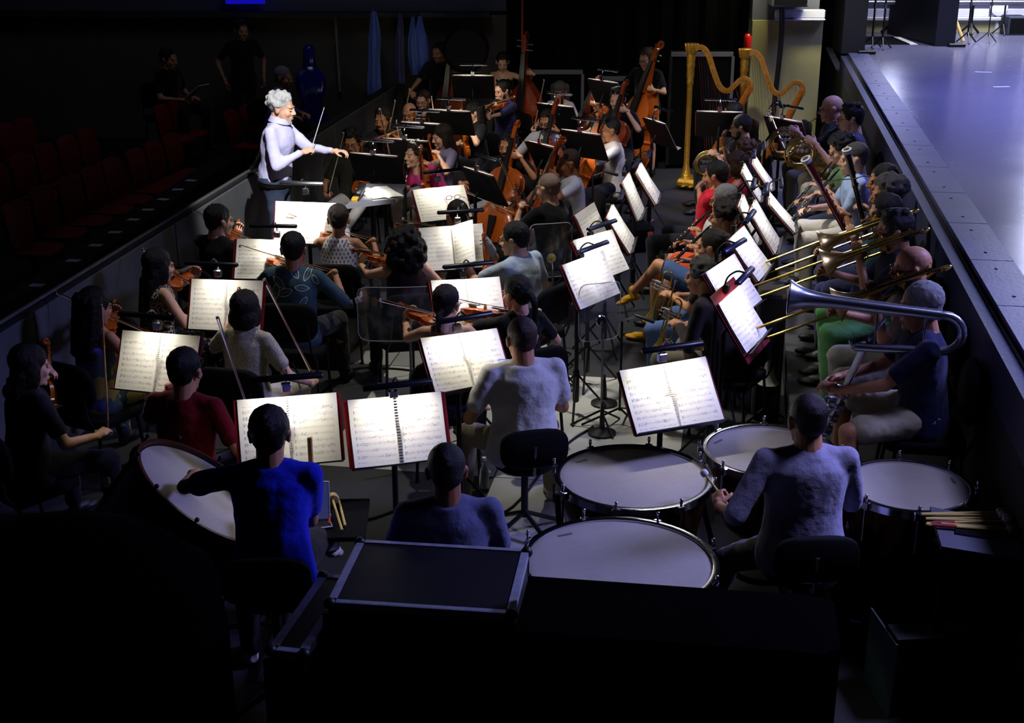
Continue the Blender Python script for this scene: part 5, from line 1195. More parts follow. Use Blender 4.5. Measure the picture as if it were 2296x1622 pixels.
# ------------------------------------------------------------------ stands with music, folders and lamps
LAMPS = []
def station(key, x, y, z, yaw, tilt, roll, W, H, who, base=0.0, folder=1, spiral=0, lamp='LAMPBODY', lampx=0.0, lampz=.055, power=1.08, lampyaw=0.0, Hf=None, skew=0.0, Wf=None):
    c = V(x, y, z); Mp = TR(c) @ RZ(yaw) @ RX(-tilt); up = Mp[:3, 2]; bk = Mp[:3, 1]
    Md = TR((x, y, 0)) @ RZ(yaw)
    place('music_stand', TR(c*V(1, 1, 0)+V(0, 0, base)+bk*V(1, 1, 1)*.006) @ RZ(yaw), 'black music stand ' + who, 'music stand', None, h=round(z-base, 3), tilt=round(tilt, 3), H=round(H, 2))
    if folder: place('music_folder', Mp @ RY(-roll), 'open dark red folder behind the music ' + who, 'folder', None, W=round(Wf or W+.03, 3), H=round((Hf or H)+.0, 3), skew=skew)
    place('sheet_music', Mp @ TR((0, -.003, 0)) @ RY(-roll), 'open white music pages on the stand ' + who, 'sheet music', None, W=round(W, 3), H=round(H, 3), spiral=spiral, seed=hash_(key))
    if lamp: lamp_at(c+up*(H/2)+V(0, 0, lampz)+Mp[:3, 0]*lampx, yaw+lampyaw, c-up*H*.18, who, lamp, power)
def lamp_at(p, yaw, target, who, body, power):
    M = TR(p) @ RZ(yaw); r = place('stand_lamp', M, 'lit tube lamp clipped above the music ' + who, 'lamp', None, body=body)
    q = ap(M, (0, -.10, .062)); light('stand_lamp_light', 'AREA', tuple(q), tuple(np.asarray(target)*.62+V(q[0], q[1], q[2]-.3)*.38), power, (1, .955, .86), .32, .03, spread=R(135))
BL = .95
ST_ = [
('S1',-1.691,10.788,1.060,-0.116,0.335,-0.015,0.503,0.342,'before the violinist in the white print top',dict(lamp='STEEL',lampz=.10)),
('S2',-1.851,9.922,0.986,-0.055,0.481,-0.017,0.494,0.311,'before the violinist in the leaf print shirt',dict(lampx=.06,Wf=.545)),
('S3',-1.895,8.559,1.048,-0.153,0.436,0.014,0.494,0.345,'before the violinist in the beige lace top',dict(spiral=1,lampx=-.07,Wf=.53)),
('S4',-2.059,7.399,1.062,-0.265,0.455,0.009,0.495,0.350,'before the violinist in the red tee',dict(spiral=1,lampx=-.03,Wf=.53)),
('S5',-1.134,6.364,1.068,0.211,0.424,0.002,0.501,0.348,'before the percussionist in royal blue',dict(spiral=1,lampz=.06,Wf=.54)),
('S6',-0.586,6.418,1.049,0.312,0.475,-0.018,0.491,0.348,'before the player in the slate tee',dict(spiral=2,lampz=.02,Wf=.54)),
('S7',-0.269,7.441,1.058,0.503,0.701,-0.041,0.495,0.349,'before the player in the white tee',dict(spiral=1,lampz=.05)),
('S8',-0.295,8.745,1.011,0.382,0.577,-0.054,0.488,0.333,'before the violinist behind the first clear screen',dict(spiral=1,lampz=.05)),
('S9',-0.455,10.033,1.050,0.268,0.424,0.002,0.499,0.341,'with the page being turned',dict(lampx=.06)),
('S10',-0.616,11.719,1.000,0.454,0.600,0.007,0.491,0.315,'before the violinist with glasses pushed up',dict(lampz=.09)),
('S12',0.844,6.689,1.131,0.386,0.653,0.014,0.520,0.357,'standing between the kettledrums and the trumpets',dict(spiral=1,lampz=.05,power=1.35)),
('S13',0.552,9.181,1.043,0.919,0.498,-0.009,0.502,0.334,'behind the tilted clear screen at the trumpets',dict(power=BL, lamp='LAMPBLUE',lampz=.02)),
('S14',0.662,9.812,1.044,0.903,0.552,-0.026,0.495,0.342,'next beyond the tilted clear screen',dict(power=BL, lamp='LAMPBLUE',lampz=.02)),
('S15',0.868,10.639,1.047,1.418,0.578,-0.008,0.500,0.339,'before the oboist in denim shorts',dict(power=BL, lamp='LAMPBLUE')),
('S27',0.640,10.65,1.060,1.20,0.45,0.0,0.48,0.32,'half hidden behind the blue grey lamps',dict(lamp=None)),
('S25',1.056,11.663,1.082,1.371,0.420,-0.014,0.500,0.355,'before the oboist in the white tee',dict(power=BL, lamp='LAMPBLUE')),
('S26',1.248,12.323,1.053,1.397,0.578,0.005,0.499,0.342,'before the flautist in the red tee',dict(power=BL, lamp='LAMPBLUE')),
('S16',1.379,7.745,1.217,1.164,0.594,-0.03,0.489,0.335,'before the cimbasso, with the folder hanging out',dict(power=BL, lamp='LAMPBLUE',Hf=.46,Wf=.52)),
('S17',1.395,8.218,1.273,1.044,0.626,0.019,0.501,0.349,'before the bald trombonist',dict(power=BL, lamp='LAMPBLUE')),
('S18',1.645,9.092,1.255,1.234,0.677,-0.046,0.493,0.349,'before the trombonist in green trousers',dict(power=BL, lamp='LAMPBLUE')),
('S19',1.857,9.735,1.290,1.333,0.585,-0.029,0.497,0.360,'before the trombonist with fringe and spectacles',dict(power=BL, lamp='LAMPBLUE')),
('S20',1.830,10.230,1.225,1.354,0.472,-0.021,0.498,0.330,'before the grey curled bassoonist',dict(power=BL, lamp='LAMPBLUE')),
('S21',2.111,11.801,1.172,1.375,0.570,-0.023,0.496,0.304,'before the clarinettist in the pale blue polo',dict(power=BL, lamp='LAMPBLUE')),
('S22',2.292,12.280,1.162,1.394,0.635,-0.03,0.491,0.304,'before the clarinettist in green',dict(power=BL, lamp='LAMPBLUE')),
('S23',2.20,10.85,1.13,1.40,.75,0,.48,.32,'before the bassoonist in navy',dict(power=BL, lamp='LAMPBLUE')),
('S24',2.72,13.9,1.25,1.45,.45,0,.48,.34,'before the bald horn player',dict(lamp='LAMPBODY')),
]
for s_ in ST_: station(*s_[:10], **s_[10])
def backstation(key, L, Rr, who, z=1.22, tilt=.5, W=.50, H=.33, lamp='LAMPBODY', power=4.5, music=1):
    a, b = V(*at(*L, z), z), V(*at(*Rr, z), z); m = (a+b)/2; r = nrm(a-b); yaw = math.atan2(r[1], r[0])
    up = ap(RZ(yaw) @ RX(-tilt), (0, 0, 1)); c = m-up*H/2
    station(key, c[0], c[1], c[2], yaw, tilt, 0, W, H, who, 0, music, 0, lamp, 0, .04, power)
backstation('B1', (782, 343), (892, 351), 'facing away before the violinist in white trousers', lamp='STEEL')
backstation('B2', (858, 310), (957, 317), 'facing away left of the magenta tee', lamp='STEEL')
backstation('B3', (901, 274), (993, 279), 'facing away below the striped top')
backstation('B4', (966, 246), (1047, 250), 'facing away below the dark bass player')
backstation('B5', (1017, 169), (1103, 170), 'facing away left of the strap top bassist', z=1.42)
backstation('B6', (1034, 373), (1108, 396), 'facing away left of the cellist in black', lamp='STEEL')
backstation('B7', (1204, 231), (1284, 240), 'facing away before the wavy haired player', lamp='STEEL')
backstation('B8', (1257, 290), (1345, 302), 'facing away before the cellist with bare arms')
backstation('B9', (1184, 316), (1240, 330), 'facing away before the smiling cellist', W=.42)
backstation('B10', (1314, 176), (1388, 187), 'facing away before the bassist in shorts', z=1.42)
backstation('B11', (1440, 262), (1496, 280), 'edge on, right of the young cellist', W=.46)
backstation('B12', (1579, 250), (1648, 252), 'facing away between the harp columns', z=1.3)
backstation('B13', (1715, 260), (1796, 274), 'facing away under the right hand harp', z=1.3)

for o in list(SC.objects):
    if o.name.startswith('sheet_music') and 'page being turned' in o.get('label', ''):
        P = []; nx = 10
        for j in range(4):
            for i in range(nx+1):
                f = i/nx; P.append((.002+.165*f-.03*f*(1-j/3), -.012-.115*math.sin(f*1.9)*(.35+.65*(1-j/3))-.01, (j/3-.5)*.33+.035*f))
        n = nx+1; fs = [(j*n+i, j*n+i+1, (j+1)*n+i+1, (j+1)*n+i) for j in range(3) for i in range(nx)]
        me = bpy.data.meshes.new('turning_page'); me.from_pydata(P, [], fs); ul = me.uv_layers.new()
        for lp in me.loops: ul.data[lp.index].uv = ((lp.vertex_index % n)/nx, (lp.vertex_index//n)/3)
        me.materials.append(SHEET); me.shade_smooth(); q = bpy.data.objects.new('turning_page', me); COL.objects.link(q); q.parent = o
# ------------------------------------------------------------------ the players
def motif_mat():
    k = NT('white_cotton_with_dark_leaf_sprigs', .85, .1); vec, x, y, z = k.xyz('Object')
    s = 33.0; zz = k.M('MULTIPLY', z, s*.95); row = k.M('FLOOR', zz); xx = k.M('ADD', k.M('MULTIPLY', x, s), k.M('MULTIPLY', k.M('MODULO', row, 2.0), .5))
    fx = k.M('ABSOLUTE', k.M('SUBTRACT', k.M('FRACT', xx), .5)); fz = k.M('SUBTRACT', k.M('FRACT', zz), .45)
    wd = k.M('SUBTRACT', .26, k.M('MULTIPLY', k.M('ABSOLUTE', fz), .42)); inside = k.M('LESS_THAN', fx, wd); inside = k.M('MULTIPLY', inside, k.M('LESS_THAN', k.M('ABSOLUTE', fz), .40))
    n = k.noise(vec, 160, 1); inside = k.M('MULTIPLY', inside, k.M('GREATER_THAN', n, .42))
    return k.color(k.mix(inside, lin((206, 204, 208)), lin((70, 70, 84))))
def leaf_mat():
    k = NT('dark_slate_cotton_with_white_leaf_outlines', .85, .1); vec, x, y, z = k.xyz('Object'); acc = None
    for cx, cz, L, a in [(q[0]*.9, q[1]*.85+.19, q[2]*.85, q[3]) for q in [(-.10, .88, .070, .9), (-.13, .80, .075, -.2), (-.05, .80, .075, -1.2), (-.16, .76, .06, .5), (.03, .97, .06, .6), (.09, .84, .06, 1.4), (.00, .64, .065, 0), (.055, .63, .055, .8), (-.06, .64, .055, -.8), (.13, .95, .06, -.4), (-.02, .50, .06, .3), (.12, .60, .06, .2), (.19, .90, .05, .5), (-.20, .66, .05, .1), (.10, .72, .05, -.6)]]:
        dx = k.M('SUBTRACT', x, cx); dz = k.M('SUBTRACT', z, cz); c, s = math.cos(a), math.sin(a)
        u = k.M('ADD', k.M('MULTIPLY', dx, c), k.M('MULTIPLY', dz, s)); v = k.M('SUBTRACT', k.M('MULTIPLY', dz, c), k.M('MULTIPLY', dx, s))
        w2 = L*.42; o = (L*L-w2*w2)/(2*w2); Rr = o+w2
        d = k.M('SUBTRACT', k.M('SQRT', k.M('ADD', k.M('POWER', k.M('ADD', k.M('ABSOLUTE', u), o), 2.0), k.M('MULTIPLY', v, v))), Rr)
        ln = k.M('LESS_THAN', k.M('ABSOLUTE', d), .0026); vein = k.M('MULTIPLY', k.M('LESS_THAN', k.M('ABSOLUTE', u), .0015), k.M('LESS_THAN', d, 0.0)); q = k.M('MAXIMUM', ln, k.M('MULTIPLY', vein, .6))
        q = k.M('MULTIPLY', q, k.M('LESS_THAN', k.M('ABSOLUTE', v), L))
        acc = q if acc is None else k.M('MAXIMUM', acc, q)
    n = k.noise(vec, 18, 4)
    return k.color(k.mix(acc, k.mix(n, lin((44, 66, 74)), lin((74, 96, 104))), lin((200, 208, 206))))
def mottled(name, a, b, scale, c=None, thr=.5):
    k = NT(name, .85, .1); vec, x, y, z = k.xyz('Object'); n = k.noise(vec, scale, 3)
    f = k.M('GREATER_THAN', n, thr); col = k.mix(f, lin(a), lin(b))
    if c: col = k.mix(k.M('GREATER_THAN', k.noise(vec, scale*.7, 1), .58), col, lin(c))
    return k.color(col)
def stripes(name, a, b, freq, axis=2):
    k = NT(name, .85, .1); o = k.xyz('Object'); f = k.M('GREATER_THAN', k.M('FRACT', k.M('MULTIPLY', o[1+axis], freq)), .5)
    return k.color(k.mix(f, lin(a), lin(b)))
DENIM = mat('blue_denim', (66, 92, 140), .85, bump=.3, bscale=120, var=.2, vscale=12)
JEANS = mat('dark_denim', (50, 60, 82), .85, bump=.3, bscale=120, var=.2, vscale=12)
NAVY, BLK, KHAKI = (26, 28, 60), (12, 12, 14), (150, 142, 112)
# --- conductor on a podium
cx, cy = -1.83, 10.75
root = thing('podium', 'low black conductor podium box in the pit', 'podium', TR((cx-.02, cy+.05, 0)) @ RZ(AXA)); g = G(); g.box((-.55, -.55, 0), (.55, .55, .33), bev=.01); g.build('base', BLACK, root, smooth=False); g = G(); g.box((-.54, -.54, .33), (.54, .54, .345)); g.build('carpet_top', BLACKCLOTH, root, smooth=False)
person('cond', 'conductor in pale lavender shirt, baton raised in one hand', (627, 207), R(-97), hair='curlyshort', hc='white', beard='white', tone='fair', top=(196, 192, 226), topmat=mat('pale_lavender_striped_cotton', (200, 196, 232), .8, bump=.3, bscale=14, var=.1), sleeve='long', legmat=JEANS, stand=1, z0=.345, lean=.10, head=(-.05, .12), pose=None, big=1.12, folds=.034,
       lh=(V(-.13, .50, 1.14), V(.12, 1, .08), V(0, 0, -1)), rh=(V(.12, .28, 1.17), V(-.1, .9, .35), V(-.6, .1, -.7)), lpole=V(-.35, -.2, -1), rpole=V(.6, -.3, -.9), lc=1, rc=2, neckline=1, tuck=1, label='person in pale lavender shirt and dark jeans, conducting with baton raised')
P = PPL['cond']; g = G(); n0 = P['hip']
g.rings([np.array([n0+P['up']*t+P['fw']*yo+P['rt']*math.cos(a)*rr+P['fw']*math.sin(a)*rr*.95-P['up']*.02*max(0, math.sin(a)) for a in np.arange(20)*2*PI/20]) for t, rr, yo in ((.455, .092, .0), (.50, .080, .012), (.535, .078, .020), (.532, .086, .020), (.49, .100, .014))], cap0=False, cap1=False); g.build('collar', MC['pale_lavender_striped_cotton'], P['root'])
P = PPL['cond']; hp = ap(P['M'], P['wR']+V(-.02, .08, .03)); tip = hp+V(.13, -.02, .36); root = thing('baton', 'white baton raised in the right hand of the conductor', 'baton', TR(hp) @ frame(tip-hp, V(0, 1, 0)))
g = G(); g.tube([(0, -.02, 0), (0, .38, 0)], [.0042, .0026], 6); g.build('stick', WHITEP, root); g = G(); g.ell((0, -.02, 0), (.010, .022, .010), 10); g.build('grip', PALEWOOD, root)
g = G(); b0 = P['hip']; g.rings([np.array([b0+P['up']*t+P['rt']*math.cos(a)*.206+P['fw']*math.sin(a)*.152 for a in np.arange(20)*2*PI/20]) for t in (-.058, -.022)]); g.build('belt', EBONY, P['root'])
# conductor's desk with score
DZ = 1.10
b = [V(*at(u, v, DZ), DZ) for u, v in ((771, 466), (888, 452), (912, 413), (821, 412))]; dc = sum(b)/4; dxr = nrm((b[1]-b[0]+b[2]-b[3])*V(1, 1, 0)); da = math.atan2(dxr[1], dxr[0])
root = thing('conductor_desk', 'grey topped conductor desk on two black legs', 'desk', TR((dc[0], dc[1], 0)) @ RZ(da)); g = G(); Mi = np.linalg.inv(TR((dc[0], dc[1], 0)) @ RZ(da)); lp = [ap(Mi, p) for p in b]
g.prism([tuple(p[:2]) for p in lp], DZ-.014, DZ); g.build('desk_top', GREYCASE, root, smooth=False)
g = G(); g.prism([tuple(lp[0][:2]), tuple(lp[1][:2]), tuple((lp[1]+V(0, .015, 0))[:2]), tuple((lp[0]+V(0, .015, 0))[:2])], DZ, DZ+.02); g.build('desk_lip', GREYCASE, root, smooth=False)
for q in (-1, 1): g = G(); g.tube([(q*.06, 0, .05), (q*.06, 0, DZ-.012)], .02, 10); g.build('leg', BLACK, root); g = G(); g.box((q*.06-.03, -.25, 0), (q*.06+.03, .25, .05), bev=.01); g.build('foot', BLACK, root, smooth=False)
b = [V(*at(u, v, DZ), DZ) for u, v in ((801, 455), (874, 448), (899, 418), (830, 425))]; sc_ = sum(b)/4; ex = nrm(b[1]-b[0]+b[2]-b[3]); ez = np.cross(ex, V(0, 0, -1)); Ms = np.eye(4); Ms[:3, 0] = ex; Ms[:3, 1] = V(0, 0, -1); Ms[:3, 2] = ez; Ms[:3, 3] = sc_+V(0, 0, .002)
place('sheet_music', Ms, 'open full score lying on the conductor desk', 'sheet music', None, W=round(float(np.linalg.norm(b[1]-b[0])), 2), H=round(float(abs(np.dot(b[3]-b[0], ez))), 2), seed=3)
a_, b_ = V(*at3(779, 456, 1.14)), V(*at3(828, 413, 1.14)); root = thing('desk_lamp', 'slim black and yellow lamp lying along the left of the conductor desk', 'lamp', TR((a_+b_)/2) @ frame(np.cross(V(0, 0, 1), b_-a_), V(.3, -.3, 1))); g = G(); g.box((-.16, -.03, -.02), (.16, .03, .02), bev=.006); g.build('case', BLACK, root, smooth=False); g = G(); g.box((-.165, -.028, -.018), (-.10, .028, .024), bev=.004); g.build('end_plate', mat('yellow_plastic', (205, 160, 50), .5), root, smooth=False)
light('desk_lamp_light', 'AREA', tuple((a_+b_)/2+V(.035, 0, .10)), tuple(sc_+V(.03, 0, 0)), 1.1, (1, .97, .9), .04, .26, spread=R(140))
# --- violins on the left
F, M_ = 'f', 'm'
person('B', 'violinist in dark clothes at the far left edge', (60, 775), R(-38), F, 'long', 'black', (26, 24, 34), 'short', pose='vrest', tone='fair', head=(-.35, .1), lean=.12)
person('C', 'violinist in a colourful strap top and long wavy hair', (207, 648), R(-28), F, 'wavy', 'black', bare=1, sleeve='none', topmat=mottled('bright_mottled_silk', (70, 84, 96), (150, 130, 70), 9, (70, 70, 150)), legmat=mottled('bright_mottled_skirt', (60, 74, 86), (170, 150, 80), 12, (90, 80, 170)), pose='violin', tone='tan', head=(-.2, .15))
person('D', 'violinist in a sleeveless speckled top, face in profile', (350, 560), R(-48), F, 'long', 'black', sleeve='none', topmat=mottled('cream_black_speckle', (24, 22, 22), (176, 160, 140), 70), legmat=mottled('black_cream_speckle', (16, 15, 16), (120, 112, 104), 45, None, .6), pose='violin', tone='fair', head=(.0, .08))
person('E', 'violinist in black tee against the pit wall', (487, 460), R(-35), M_, 'short', 'black', BLK, pose='violin', tone='fair', head=(-.25, .05))
person('F', 'violinist in a white sleeveless top with leaf sprigs', (757, 460), R(-4), F, 'bun', 'dark', sleeve='none', topmat=motif_mat(), legs=(20, 20, 26), pose='violin', tone='tan', head=(.1, .1))
person('G', 'violinist in a dark shirt with white leaf outlines', (655, 522), R(-4), M_, 'short', 'black', topmat=leaf_mat(), sleeve='half', legs=(44, 44, 46), pose='violin', tone='tan', spread=.2, head=(.12, .1))
person('H', 'violinist in a beige lace top with bobbed hair', (547, 655), R(-14), F, 'bob', 'dark', topmat=mottled('beige_lace', (150, 140, 120), (196, 188, 166), 160), sleeve='short', legs=(196, 188, 180), pose='vrest', tone='fair', head=(0, .12), rh=(V(.36, .22, .60), V(-.1, 1, .1), V(-.6, .1, -.8)))
PPL['H']['bowM'] = TR((.33, .32, .60)) @ frame(V(-.48, .16, .80), V(0, 0, 1))
person('I', 'violinist in a dark red tee', (410, 783), R(-12), M_, 'short', 'black', (112, 10, 18), pose='vrest', tone='tan', rh=(V(.33, .22, .66), V(-.2, 1, .1), V(-.6, .1, -.8)))
PPL['I']['bowM'] = TR((.27, .36, .66)) @ frame(V(-.30, .12, .85), V(0, 0, 1))
person('J', 'violinist with a mass of dark curls', (907, 516), R(12), F, 'bigcurls', 'black', (52, 30, 32), sleeve='none', pose='violin', tone='fair', legs=(30, 30, 34))
person('K', 'violinist with sunglasses pushed up on the head', (1025, 449), R(24), M_, 'crop', 'black', (180, 180, 184), pose='violin', glasses=3, tone='tan')
person('L', 'violinist in a pale grey blue tee turning a page', (1155, 499), R(52), M_, 'short', 'black', (158, 172, 190), pose='vrest', glasses=1, tone='fair', head=(.25, .1), big=1.08, lean=.18, legs=(40, 40, 48), lh=(V(-.15, .50, .98), V(-.1, 1, .2), V(.2, .3, -1)))
person('M', 'violinist with red spectacles and a low ponytail', (1000, 642), R(2), F, 'lowpony', 'dark', bare=1, sleeve='none', top=(40, 40, 70), pose='violin', glasses=2, tone='fair', head=(-.35, .2), legs=(28, 28, 58))
person('N', 'violinist in black with a curly ponytail', (1160, 620), R(28), F, 'pony', 'black', (9, 9, 11), 'short', pose='violin', tone='fair', head=(.3, .1), legs=(12, 12, 14))
person('O', 'player in a plain white tee', (1170, 713), R(14), M_, 'crop', 'stubble', (206, 204, 198), pose='lap', seat=.52, tone='tan', big=1.2, legs=KHAKI, spread=.22, head=(.1, .12), lh=(V(-.22, .22, .74), V(.4, 1, .1), V(0, 0, -1)), shoes=(170, 170, 170))
person('P', 'percussionist in a royal blue tee', (600, 915), R(2), M_, 'short', 'black', (16, 34, 190), pose='lap', seat=.68, tone='tan', big=1.04, lean=.16, rh=(V(.07, .40, .92), V(-.2, .9, .1), V(-.4, .1, -.8)), rpole=V(.15, -.3, -1), legs=(20, 20, 26), head=(.05, .12), lh=(V(-.42, .44, 1.03), V(.45, .8, -.3), V(.2, -.2, -1)), lpole=V(-1, -.3, -.3), lc=1, legr=((.15, .46, .66), (.17, .88, .42)), shoes=(214, 208, 198))
person('Q', 'player in a slate blue tee', (1000, 998), R(6), M_, 'crop', 'black', (96, 100, 132), pose='lap', seat=.52, tone='brown', big=1.12, legs=(30, 30, 36))
person('R', 'timpanist in a lavender grey collared shirt', (1815, 885), R(4), M_, 'crop', 'dark', (150, 146, 170), 'half', pose='lap', seat=.66, tone='tan', big=1.15, legs=(88, 86, 84), neckline=1, spread=.3, head=(.12, .1), lh=(V(-.36, .20, .86), V(.1, .9, .5), V(.6, .1, -.6)), rh=(V(.20, .34, .80), V(-.2, .9, .1), V(-.4, .1, -.8)), lc=2)
person('S', 'bald violist in black behind the tall clear screen', (1231, 390), R(48), M_, 'crop', 'stubblegrey', BLK, pose='vrest', tone='fair', big=1.1)
# --- strings facing the camera
person('T', 'violinist in white trousers and a dark olive shirt', (788, 290), R(176), M_, 'curlyshort', 'black', (48, 50, 44), 'short', pose='vrest', tone='tan', legs=(186, 184, 186), glasses=1, legl=((-.20, .40, .66), (-.02, .62, .40)), shoes=(200, 200, 205), head=(0, .15))
person('U', 'bearded violinist in dark brown', (858, 240), R(170), M_, 'short', 'dark', (40, 36, 36), pose='violin', beard='dark', tone='tan', head=(-.15, .1), tall=1.04)
person('V', 'balding violinist with spectacles behind a stand', (918, 231), R(165), M_, 'ring', 'pepper', (30, 30, 34), pose='vrest', glasses=1, tone='tan', tall=.93)
person('W', 'violinist in a black and white striped top', (948, 203), R(165), F, 'pony', 'dark', topmat=stripes('black_white_stripes', (20, 20, 24), (190, 190, 195), 26), pose='vrest', glasses=1, tone='fair')
person('X', 'violist in a magenta tee leaning forward', (933, 318), R(118), M_, 'curlyshort', 'dark', (236, 62, 150), pose='vrest', tone='fair', lean=.50, head=(.1, -.05), legs=(60, 50, 46), rh=(V(-.02, .48, .84), V(-.3, .8, .3), V(-.5, .2, -.8)))
PPL['X']['bowM'] = TR((-.06, .56, .84)) @ frame(V(.22, .10, 1), V(0, 1, 0))
person('Y', 'violist with long dark hair in grey and lavender', (993, 280), R(122), F, 'long', 'dark', (110, 104, 130), 'short', pose='vrest', tone='fair', legs=(90, 86, 96), head=(-.15, .15))
person('Z', 'violist in black with loose dark hair', (1062, 227), R(120), F, 'wavy', 'black', (14, 14, 16), 'short', pose='vrest', tone='fair', legs=(34, 34, 44), head=(-.2, .12))
person('AA', 'violist in navy with beard and spectacles', (1127, 180), R(128), M_, 'short', 'black', (38, 36, 84), 'half', pose='viola', glasses=1, beard='dark', tone='fair')
person('AB', 'cellist in a black tee with moustache', (1138, 298), R(158), M_, 'short', 'black', (14, 14, 20), pose='cello', beard='black', tone='tan', spread=.32, head=(.1, .05), legs=(150, 156, 166))
person('AC', 'smiling cellist in a white shirt with spectacles', (1227, 247), R(158), M_, 'short', 'dark', (212, 210, 214), 'half', pose='cello', glasses=1, tone='tan', spread=.32)
person('AD', 'cellist in a white polo in profile', (1370, 265), R(95), M_, 'crop', 'black', (214, 208, 200), 'half', pose='cello', tone='tan', spread=.32, legs=(26, 26, 34), big=1.05)
person('AE', 'bald cellist in a white shirt behind a microphone', (1277, 335), R(98), M_, 'crop', 'stubble', (206, 208, 218), 'short', pose='cello', tone='brown', spread=.32)
person('AF', 'bass player in a black strap top', (1127, 118), R(170), F, 'lowpony', 'black', BLK, sleeve='none', bare=1, pose='bass', stand=1, tone='fair', head=(.2, .35), tall=.98, bass=(V(-.30, .34, .20), V(-.06, -.05, 1), 1.12), rh=(V(-.08, .36, 1.12), V(-.7, .7, -.1), V(-.2, -.3, -1)))
person('AG', 'bass player in a black tee near the blue garments', (985, 95), R(165), M_, 'short', 'black', (12, 12, 18), pose='bass', stand=1, tone='tan', head=(-.3, .1))
person('AH', 'bass player in grey shorts and black tee', (1450, 108), R(140), M_, 'short', 'brown', (15, 15, 20), pose='bass', stand=1, tone='fair', glasses=1, shorts=1, legs=(140, 142, 150), head=(.2, .22), bass=(V(.02, .48, .20), V(-.28, -.16, 1), 1.05))
person('AI', 'young cellist in a black tee', (1386, 196), R(150), M_, 'quiff', 'black', (14, 14, 16), pose='cello', tone='fair', spread=.32, head=(.15, .1), tall=1.05, seat=.52)
person('AJ', 'cellist with bare arms and dark hair', (1345, 208), R(118), F, 'pony', 'black', BLK, sleeve='none', bare=1, pose='cello', tone='tan', spread=.3, tall=.92)
person('AK', 'violist with long wavy greying hair in pale top', (1255, 184), R(155), F, 'wavy', 'pepper', (200, 200, 210), 'short', pose='vrest', glasses=1, tone='fair', head=(.2, .2))
# --- winds left row
person('AL', 'dark haired player in black between the harps', (1645, 230), R(85), M_, 'short', 'black', BLK, pose='lap', glasses=1, tone='tan')
person('AM', 'horn player resting in black, hand at the beard', (1664, 258), R(72), M_, 'short', 'dark', (12, 12, 14), pose='hornrest', glasses=1, beard='dark', tone='fair', legs=(56, 56, 58))
person('AN', 'wind player with light curly hair', (1673, 313), R(75), F, 'curlyshort', 'light', (44, 30, 34), pose='lap', tone='fair')
person('AO', 'flautist in a bright red top', (1652, 341), R(72), F, 'bob', 'brown', (196, 24, 34), 'none', pose='flute', tone='tan', head=(.1, 0))
person('AP', 'flautist in a red tee with dark hair', (1608, 362), R(64), M_, 'short', 'black', (205, 24, 46), 'short', pose='flute', tone='tan', legs=(30, 30, 36), lean=-.22)
person('AQ', 'oboist in a white tee with a grey ponytail', (1627, 415), R(64), M_, 'lowpony', 'grey', (214, 212, 210), 'half', pose='oboe', tone='tan', glasses=1, legs=(215, 84, 40), shorts=1, lean=-.25)
person('AR', 'oboist with dark curls, legs crossed in denim shorts', (1627, 450), R(62), M_, 'curlyshort', 'dark', (60, 62, 70), 'short', pose='oboe', tone='tan', glasses=1, lean=-.1, shorts=1, legmat=DENIM, shoemat=mat('mustard_suede', (205, 150, 22), .8, bump=.3, bscale=200), legl=((-.06, .50, .70), (.03, .76, .40)), legr=((.12, .46, .53), (-.03, .60, .085)))
person('AS', 'trumpeter with knotted hair in blue jeans', (1602, 515), R(62), M_, 'knot', 'dark', (46, 40, 38), 'short', pose='holdtpt', tone='tan', legmat=DENIM)
person('AT', 'trumpeter in a dark brown shirt with greying curls', (1578, 580), R(58), M_, 'curlyshort', 'pepper', (52, 46, 42), 'long', pose='holdtpt', tone='tan', legs=(120, 112, 96), big=1.1, lean=.36)
# --- winds and brass on the riser
Z0 = .42
person('AU', 'bald horn player in a black polo', (1868, 214), R(84), M_, None, 'grey', (14, 14, 18), 'short', pose='horn', tone='fair', glasses=1, z0=Z0, legs=(104, 106, 92))
person('AV', 'horn player with dark hair in a slate tee', (1912, 233), R(82), M_, 'quiff', 'black', (58, 62, 86), 'short', pose='horn', tone='fair', glasses=1, z0=Z0, legs=(186, 180, 160), tall=1.03)
person('AW', 'clarinettist in green bent over the music', (1892, 300), R(88), M_, 'curlyshort', 'black', (100, 132, 90), 'short', pose='clarinet', tone='fair', glasses=1, z0=Z0, lean=.26, head=(0, .45), tall=.97, legs=(52, 58, 78))
person('AX', 'clarinettist in a pale blue polo', (1920, 320), R(84), M_, 'crop', 'pepper', (168, 190, 232), 'short', pose='clarinet', tone='fair', z0=Z0, legs=(214, 208, 198), neckline=1)
person('AY', 'bassoonist in navy behind the blue polo', (1985, 369), R(84), M_, 'short', 'black', (26, 28, 48), 'short', pose='bassoon2', tone='tan', z0=Z0, legs=(42, 44, 78), tall=.96)
person('AZ', 'bassoonist with grey curls in dark shirt', (1998, 394), R(84), M_, 'curlyshort', 'pepper', (20, 20, 26), 'short', pose='bassoon', tone='tan', z0=Z0, legs=(44, 46, 84), tall=1.05)
person('BA', 'trombonist with a black fringe and spectacles', (1990, 437), R(82), M_, 'short', 'black', (40, 70, 80), 'short', pose='trombone', tone='fair', glasses=1, z0=Z0, legs=(48, 50, 92), tall=.97)
person('BB', 'trombonist in navy tee and green trousers', (2012, 471), R(80), M_, 'quiff', 'black', (20, 24, 46), 'short', pose='trombone', tone='tan', glasses=1, z0=Z0, legs=(92, 150, 92), tall=1.03)
person('BC', 'bald trombonist with beard and spectacles', (2052, 553), R(80), M_, None, 'grey', (150, 134, 120), 'short', pose='trombone', tone='tan', glasses=1, beard='dark', z0=Z0, legs=(140, 138, 128))
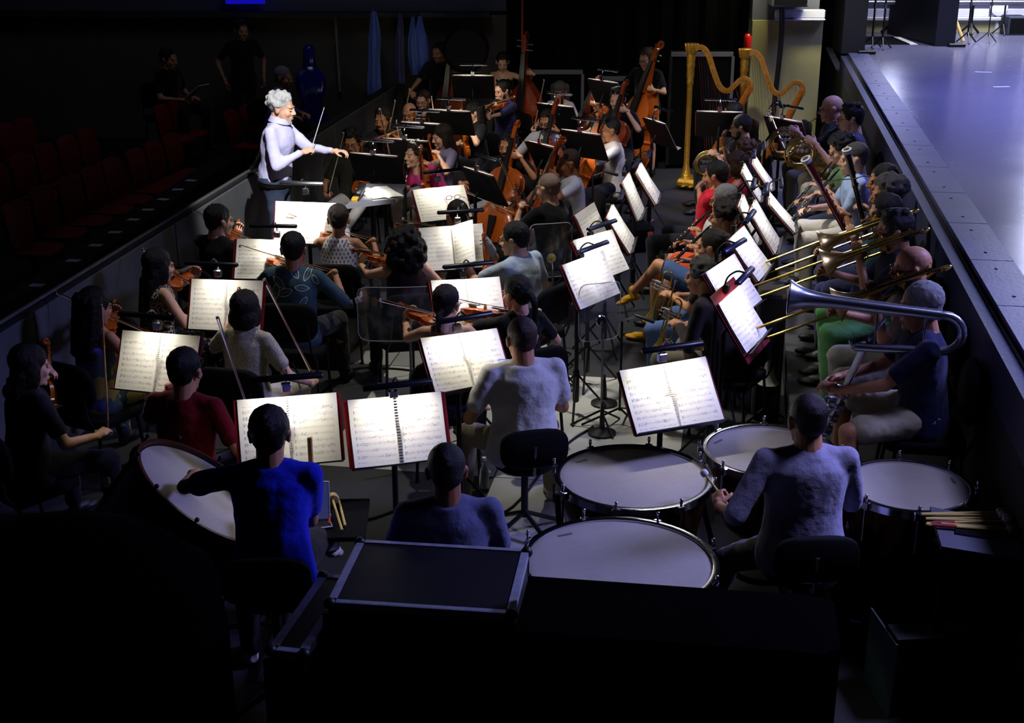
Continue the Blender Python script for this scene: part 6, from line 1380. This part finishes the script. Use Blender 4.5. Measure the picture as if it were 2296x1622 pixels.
person('BD', 'cimbasso player in navy tee and beige shorts', (2072, 635), R(80), M_, 'short', 'grey', (22, 24, 60), 'short', pose='cimbasso', tone='tan', z0=Z0, shorts=1, legs=(176, 168, 140), spread=.25, big=1.08)
# --- dim listeners in the house
person('H1', 'listener standing in a dark printed tee by the back wall', (540, 45), R(-150), M_, 'short', 'black', (18, 18, 22), pose='hang', stand=1, z0=HZ, tone='tan')
person('H2', 'listener seated in a lavender shirt behind the conductor', (633, 150), R(-110), F, 'short', 'grey', (90, 92, 160), 'long', pose='lap', z0=HZ+.1, tone='tan', lean=.2)
person('H3', 'listener seated in black holding white papers', (375, 108), R(-115), M_, 'short', 'black', (12, 12, 14), pose='lap', z0=HZ+.15, tone='tan')
P = PPL['H3']; g = G(); g.box((-.10, -.14, 0), (.10, .14, .006)); o = g.build('papers', PAPER, smooth=False); o.matrix_world = Matrix((P['M'] @ TR((.05, .50, P['hip'][2]+.24)) @ RX(.6)).tolist()); tag(o, 'white papers held by the listener seated in black', 'paper')
flush()
# instruments, bows and chairs
for k_ in 'B C D E F G H I J K L M N'.split(): equip(k_, how='of')
for k_ in 'T U V W'.split(): equip(k_, how='of')
for k_ in 'S X Y Z AA AK'.split(): equip(k_, iname='viola', how='of', bowhow='of')
for k_, wd in (('AB', 'VARN'), ('AC', 'VARNB'), ('AD', 'VARN'), ('AE', 'VARNB'), ('AI', 'VARNB'), ('AJ', 'VARND')): equip(k_, wood=wd, ilook={'VARN': 'amber', 'VARNB': 'red brown', 'VARND': 'dark'}[wd])
for k_, wd in (('AF', 'VARNB'), ('AG', 'VARND'), ('AH', 'VARN')): equip(k_, wood=wd, ilook={'VARN': 'orange', 'VARNB': 'brown', 'VARND': 'dark'}[wd])
for k_ in 'AL AM AN AO AP AQ AR AS AT AU AV AW AX AY AZ BA BB BC BD H2 H3'.split(): equip(k_)
for k_ in 'O P Q R'.split(): equip(k_, chair='stool')
# ------------------------------------------------------------------ percussion, harps and small things
def timp(u, v, wpx, r, label, rz=0):
    x, y = at(u, v, .84); place('timpano', TR((x, y, 0)) @ RZ(rz), label, 'kettledrum', None, r=r)
timp(1420, 1070, 340, .385, 'large kettledrum with a pale head left of the timpanist', .3)
timp(1388, 1262, 409, .425, 'largest kettledrum half hidden behind the black cabinet', .1)
timp(1727, 1012, 290, .345, 'kettledrum directly in front of the timpanist', .5)
timp(2037, 1091, 265, .305, 'smallest kettledrum right of the timpanist', -1.9)
P = PPL['R']; hp = ap(P['M'], P['wL']+V(.02, .07, .03)); place('mallet', TR(hp) @ frame(V(-.12, .1, .14), V(0, 0, 1)) @ TR((0, -.14, 0)), 'felt mallet held in the left hand of the timpanist', 'mallet', None, L=.26, hr=.02)
# side table with mallets and a phone
t1, t2, t3, t4 = [V(*at(u, v, .86), 0) for u, v in ((2085, 1136), (2262, 1172), (2310, 1258), (2112, 1226))]
root = thing('side_table', 'cloth covered side table right of the smallest kettledrum', 'table'); TC = mat('blue_grey_table_cloth', (92, 92, 108), .9, bump=.2, bscale=60)
g = G(); g.prism([tuple(p[:2]) for p in (t4, t3, t2, t1)], .83, .86); g.build('cloth_top', TC, root, smooth=False)
for i, p in enumerate((t1, t2, t3, t4)):
    c = (t1+t2+t3+t4)/4; q = p*.9+c*.1; g = G(); g.tube([tuple(q[:2])+(0,), tuple(q[:2])+(.83,)], .016, 8); g.build('leg', BLACK, root)
g = G(); n = 24; Pp = []
for a, b in ((t4, t3), (t3, t2)):
    for i in range(n//2): f = i/(n//2); p = a*(1-f)+b*f; Pp.append(p)
vs = [tuple(p[:2])+(.855,) for p in Pp]+[tuple((p+V(.006*math.sin(i*2.1), .006*math.cos(i*1.7), 0))[:2])+(.66,) for i, p in enumerate(Pp)]; g.add(vs, [(i, i+1, len(Pp)+i+1, len(Pp)+i) for i in range(len(Pp)-1)]); g.build('cloth_drop', TC, root)
for i, (u0, v0, u1, v1, hc, rd) in enumerate([(2066, 1153, 2226, 1149, 0, 0), (2066, 1154, 2232, 1156, 0, 0), (2076, 1163, 2244, 1162, 0, 0), (2076, 1164, 2252, 1170, 0, 0), (2078, 1174, 2258, 1168, 0, 1), (2076, 1176, 2246, 1186, 1, 1), (2080, 1177, 2254, 1190, 1, 1), (2110, 1175, 2262, 1184, 1, 0)]):
    a, b = V(*at3(u0, v0, .876)), V(*at3(u1, v1, .882)); L = float(np.linalg.norm(b-a))
    place('mallet', TR(a) @ frame(b-a, V(0, 0, 1)), ('white' if not hc else 'tan') + ' felt mallet' + (' with red grip' if rd else '') + ' on the side table, ' + ['topmost', 'second', 'third', 'fourth', 'fifth', 'sixth', 'seventh', 'lowest'][i] + ' of the fan', 'mallet', 'mallets on the side table', L=.37, hr=.021, hcol=hc, red=rd)
root = thing('phone', 'dark phone lying on the side table cloth', 'phone', TR(at3(2182, 1196, .862)) @ RZ(-.35)); g = G(); g.box((-.08, -.04, 0), (.08, .04, .010), bev=.003); g.build('case', mat('dark_blue_phone', (24, 28, 60), .3), root, smooth=False); g = G(); g.box((-.076, -.036, .010), (.076, .036, .0105)); g.build('screen', EBONY, root, smooth=False)
# bass drum
bc = V(*at3(458, 1108, .86)); nrmal = nrm(V(.60, .08, .79)); root = thing('bass_drum', 'large bass drum on its tilting frame beside the percussionist in blue', 'drum', TR(bc) @ frame(np.cross(nrmal, V(.9, .3, 0)), nrmal)); r = .37
g = G(); g.lathe([(r, -.36), (r, -.02)], 44, cap0=False, cap1=False); g.lathe([(r-.008, -.02), (r-.008, -.36)], 44, cap0=False, cap1=False); g.build('shell', mat('black_drum_shell', (10, 9, 9), .4), root)
for nm, z in (('batter_head', 0.0), ('resonant_head', -.38)):
    g = G(); g.lathe([(.001, z-.002), (r*.6, z), (r*.99, z)], 44, cap1=False); g.build(nm, MC['calfskin_drum_head'], root)
for z in (.0, -.38):
    g = G(); g.lathe([(r+.002, z-.02), (r+.022, z-.02), (r+.022, z+.025), (r+.002, z+.025), (r+.002, z-.02)], 44, cap0=False, cap1=False); g.build('hoop', mat('dark_red_brown_hoop', (70, 30, 24), .35), root)
for i in range(10):
    a = i*2*PI/10; g = G(); g.tube([((r+.03)*math.cos(a), (r+.03)*math.sin(a), -.40), ((r+.03)*math.cos(a), (r+.03)*math.sin(a), .04)], .006, 6); g.ell(((r+.03)*math.cos(a), (r+.03)*math.sin(a), .045), .012, 8); g.build('tension_rod', BLACK, root)
root = thing('drum_frame', 'black wheeled frame carrying the bass drum', 'frame', TR((bc[0], bc[1], 0)))
for s in (-1, 1): g = G(); g.tube([(s*.42-.1, 0, .06), (s*.42-.1, 0, .70)], .022, 8); g.tube([(s*.42-.1, -.35, .06), (s*.42-.1, .35, .06)], .02, 8); g.build('upright', BLACK, root)
g = G(); g.tube([(-.52, 0, .12), (.32, 0, .12)], .02, 8); g.build('cross_bar', BLACK, root)
# percussion table with mallets, tablet and phone
tx, ty = at(752, 1160, .72)
root = thing('percussion_table', 'low black trap table right of the percussionist in blue', 'table', TR((tx-.06, ty, 0)) @ RZ(.05)); g = G(); g.box((-.24, -.22, .69), (.22, .22, .715), bev=.005); g.build('table_top', BLACKCLOTH, root, smooth=False)
for s in (-1, 1):
    for q in (-1, 1): g = G(); g.tube([(s*.19-.01, q*.18, 0), (s*.19-.01, q*.18, .69)], .012, 8); g.build('leg', BLACK, root)
a, b = V(*at3(767, 1190, .735)), V(*at3(746, 1120, .76)); place('mallet', TR(a) @ frame(b-a, V(0, 0, 1)), 'thick yellow mallet with round tan head on the trap table', 'mallet', None, L=float(np.linalg.norm(b-a)), hr=.034, hcol=1)
a, b = V(*at3(774, 1180, .725)), V(*at3(760, 1122, .725)); place('mallet', TR(a) @ frame(b-a, V(0, 0, 1)), 'thin yellow stick beside the thick mallet on the trap table', 'mallet', None, L=float(np.linalg.norm(b-a)), hr=.006, hcol=1)
root = thing('tablet', 'grey framed tablet with lit screen on the trap table', 'tablet', TR(at3(708, 1125, .80)) @ RZ(.1) @ RX(-.5)); g = G(); g.box((-.07, -.006, -.10), (.07, .006, .10), bev=.004); g.build('case', mat('grey_tablet_case', (120, 124, 130), .4), root, smooth=False); g = G(); g.box((-.06, -.008, -.088), (.06, -.006, .088)); g.build('screen', mat('dim_lit_screen', (96, 110, 160), .3, emit=.12), root, smooth=False)
root = thing('phone', 'phone lying flat at the edge of the trap table', 'phone', TR(at3(712, 1181, .72)) @ RZ(.3)); g = G(); g.box((-.07, -.035, 0), (.07, .035, .009), bev=.003); g.build('case', WHITEP, root, smooth=False); g = G(); g.box((-.066, -.031, .009), (.066, .031, .0095)); g.build('screen', EBONY, root, smooth=False)
root = thing('marker_pen', 'small red and white pen on the trap table', 'pen', TR(at3(739, 1168, .722)) @ RZ(.1)); g = G(); g.tube([(0, -.05, .006), (0, .03, .006)], .006, 8); g.build('barrel', mat('red_pen', (190, 30, 24), .5), root); g = G(); g.tube([(0, .03, .006), (0, .06, .006)], .0062, 8); g.build('pen_cap', WHITEP, root)
x, y = at(697, 1030, 1.0); root = thing('wooden_stick', 'upright wooden beater stick in front of the blue tee', 'stick', TR((x, y, .72))); g = G(); g.box((-.012, -.012, 0), (.012, .012, .40), bev=.004); g.build('shaft', PALEWOOD, root, smooth=False)
g = G(); g.box((-.03, -.03, -.03), (.03, .03, .01), bev=.005); g.build('holder', BLACK, root, smooth=False)
# harps
def harp(uc, vc, rz, label):
    x, y = aty(uc, vc, 17.0)[:2]; hz = aty(uc, vc, 17.0)[2]; place('harp', TR((x, y, 0)) @ RZ(rz) @ SCL(hz/1.835), label, 'harp')
harp(1551, 97, -.45, 'left hand golden concert harp before the black drape'); harp(1671, 109, -.40, 'right hand golden concert harp near the pale wall')
for i, (u, v) in enumerate(((1612, 372), (1735, 375))):
    x, y = at(u, v, .46); place('chair', TR((x+.35, y+1.0, 0)) @ RZ(R(95)), ['empty black chair behind the left hand harp', 'empty black chair behind the right hand harp'][i], 'chair', None, h=.46)
# clear screens
def shield(u, v, W, H, h, yaw, label, y=None):
    x, yy = at(u, v, h); place('acoustic_shield', TR((x, yy, 0)) @ RZ(yaw), label, 'acoustic screen', None, W=W, H=H, h=h)
shield(918, 705, .74, .40, .80, .1, 'wide clear acoustic screen behind the curly haired violinist')
shield(1236, 562, .36, .44, .92, .25, 'tall clear acoustic screen behind the bald violist')
shield(1347, 700, .32, .42, .86, .35, 'narrow clear acoustic screen before the crossed yellow shoes')
# microphones and cables
def mic(u, v, h, rz, label): x, y = at(u, v, h); place('microphone_stand', TR((x, y, 0)) @ RZ(rz), label, 'microphone', None, h=h)
mic(1330, 395, 1.12, R(80), 'boom microphone with grey body before the bald cellist')
mic(921, 470, .80, R(20), 'small microphone cluster stand at the conductor desk')
mic(1250, 640, .75, R(60), 'microphone stand behind the tall clear screen')
mic(1395, 720, .78, R(70), 'microphone stand right of the narrow clear screen')
mic(925, 725, .74, R(0), 'microphone stand behind the wide clear screen')
def cable(pts, label, r=.008):
    p = [V(*at(u, v, 0), r+.004) for u, v in pts]; g = G(); g.tube(bez(p, 6), r, 6); o = g.build('cable', BLACK); tag(o, label, 'cable')
cable([(740, 765), (780, 758), (830, 745), (870, 720)], 'black cable curving over the bright floor by the flower shirt')
cable([(700, 900), (790, 833), (880, 830), (960, 840)], 'black cable along the bright floor edge in the middle')
cable([(760, 1180), (840, 1165), (930, 1130)], 'black cable on the dark floor before the slate tee')
cable([(1080, 1160), (1150, 1140), (1260, 1010), (1330, 960)], 'black cable running past the swivel stool')
# cone mute and instrument pegs
x, y = at(1722, 860, .30); root = thing('cone_mute', 'grey cone shaped mute on a peg stand beside the riser', 'mute', TR((x, y, 0))); g = G(); g.lathe([(.075, .30), (.082, .305), (.06, .33), (.036, .40), (.026, .50), (.022, .52), (.001, .525)], 24); g.build('cone', mat('pale_grey_fibre', (186, 180, 168), .7, var=.15), root); g = G(); g.ell((0, 0, .535), (.022, .022, .02), 10); g.build('tip_ball', MC['pale_grey_fibre'], root)
g = G(); g.tube([(0, 0, .02), (0, 0, .31)], .010, 8); g.build('peg', BLACK, root)
for i in range(4): a = i*PI/2+.3; g = G(); g.tube([(0, 0, .12), (.15*math.cos(a), .15*math.sin(a), .012)], .009, 6); g.build('leg', BLACK, root)
for i, (u, v) in enumerate(((1350, 945), (1355, 880))):
    x, y = at(u, v, .1); root = thing('peg_stand', ['black cone peg stand on the floor left of the middle stand', 'black cone peg stand farther back by the left foot'][i], 'peg stand', TR((x, y, 0))); g = G(); g.lathe([(.02, .05), (.018, .12), (.006, .24), (.001, .245)], 14); g.build('cone', BLACK, root); g = G(); g.lathe([(.10, 0), (.10, .02), (.03, .05)], 18); g.build('base', BLACK, root)
# box beside the trombone stands
x, y = at(1738, 655, .95); root = thing('equipment_box', 'tall dark grey box beside the riser under the trombone slides', 'box', TR((x, y+.1, 0)) @ RZ(AXA)); g = G(); g.box((-.10, -.2, .03), (.10, .2, .95), bev=.02); g.build('cabinet', mat('dark_taupe_box', (58, 54, 50), .8, var=.15), root, smooth=False); g = G(); g.box((-.08, -.18, 0), (.08, .18, .03)); g.build('plinth', BLACK, root, smooth=False)
# things at the back
x, y, _z = aty(1675, 110, 18.0); root = thing('fire_extinguisher', 'red fire extinguisher fixed behind the right hand harp', 'extinguisher', TR((x, y, _z)) @ SCL(.60)); g = G(); g.lathe([(.02, 0), (.08, .0), (.085, .03), (.085, .26), (.05, .32), (.03, .33)], 18); g.build('cylinder', mat('red_enamel', (190, 20, 16), .3), root); g = G(); g.tube([(0, 0, .33), (0, 0, .38), (.08, 0, .40)], .012, 8); g.build('valve_handle', BLACK, root)
g = G(); g.box((-.03, .06, -_z/.60), (.03, .10, .3)); g.build('bracket_post', BLACK, root, smooth=False)
def case_outline(u0, u1, v0, v1, y, label, lit=GREYCASE):
    x0, z1 = xz(u0, v0, y); x1, z0 = xz(u1, v1, y); root = thing('transport_case', label, 'case', TR(((x0+x1)/2, y, 0))); W = x1-x0
    g = G(); g.box((-W/2, 0, .05), (W/2, .32, z1), bev=.008); g.build('body', mat('near_black_laminate', (5, 5, 7), .9, spec=.1), root, smooth=False)
    g = G(); g.box((-W/2, -.012, z1-.05), (W/2, .03, z1+.006)); g.build('edge_rail', lit, root, smooth=False)
    for s in (-1, 1): g = G(); g.box((s*W/2-.02, -.012, .05), (s*W/2+.02, .02, z1-.05)); g.build('corner_post', lit if s > 0 else BLACK, root, smooth=False)
    for s in (-1, 1): g = G(); g.lathe([(.04, -.015), (.045, 0), (.04, .015)], 12, 0, TR((s*(W/2-.1), .1, .045)) @ RY(PI/2)); g.build('caster', BLACK, root)
case_outline(1505, 1640, 118, 200, 18.15, 'black transport case with pale edges behind the left hand harp')
case_outline(1165, 1305, 158, 260, 18.2, 'long dark transport case behind the wavy haired violist')
case_outline(1345, 1425, 173, 260, 18.2, 'dark transport case left of the bass player in shorts')
x, z = xz(692, 105, 18.0); root = thing('cello_case', 'dark glossy blue cello case standing by the back wall', 'instrument case', TR((x, 18.0, HZ)) @ RZ(.2)); g = G(); pts = [(w_*3.2, t*1.05) for t, w_ in OUT]; pts += [(-a, b_) for a, b_ in pts[-1:0:-1]]; Pq = np.array(pts)
g.rings([np.stack([Pq[:, 0]*s*.75, np.full(len(Pq), d), .55+(Pq[:, 1]-.55)*s+.05], 1) for s, d in ((.8, -.18), (1, -.12), (1, .12), (.8, .16))]); g.cap((0, 0, 1.05), (0, 0, 1.30), .10, .08, 14); g.build('shell', mat('glossy_dark_blue_shell', (20, 22, 120), .15, coat=.5), root); g = G(); g.tube([(-.03, -.19, .75), (-.03, -.22, .78), (.03, -.22, .78), (.03, -.19, .75)], .010, 6); g.build('handle', BLACK, root)
x, z = xz(1045, 110, 17.9); root = thing('gong_bag', 'bulky black padded bag on a stand behind the dark bass player', 'bag', TR((x, 17.9, 0))); g = G(); g.lathe([(.02, -.12), (.26, -.10), (.30, -.05), (.30, .05), (.26, .10), (.02, .12)], 28, 0, TR((0, 0, z)) @ RX(PI/2)); g.build('padded_case', mat('black_nylon', (8, 8, 11), .9, bump=.2, bscale=30, spec=.1), root); g = G(); g.tube([(0, 0, 0), (0, 0, z-.28)], .02, 8); g.tube([(-.25, 0, .02), (.25, 0, .02)], .02, 8); g.tube([(-.2, 0, z-.30), (.2, 0, z-.30)], .02, 8); g.build('stand', BLACK, root)
# loudspeaker wedge and gear on the dark floor lower right
x, y = at(2070, 1420, .35); root = thing('wedge_speaker', 'dark wedge loudspeaker on the floor below the side table', 'speaker', TR((x, y, 0)) @ RZ(.1)); g = G(); g.prism([(-.16, 0), (.16, 0), (.16, .18), (-.02, .42), (-.16, .42)], -.19, .19, 0, np.array([[0, 0, 1, 0], [1, 0, 0, 0], [0, 1, 0, 0], [0, 0, 0, 1.]])); g.build('cabinet', mat('black_textured_cabinet', (16, 18, 18), .7, bump=.2, bscale=200), root, smooth=False); g = G(); g.box((-.20, -.17, .0), (-.192, .17, .40)); g.build('side_trim', mat('dull_green_trim', (70, 104, 96), .6), root, smooth=False)
for i, (u, v) in enumerate(((1790, 985), (2105, 1035))):
    x, y = at(u, v, .1)
cable([(1880, 1470), (1960, 1440), (2060, 1500), (2180, 1560)], 'black cable trailing over the lower right floor', .012)
# water bottles
def bottle(u, v, label, col=(190, 200, 205)):
    x, y = at(u, v, .1); root = thing('water_bottle', label, 'bottle', TR((x, y, 0))); g = G(); g.lathe([(.028, 0), (.032, .01), (.032, .13), (.013, .18), (.013, .20)], 16); g.build('bottle_body', mat('clear_plastic_%d%d%d' % col, col, .1, trans=.85), root); g = G(); g.lathe([(.015, .20), (.015, .222)], 12); g.build('bottle_cap', WHITEP, root)
bottle(1481, 560, 'clear bottle with green label by the oboists', (120, 180, 120)); bottle(1085, 1065, 'clear bottle lying near the swivel stool'); bottle(1005, 930, 'clear water bottle beside the middle stand post'); bottle(1755, 390, 'white bottle at the horn stands', (220, 220, 225))
# phone of the man in white, orange tag, paper on the floor
P = PPL['O']; root = thing('phone', 'lit phone held by the player in the white tee', 'phone', TR(at3(1133, 832, .98)) @ RZ(.2) @ RX(-.5)); g = G(); g.box((-.036, -.004, -.07), (.036, .004, .07), bev=.003); g.build('case', EBONY, root, smooth=False); g = G(); g.box((-.033, -.005, -.066), (.033, -.004, .066)); g.build('screen', mat('lit_phone_screen', (150, 170, 255), .3, emit=.9), root, smooth=False)
for i, (u, v, c) in enumerate(((1076, 865, (240, 30, 70)), (1034, 872, (190, 80, 40)))):
    root = thing('spring_clamp', ['bright pink spring clamp under the music of the white tee', 'dull orange spring clamp left of the pink one'][i], 'clamp', TR(at3(u, v, .92)) @ RZ(.4)); g = G(); g.tube([(0, 0, -.04), (.0, 0, .02), (.015, 0, .05)], .009, 6); g.build('jaw', mat('clamp_%d' % i, c, .5), root); g = G(); g.tube([(.01, .015, -.04), (0, .01, .03)], .008, 6); g.build('lever', MC['clamp_%d' % i], root)
x, y = at(1458, 535, .2); root = thing('luggage_tag', 'orange card tag hanging on a case between the stands', 'tag', TR((x, y, .22)) @ RZ(.3)); g = G(); g.box((-.03, -.002, -.05), (.03, .002, .05)); g.build('card', mat('orange_card', (220, 96, 66), .6), root, smooth=False); g = G(); g.tube([(0, 0, .05), (.0, 0, .16), (.03, 0, .18)], .003, 5); g.build('loop', STEEL, root)
x, y = at(1440, 520, .25); root = thing('instrument_bag', 'black instrument bag on the floor among the woodwind stands', 'bag', TR((x-.05, y+.18, 0)) @ RZ(.3)); g = G(); g.box((-.18, -.12, 0), (.18, .12, .30), bev=.05); g.build('bag_body', mat('black_nylon', (20, 20, 26), .45), root); g = G(); g.tube(arc((0, 0, .30), .08, 0, PI, 8, (1, 0, 0), (0, 0, 1)), .01, 6); g.build('handle', BLACK, root)
x, y = at(1525, 400, .2)
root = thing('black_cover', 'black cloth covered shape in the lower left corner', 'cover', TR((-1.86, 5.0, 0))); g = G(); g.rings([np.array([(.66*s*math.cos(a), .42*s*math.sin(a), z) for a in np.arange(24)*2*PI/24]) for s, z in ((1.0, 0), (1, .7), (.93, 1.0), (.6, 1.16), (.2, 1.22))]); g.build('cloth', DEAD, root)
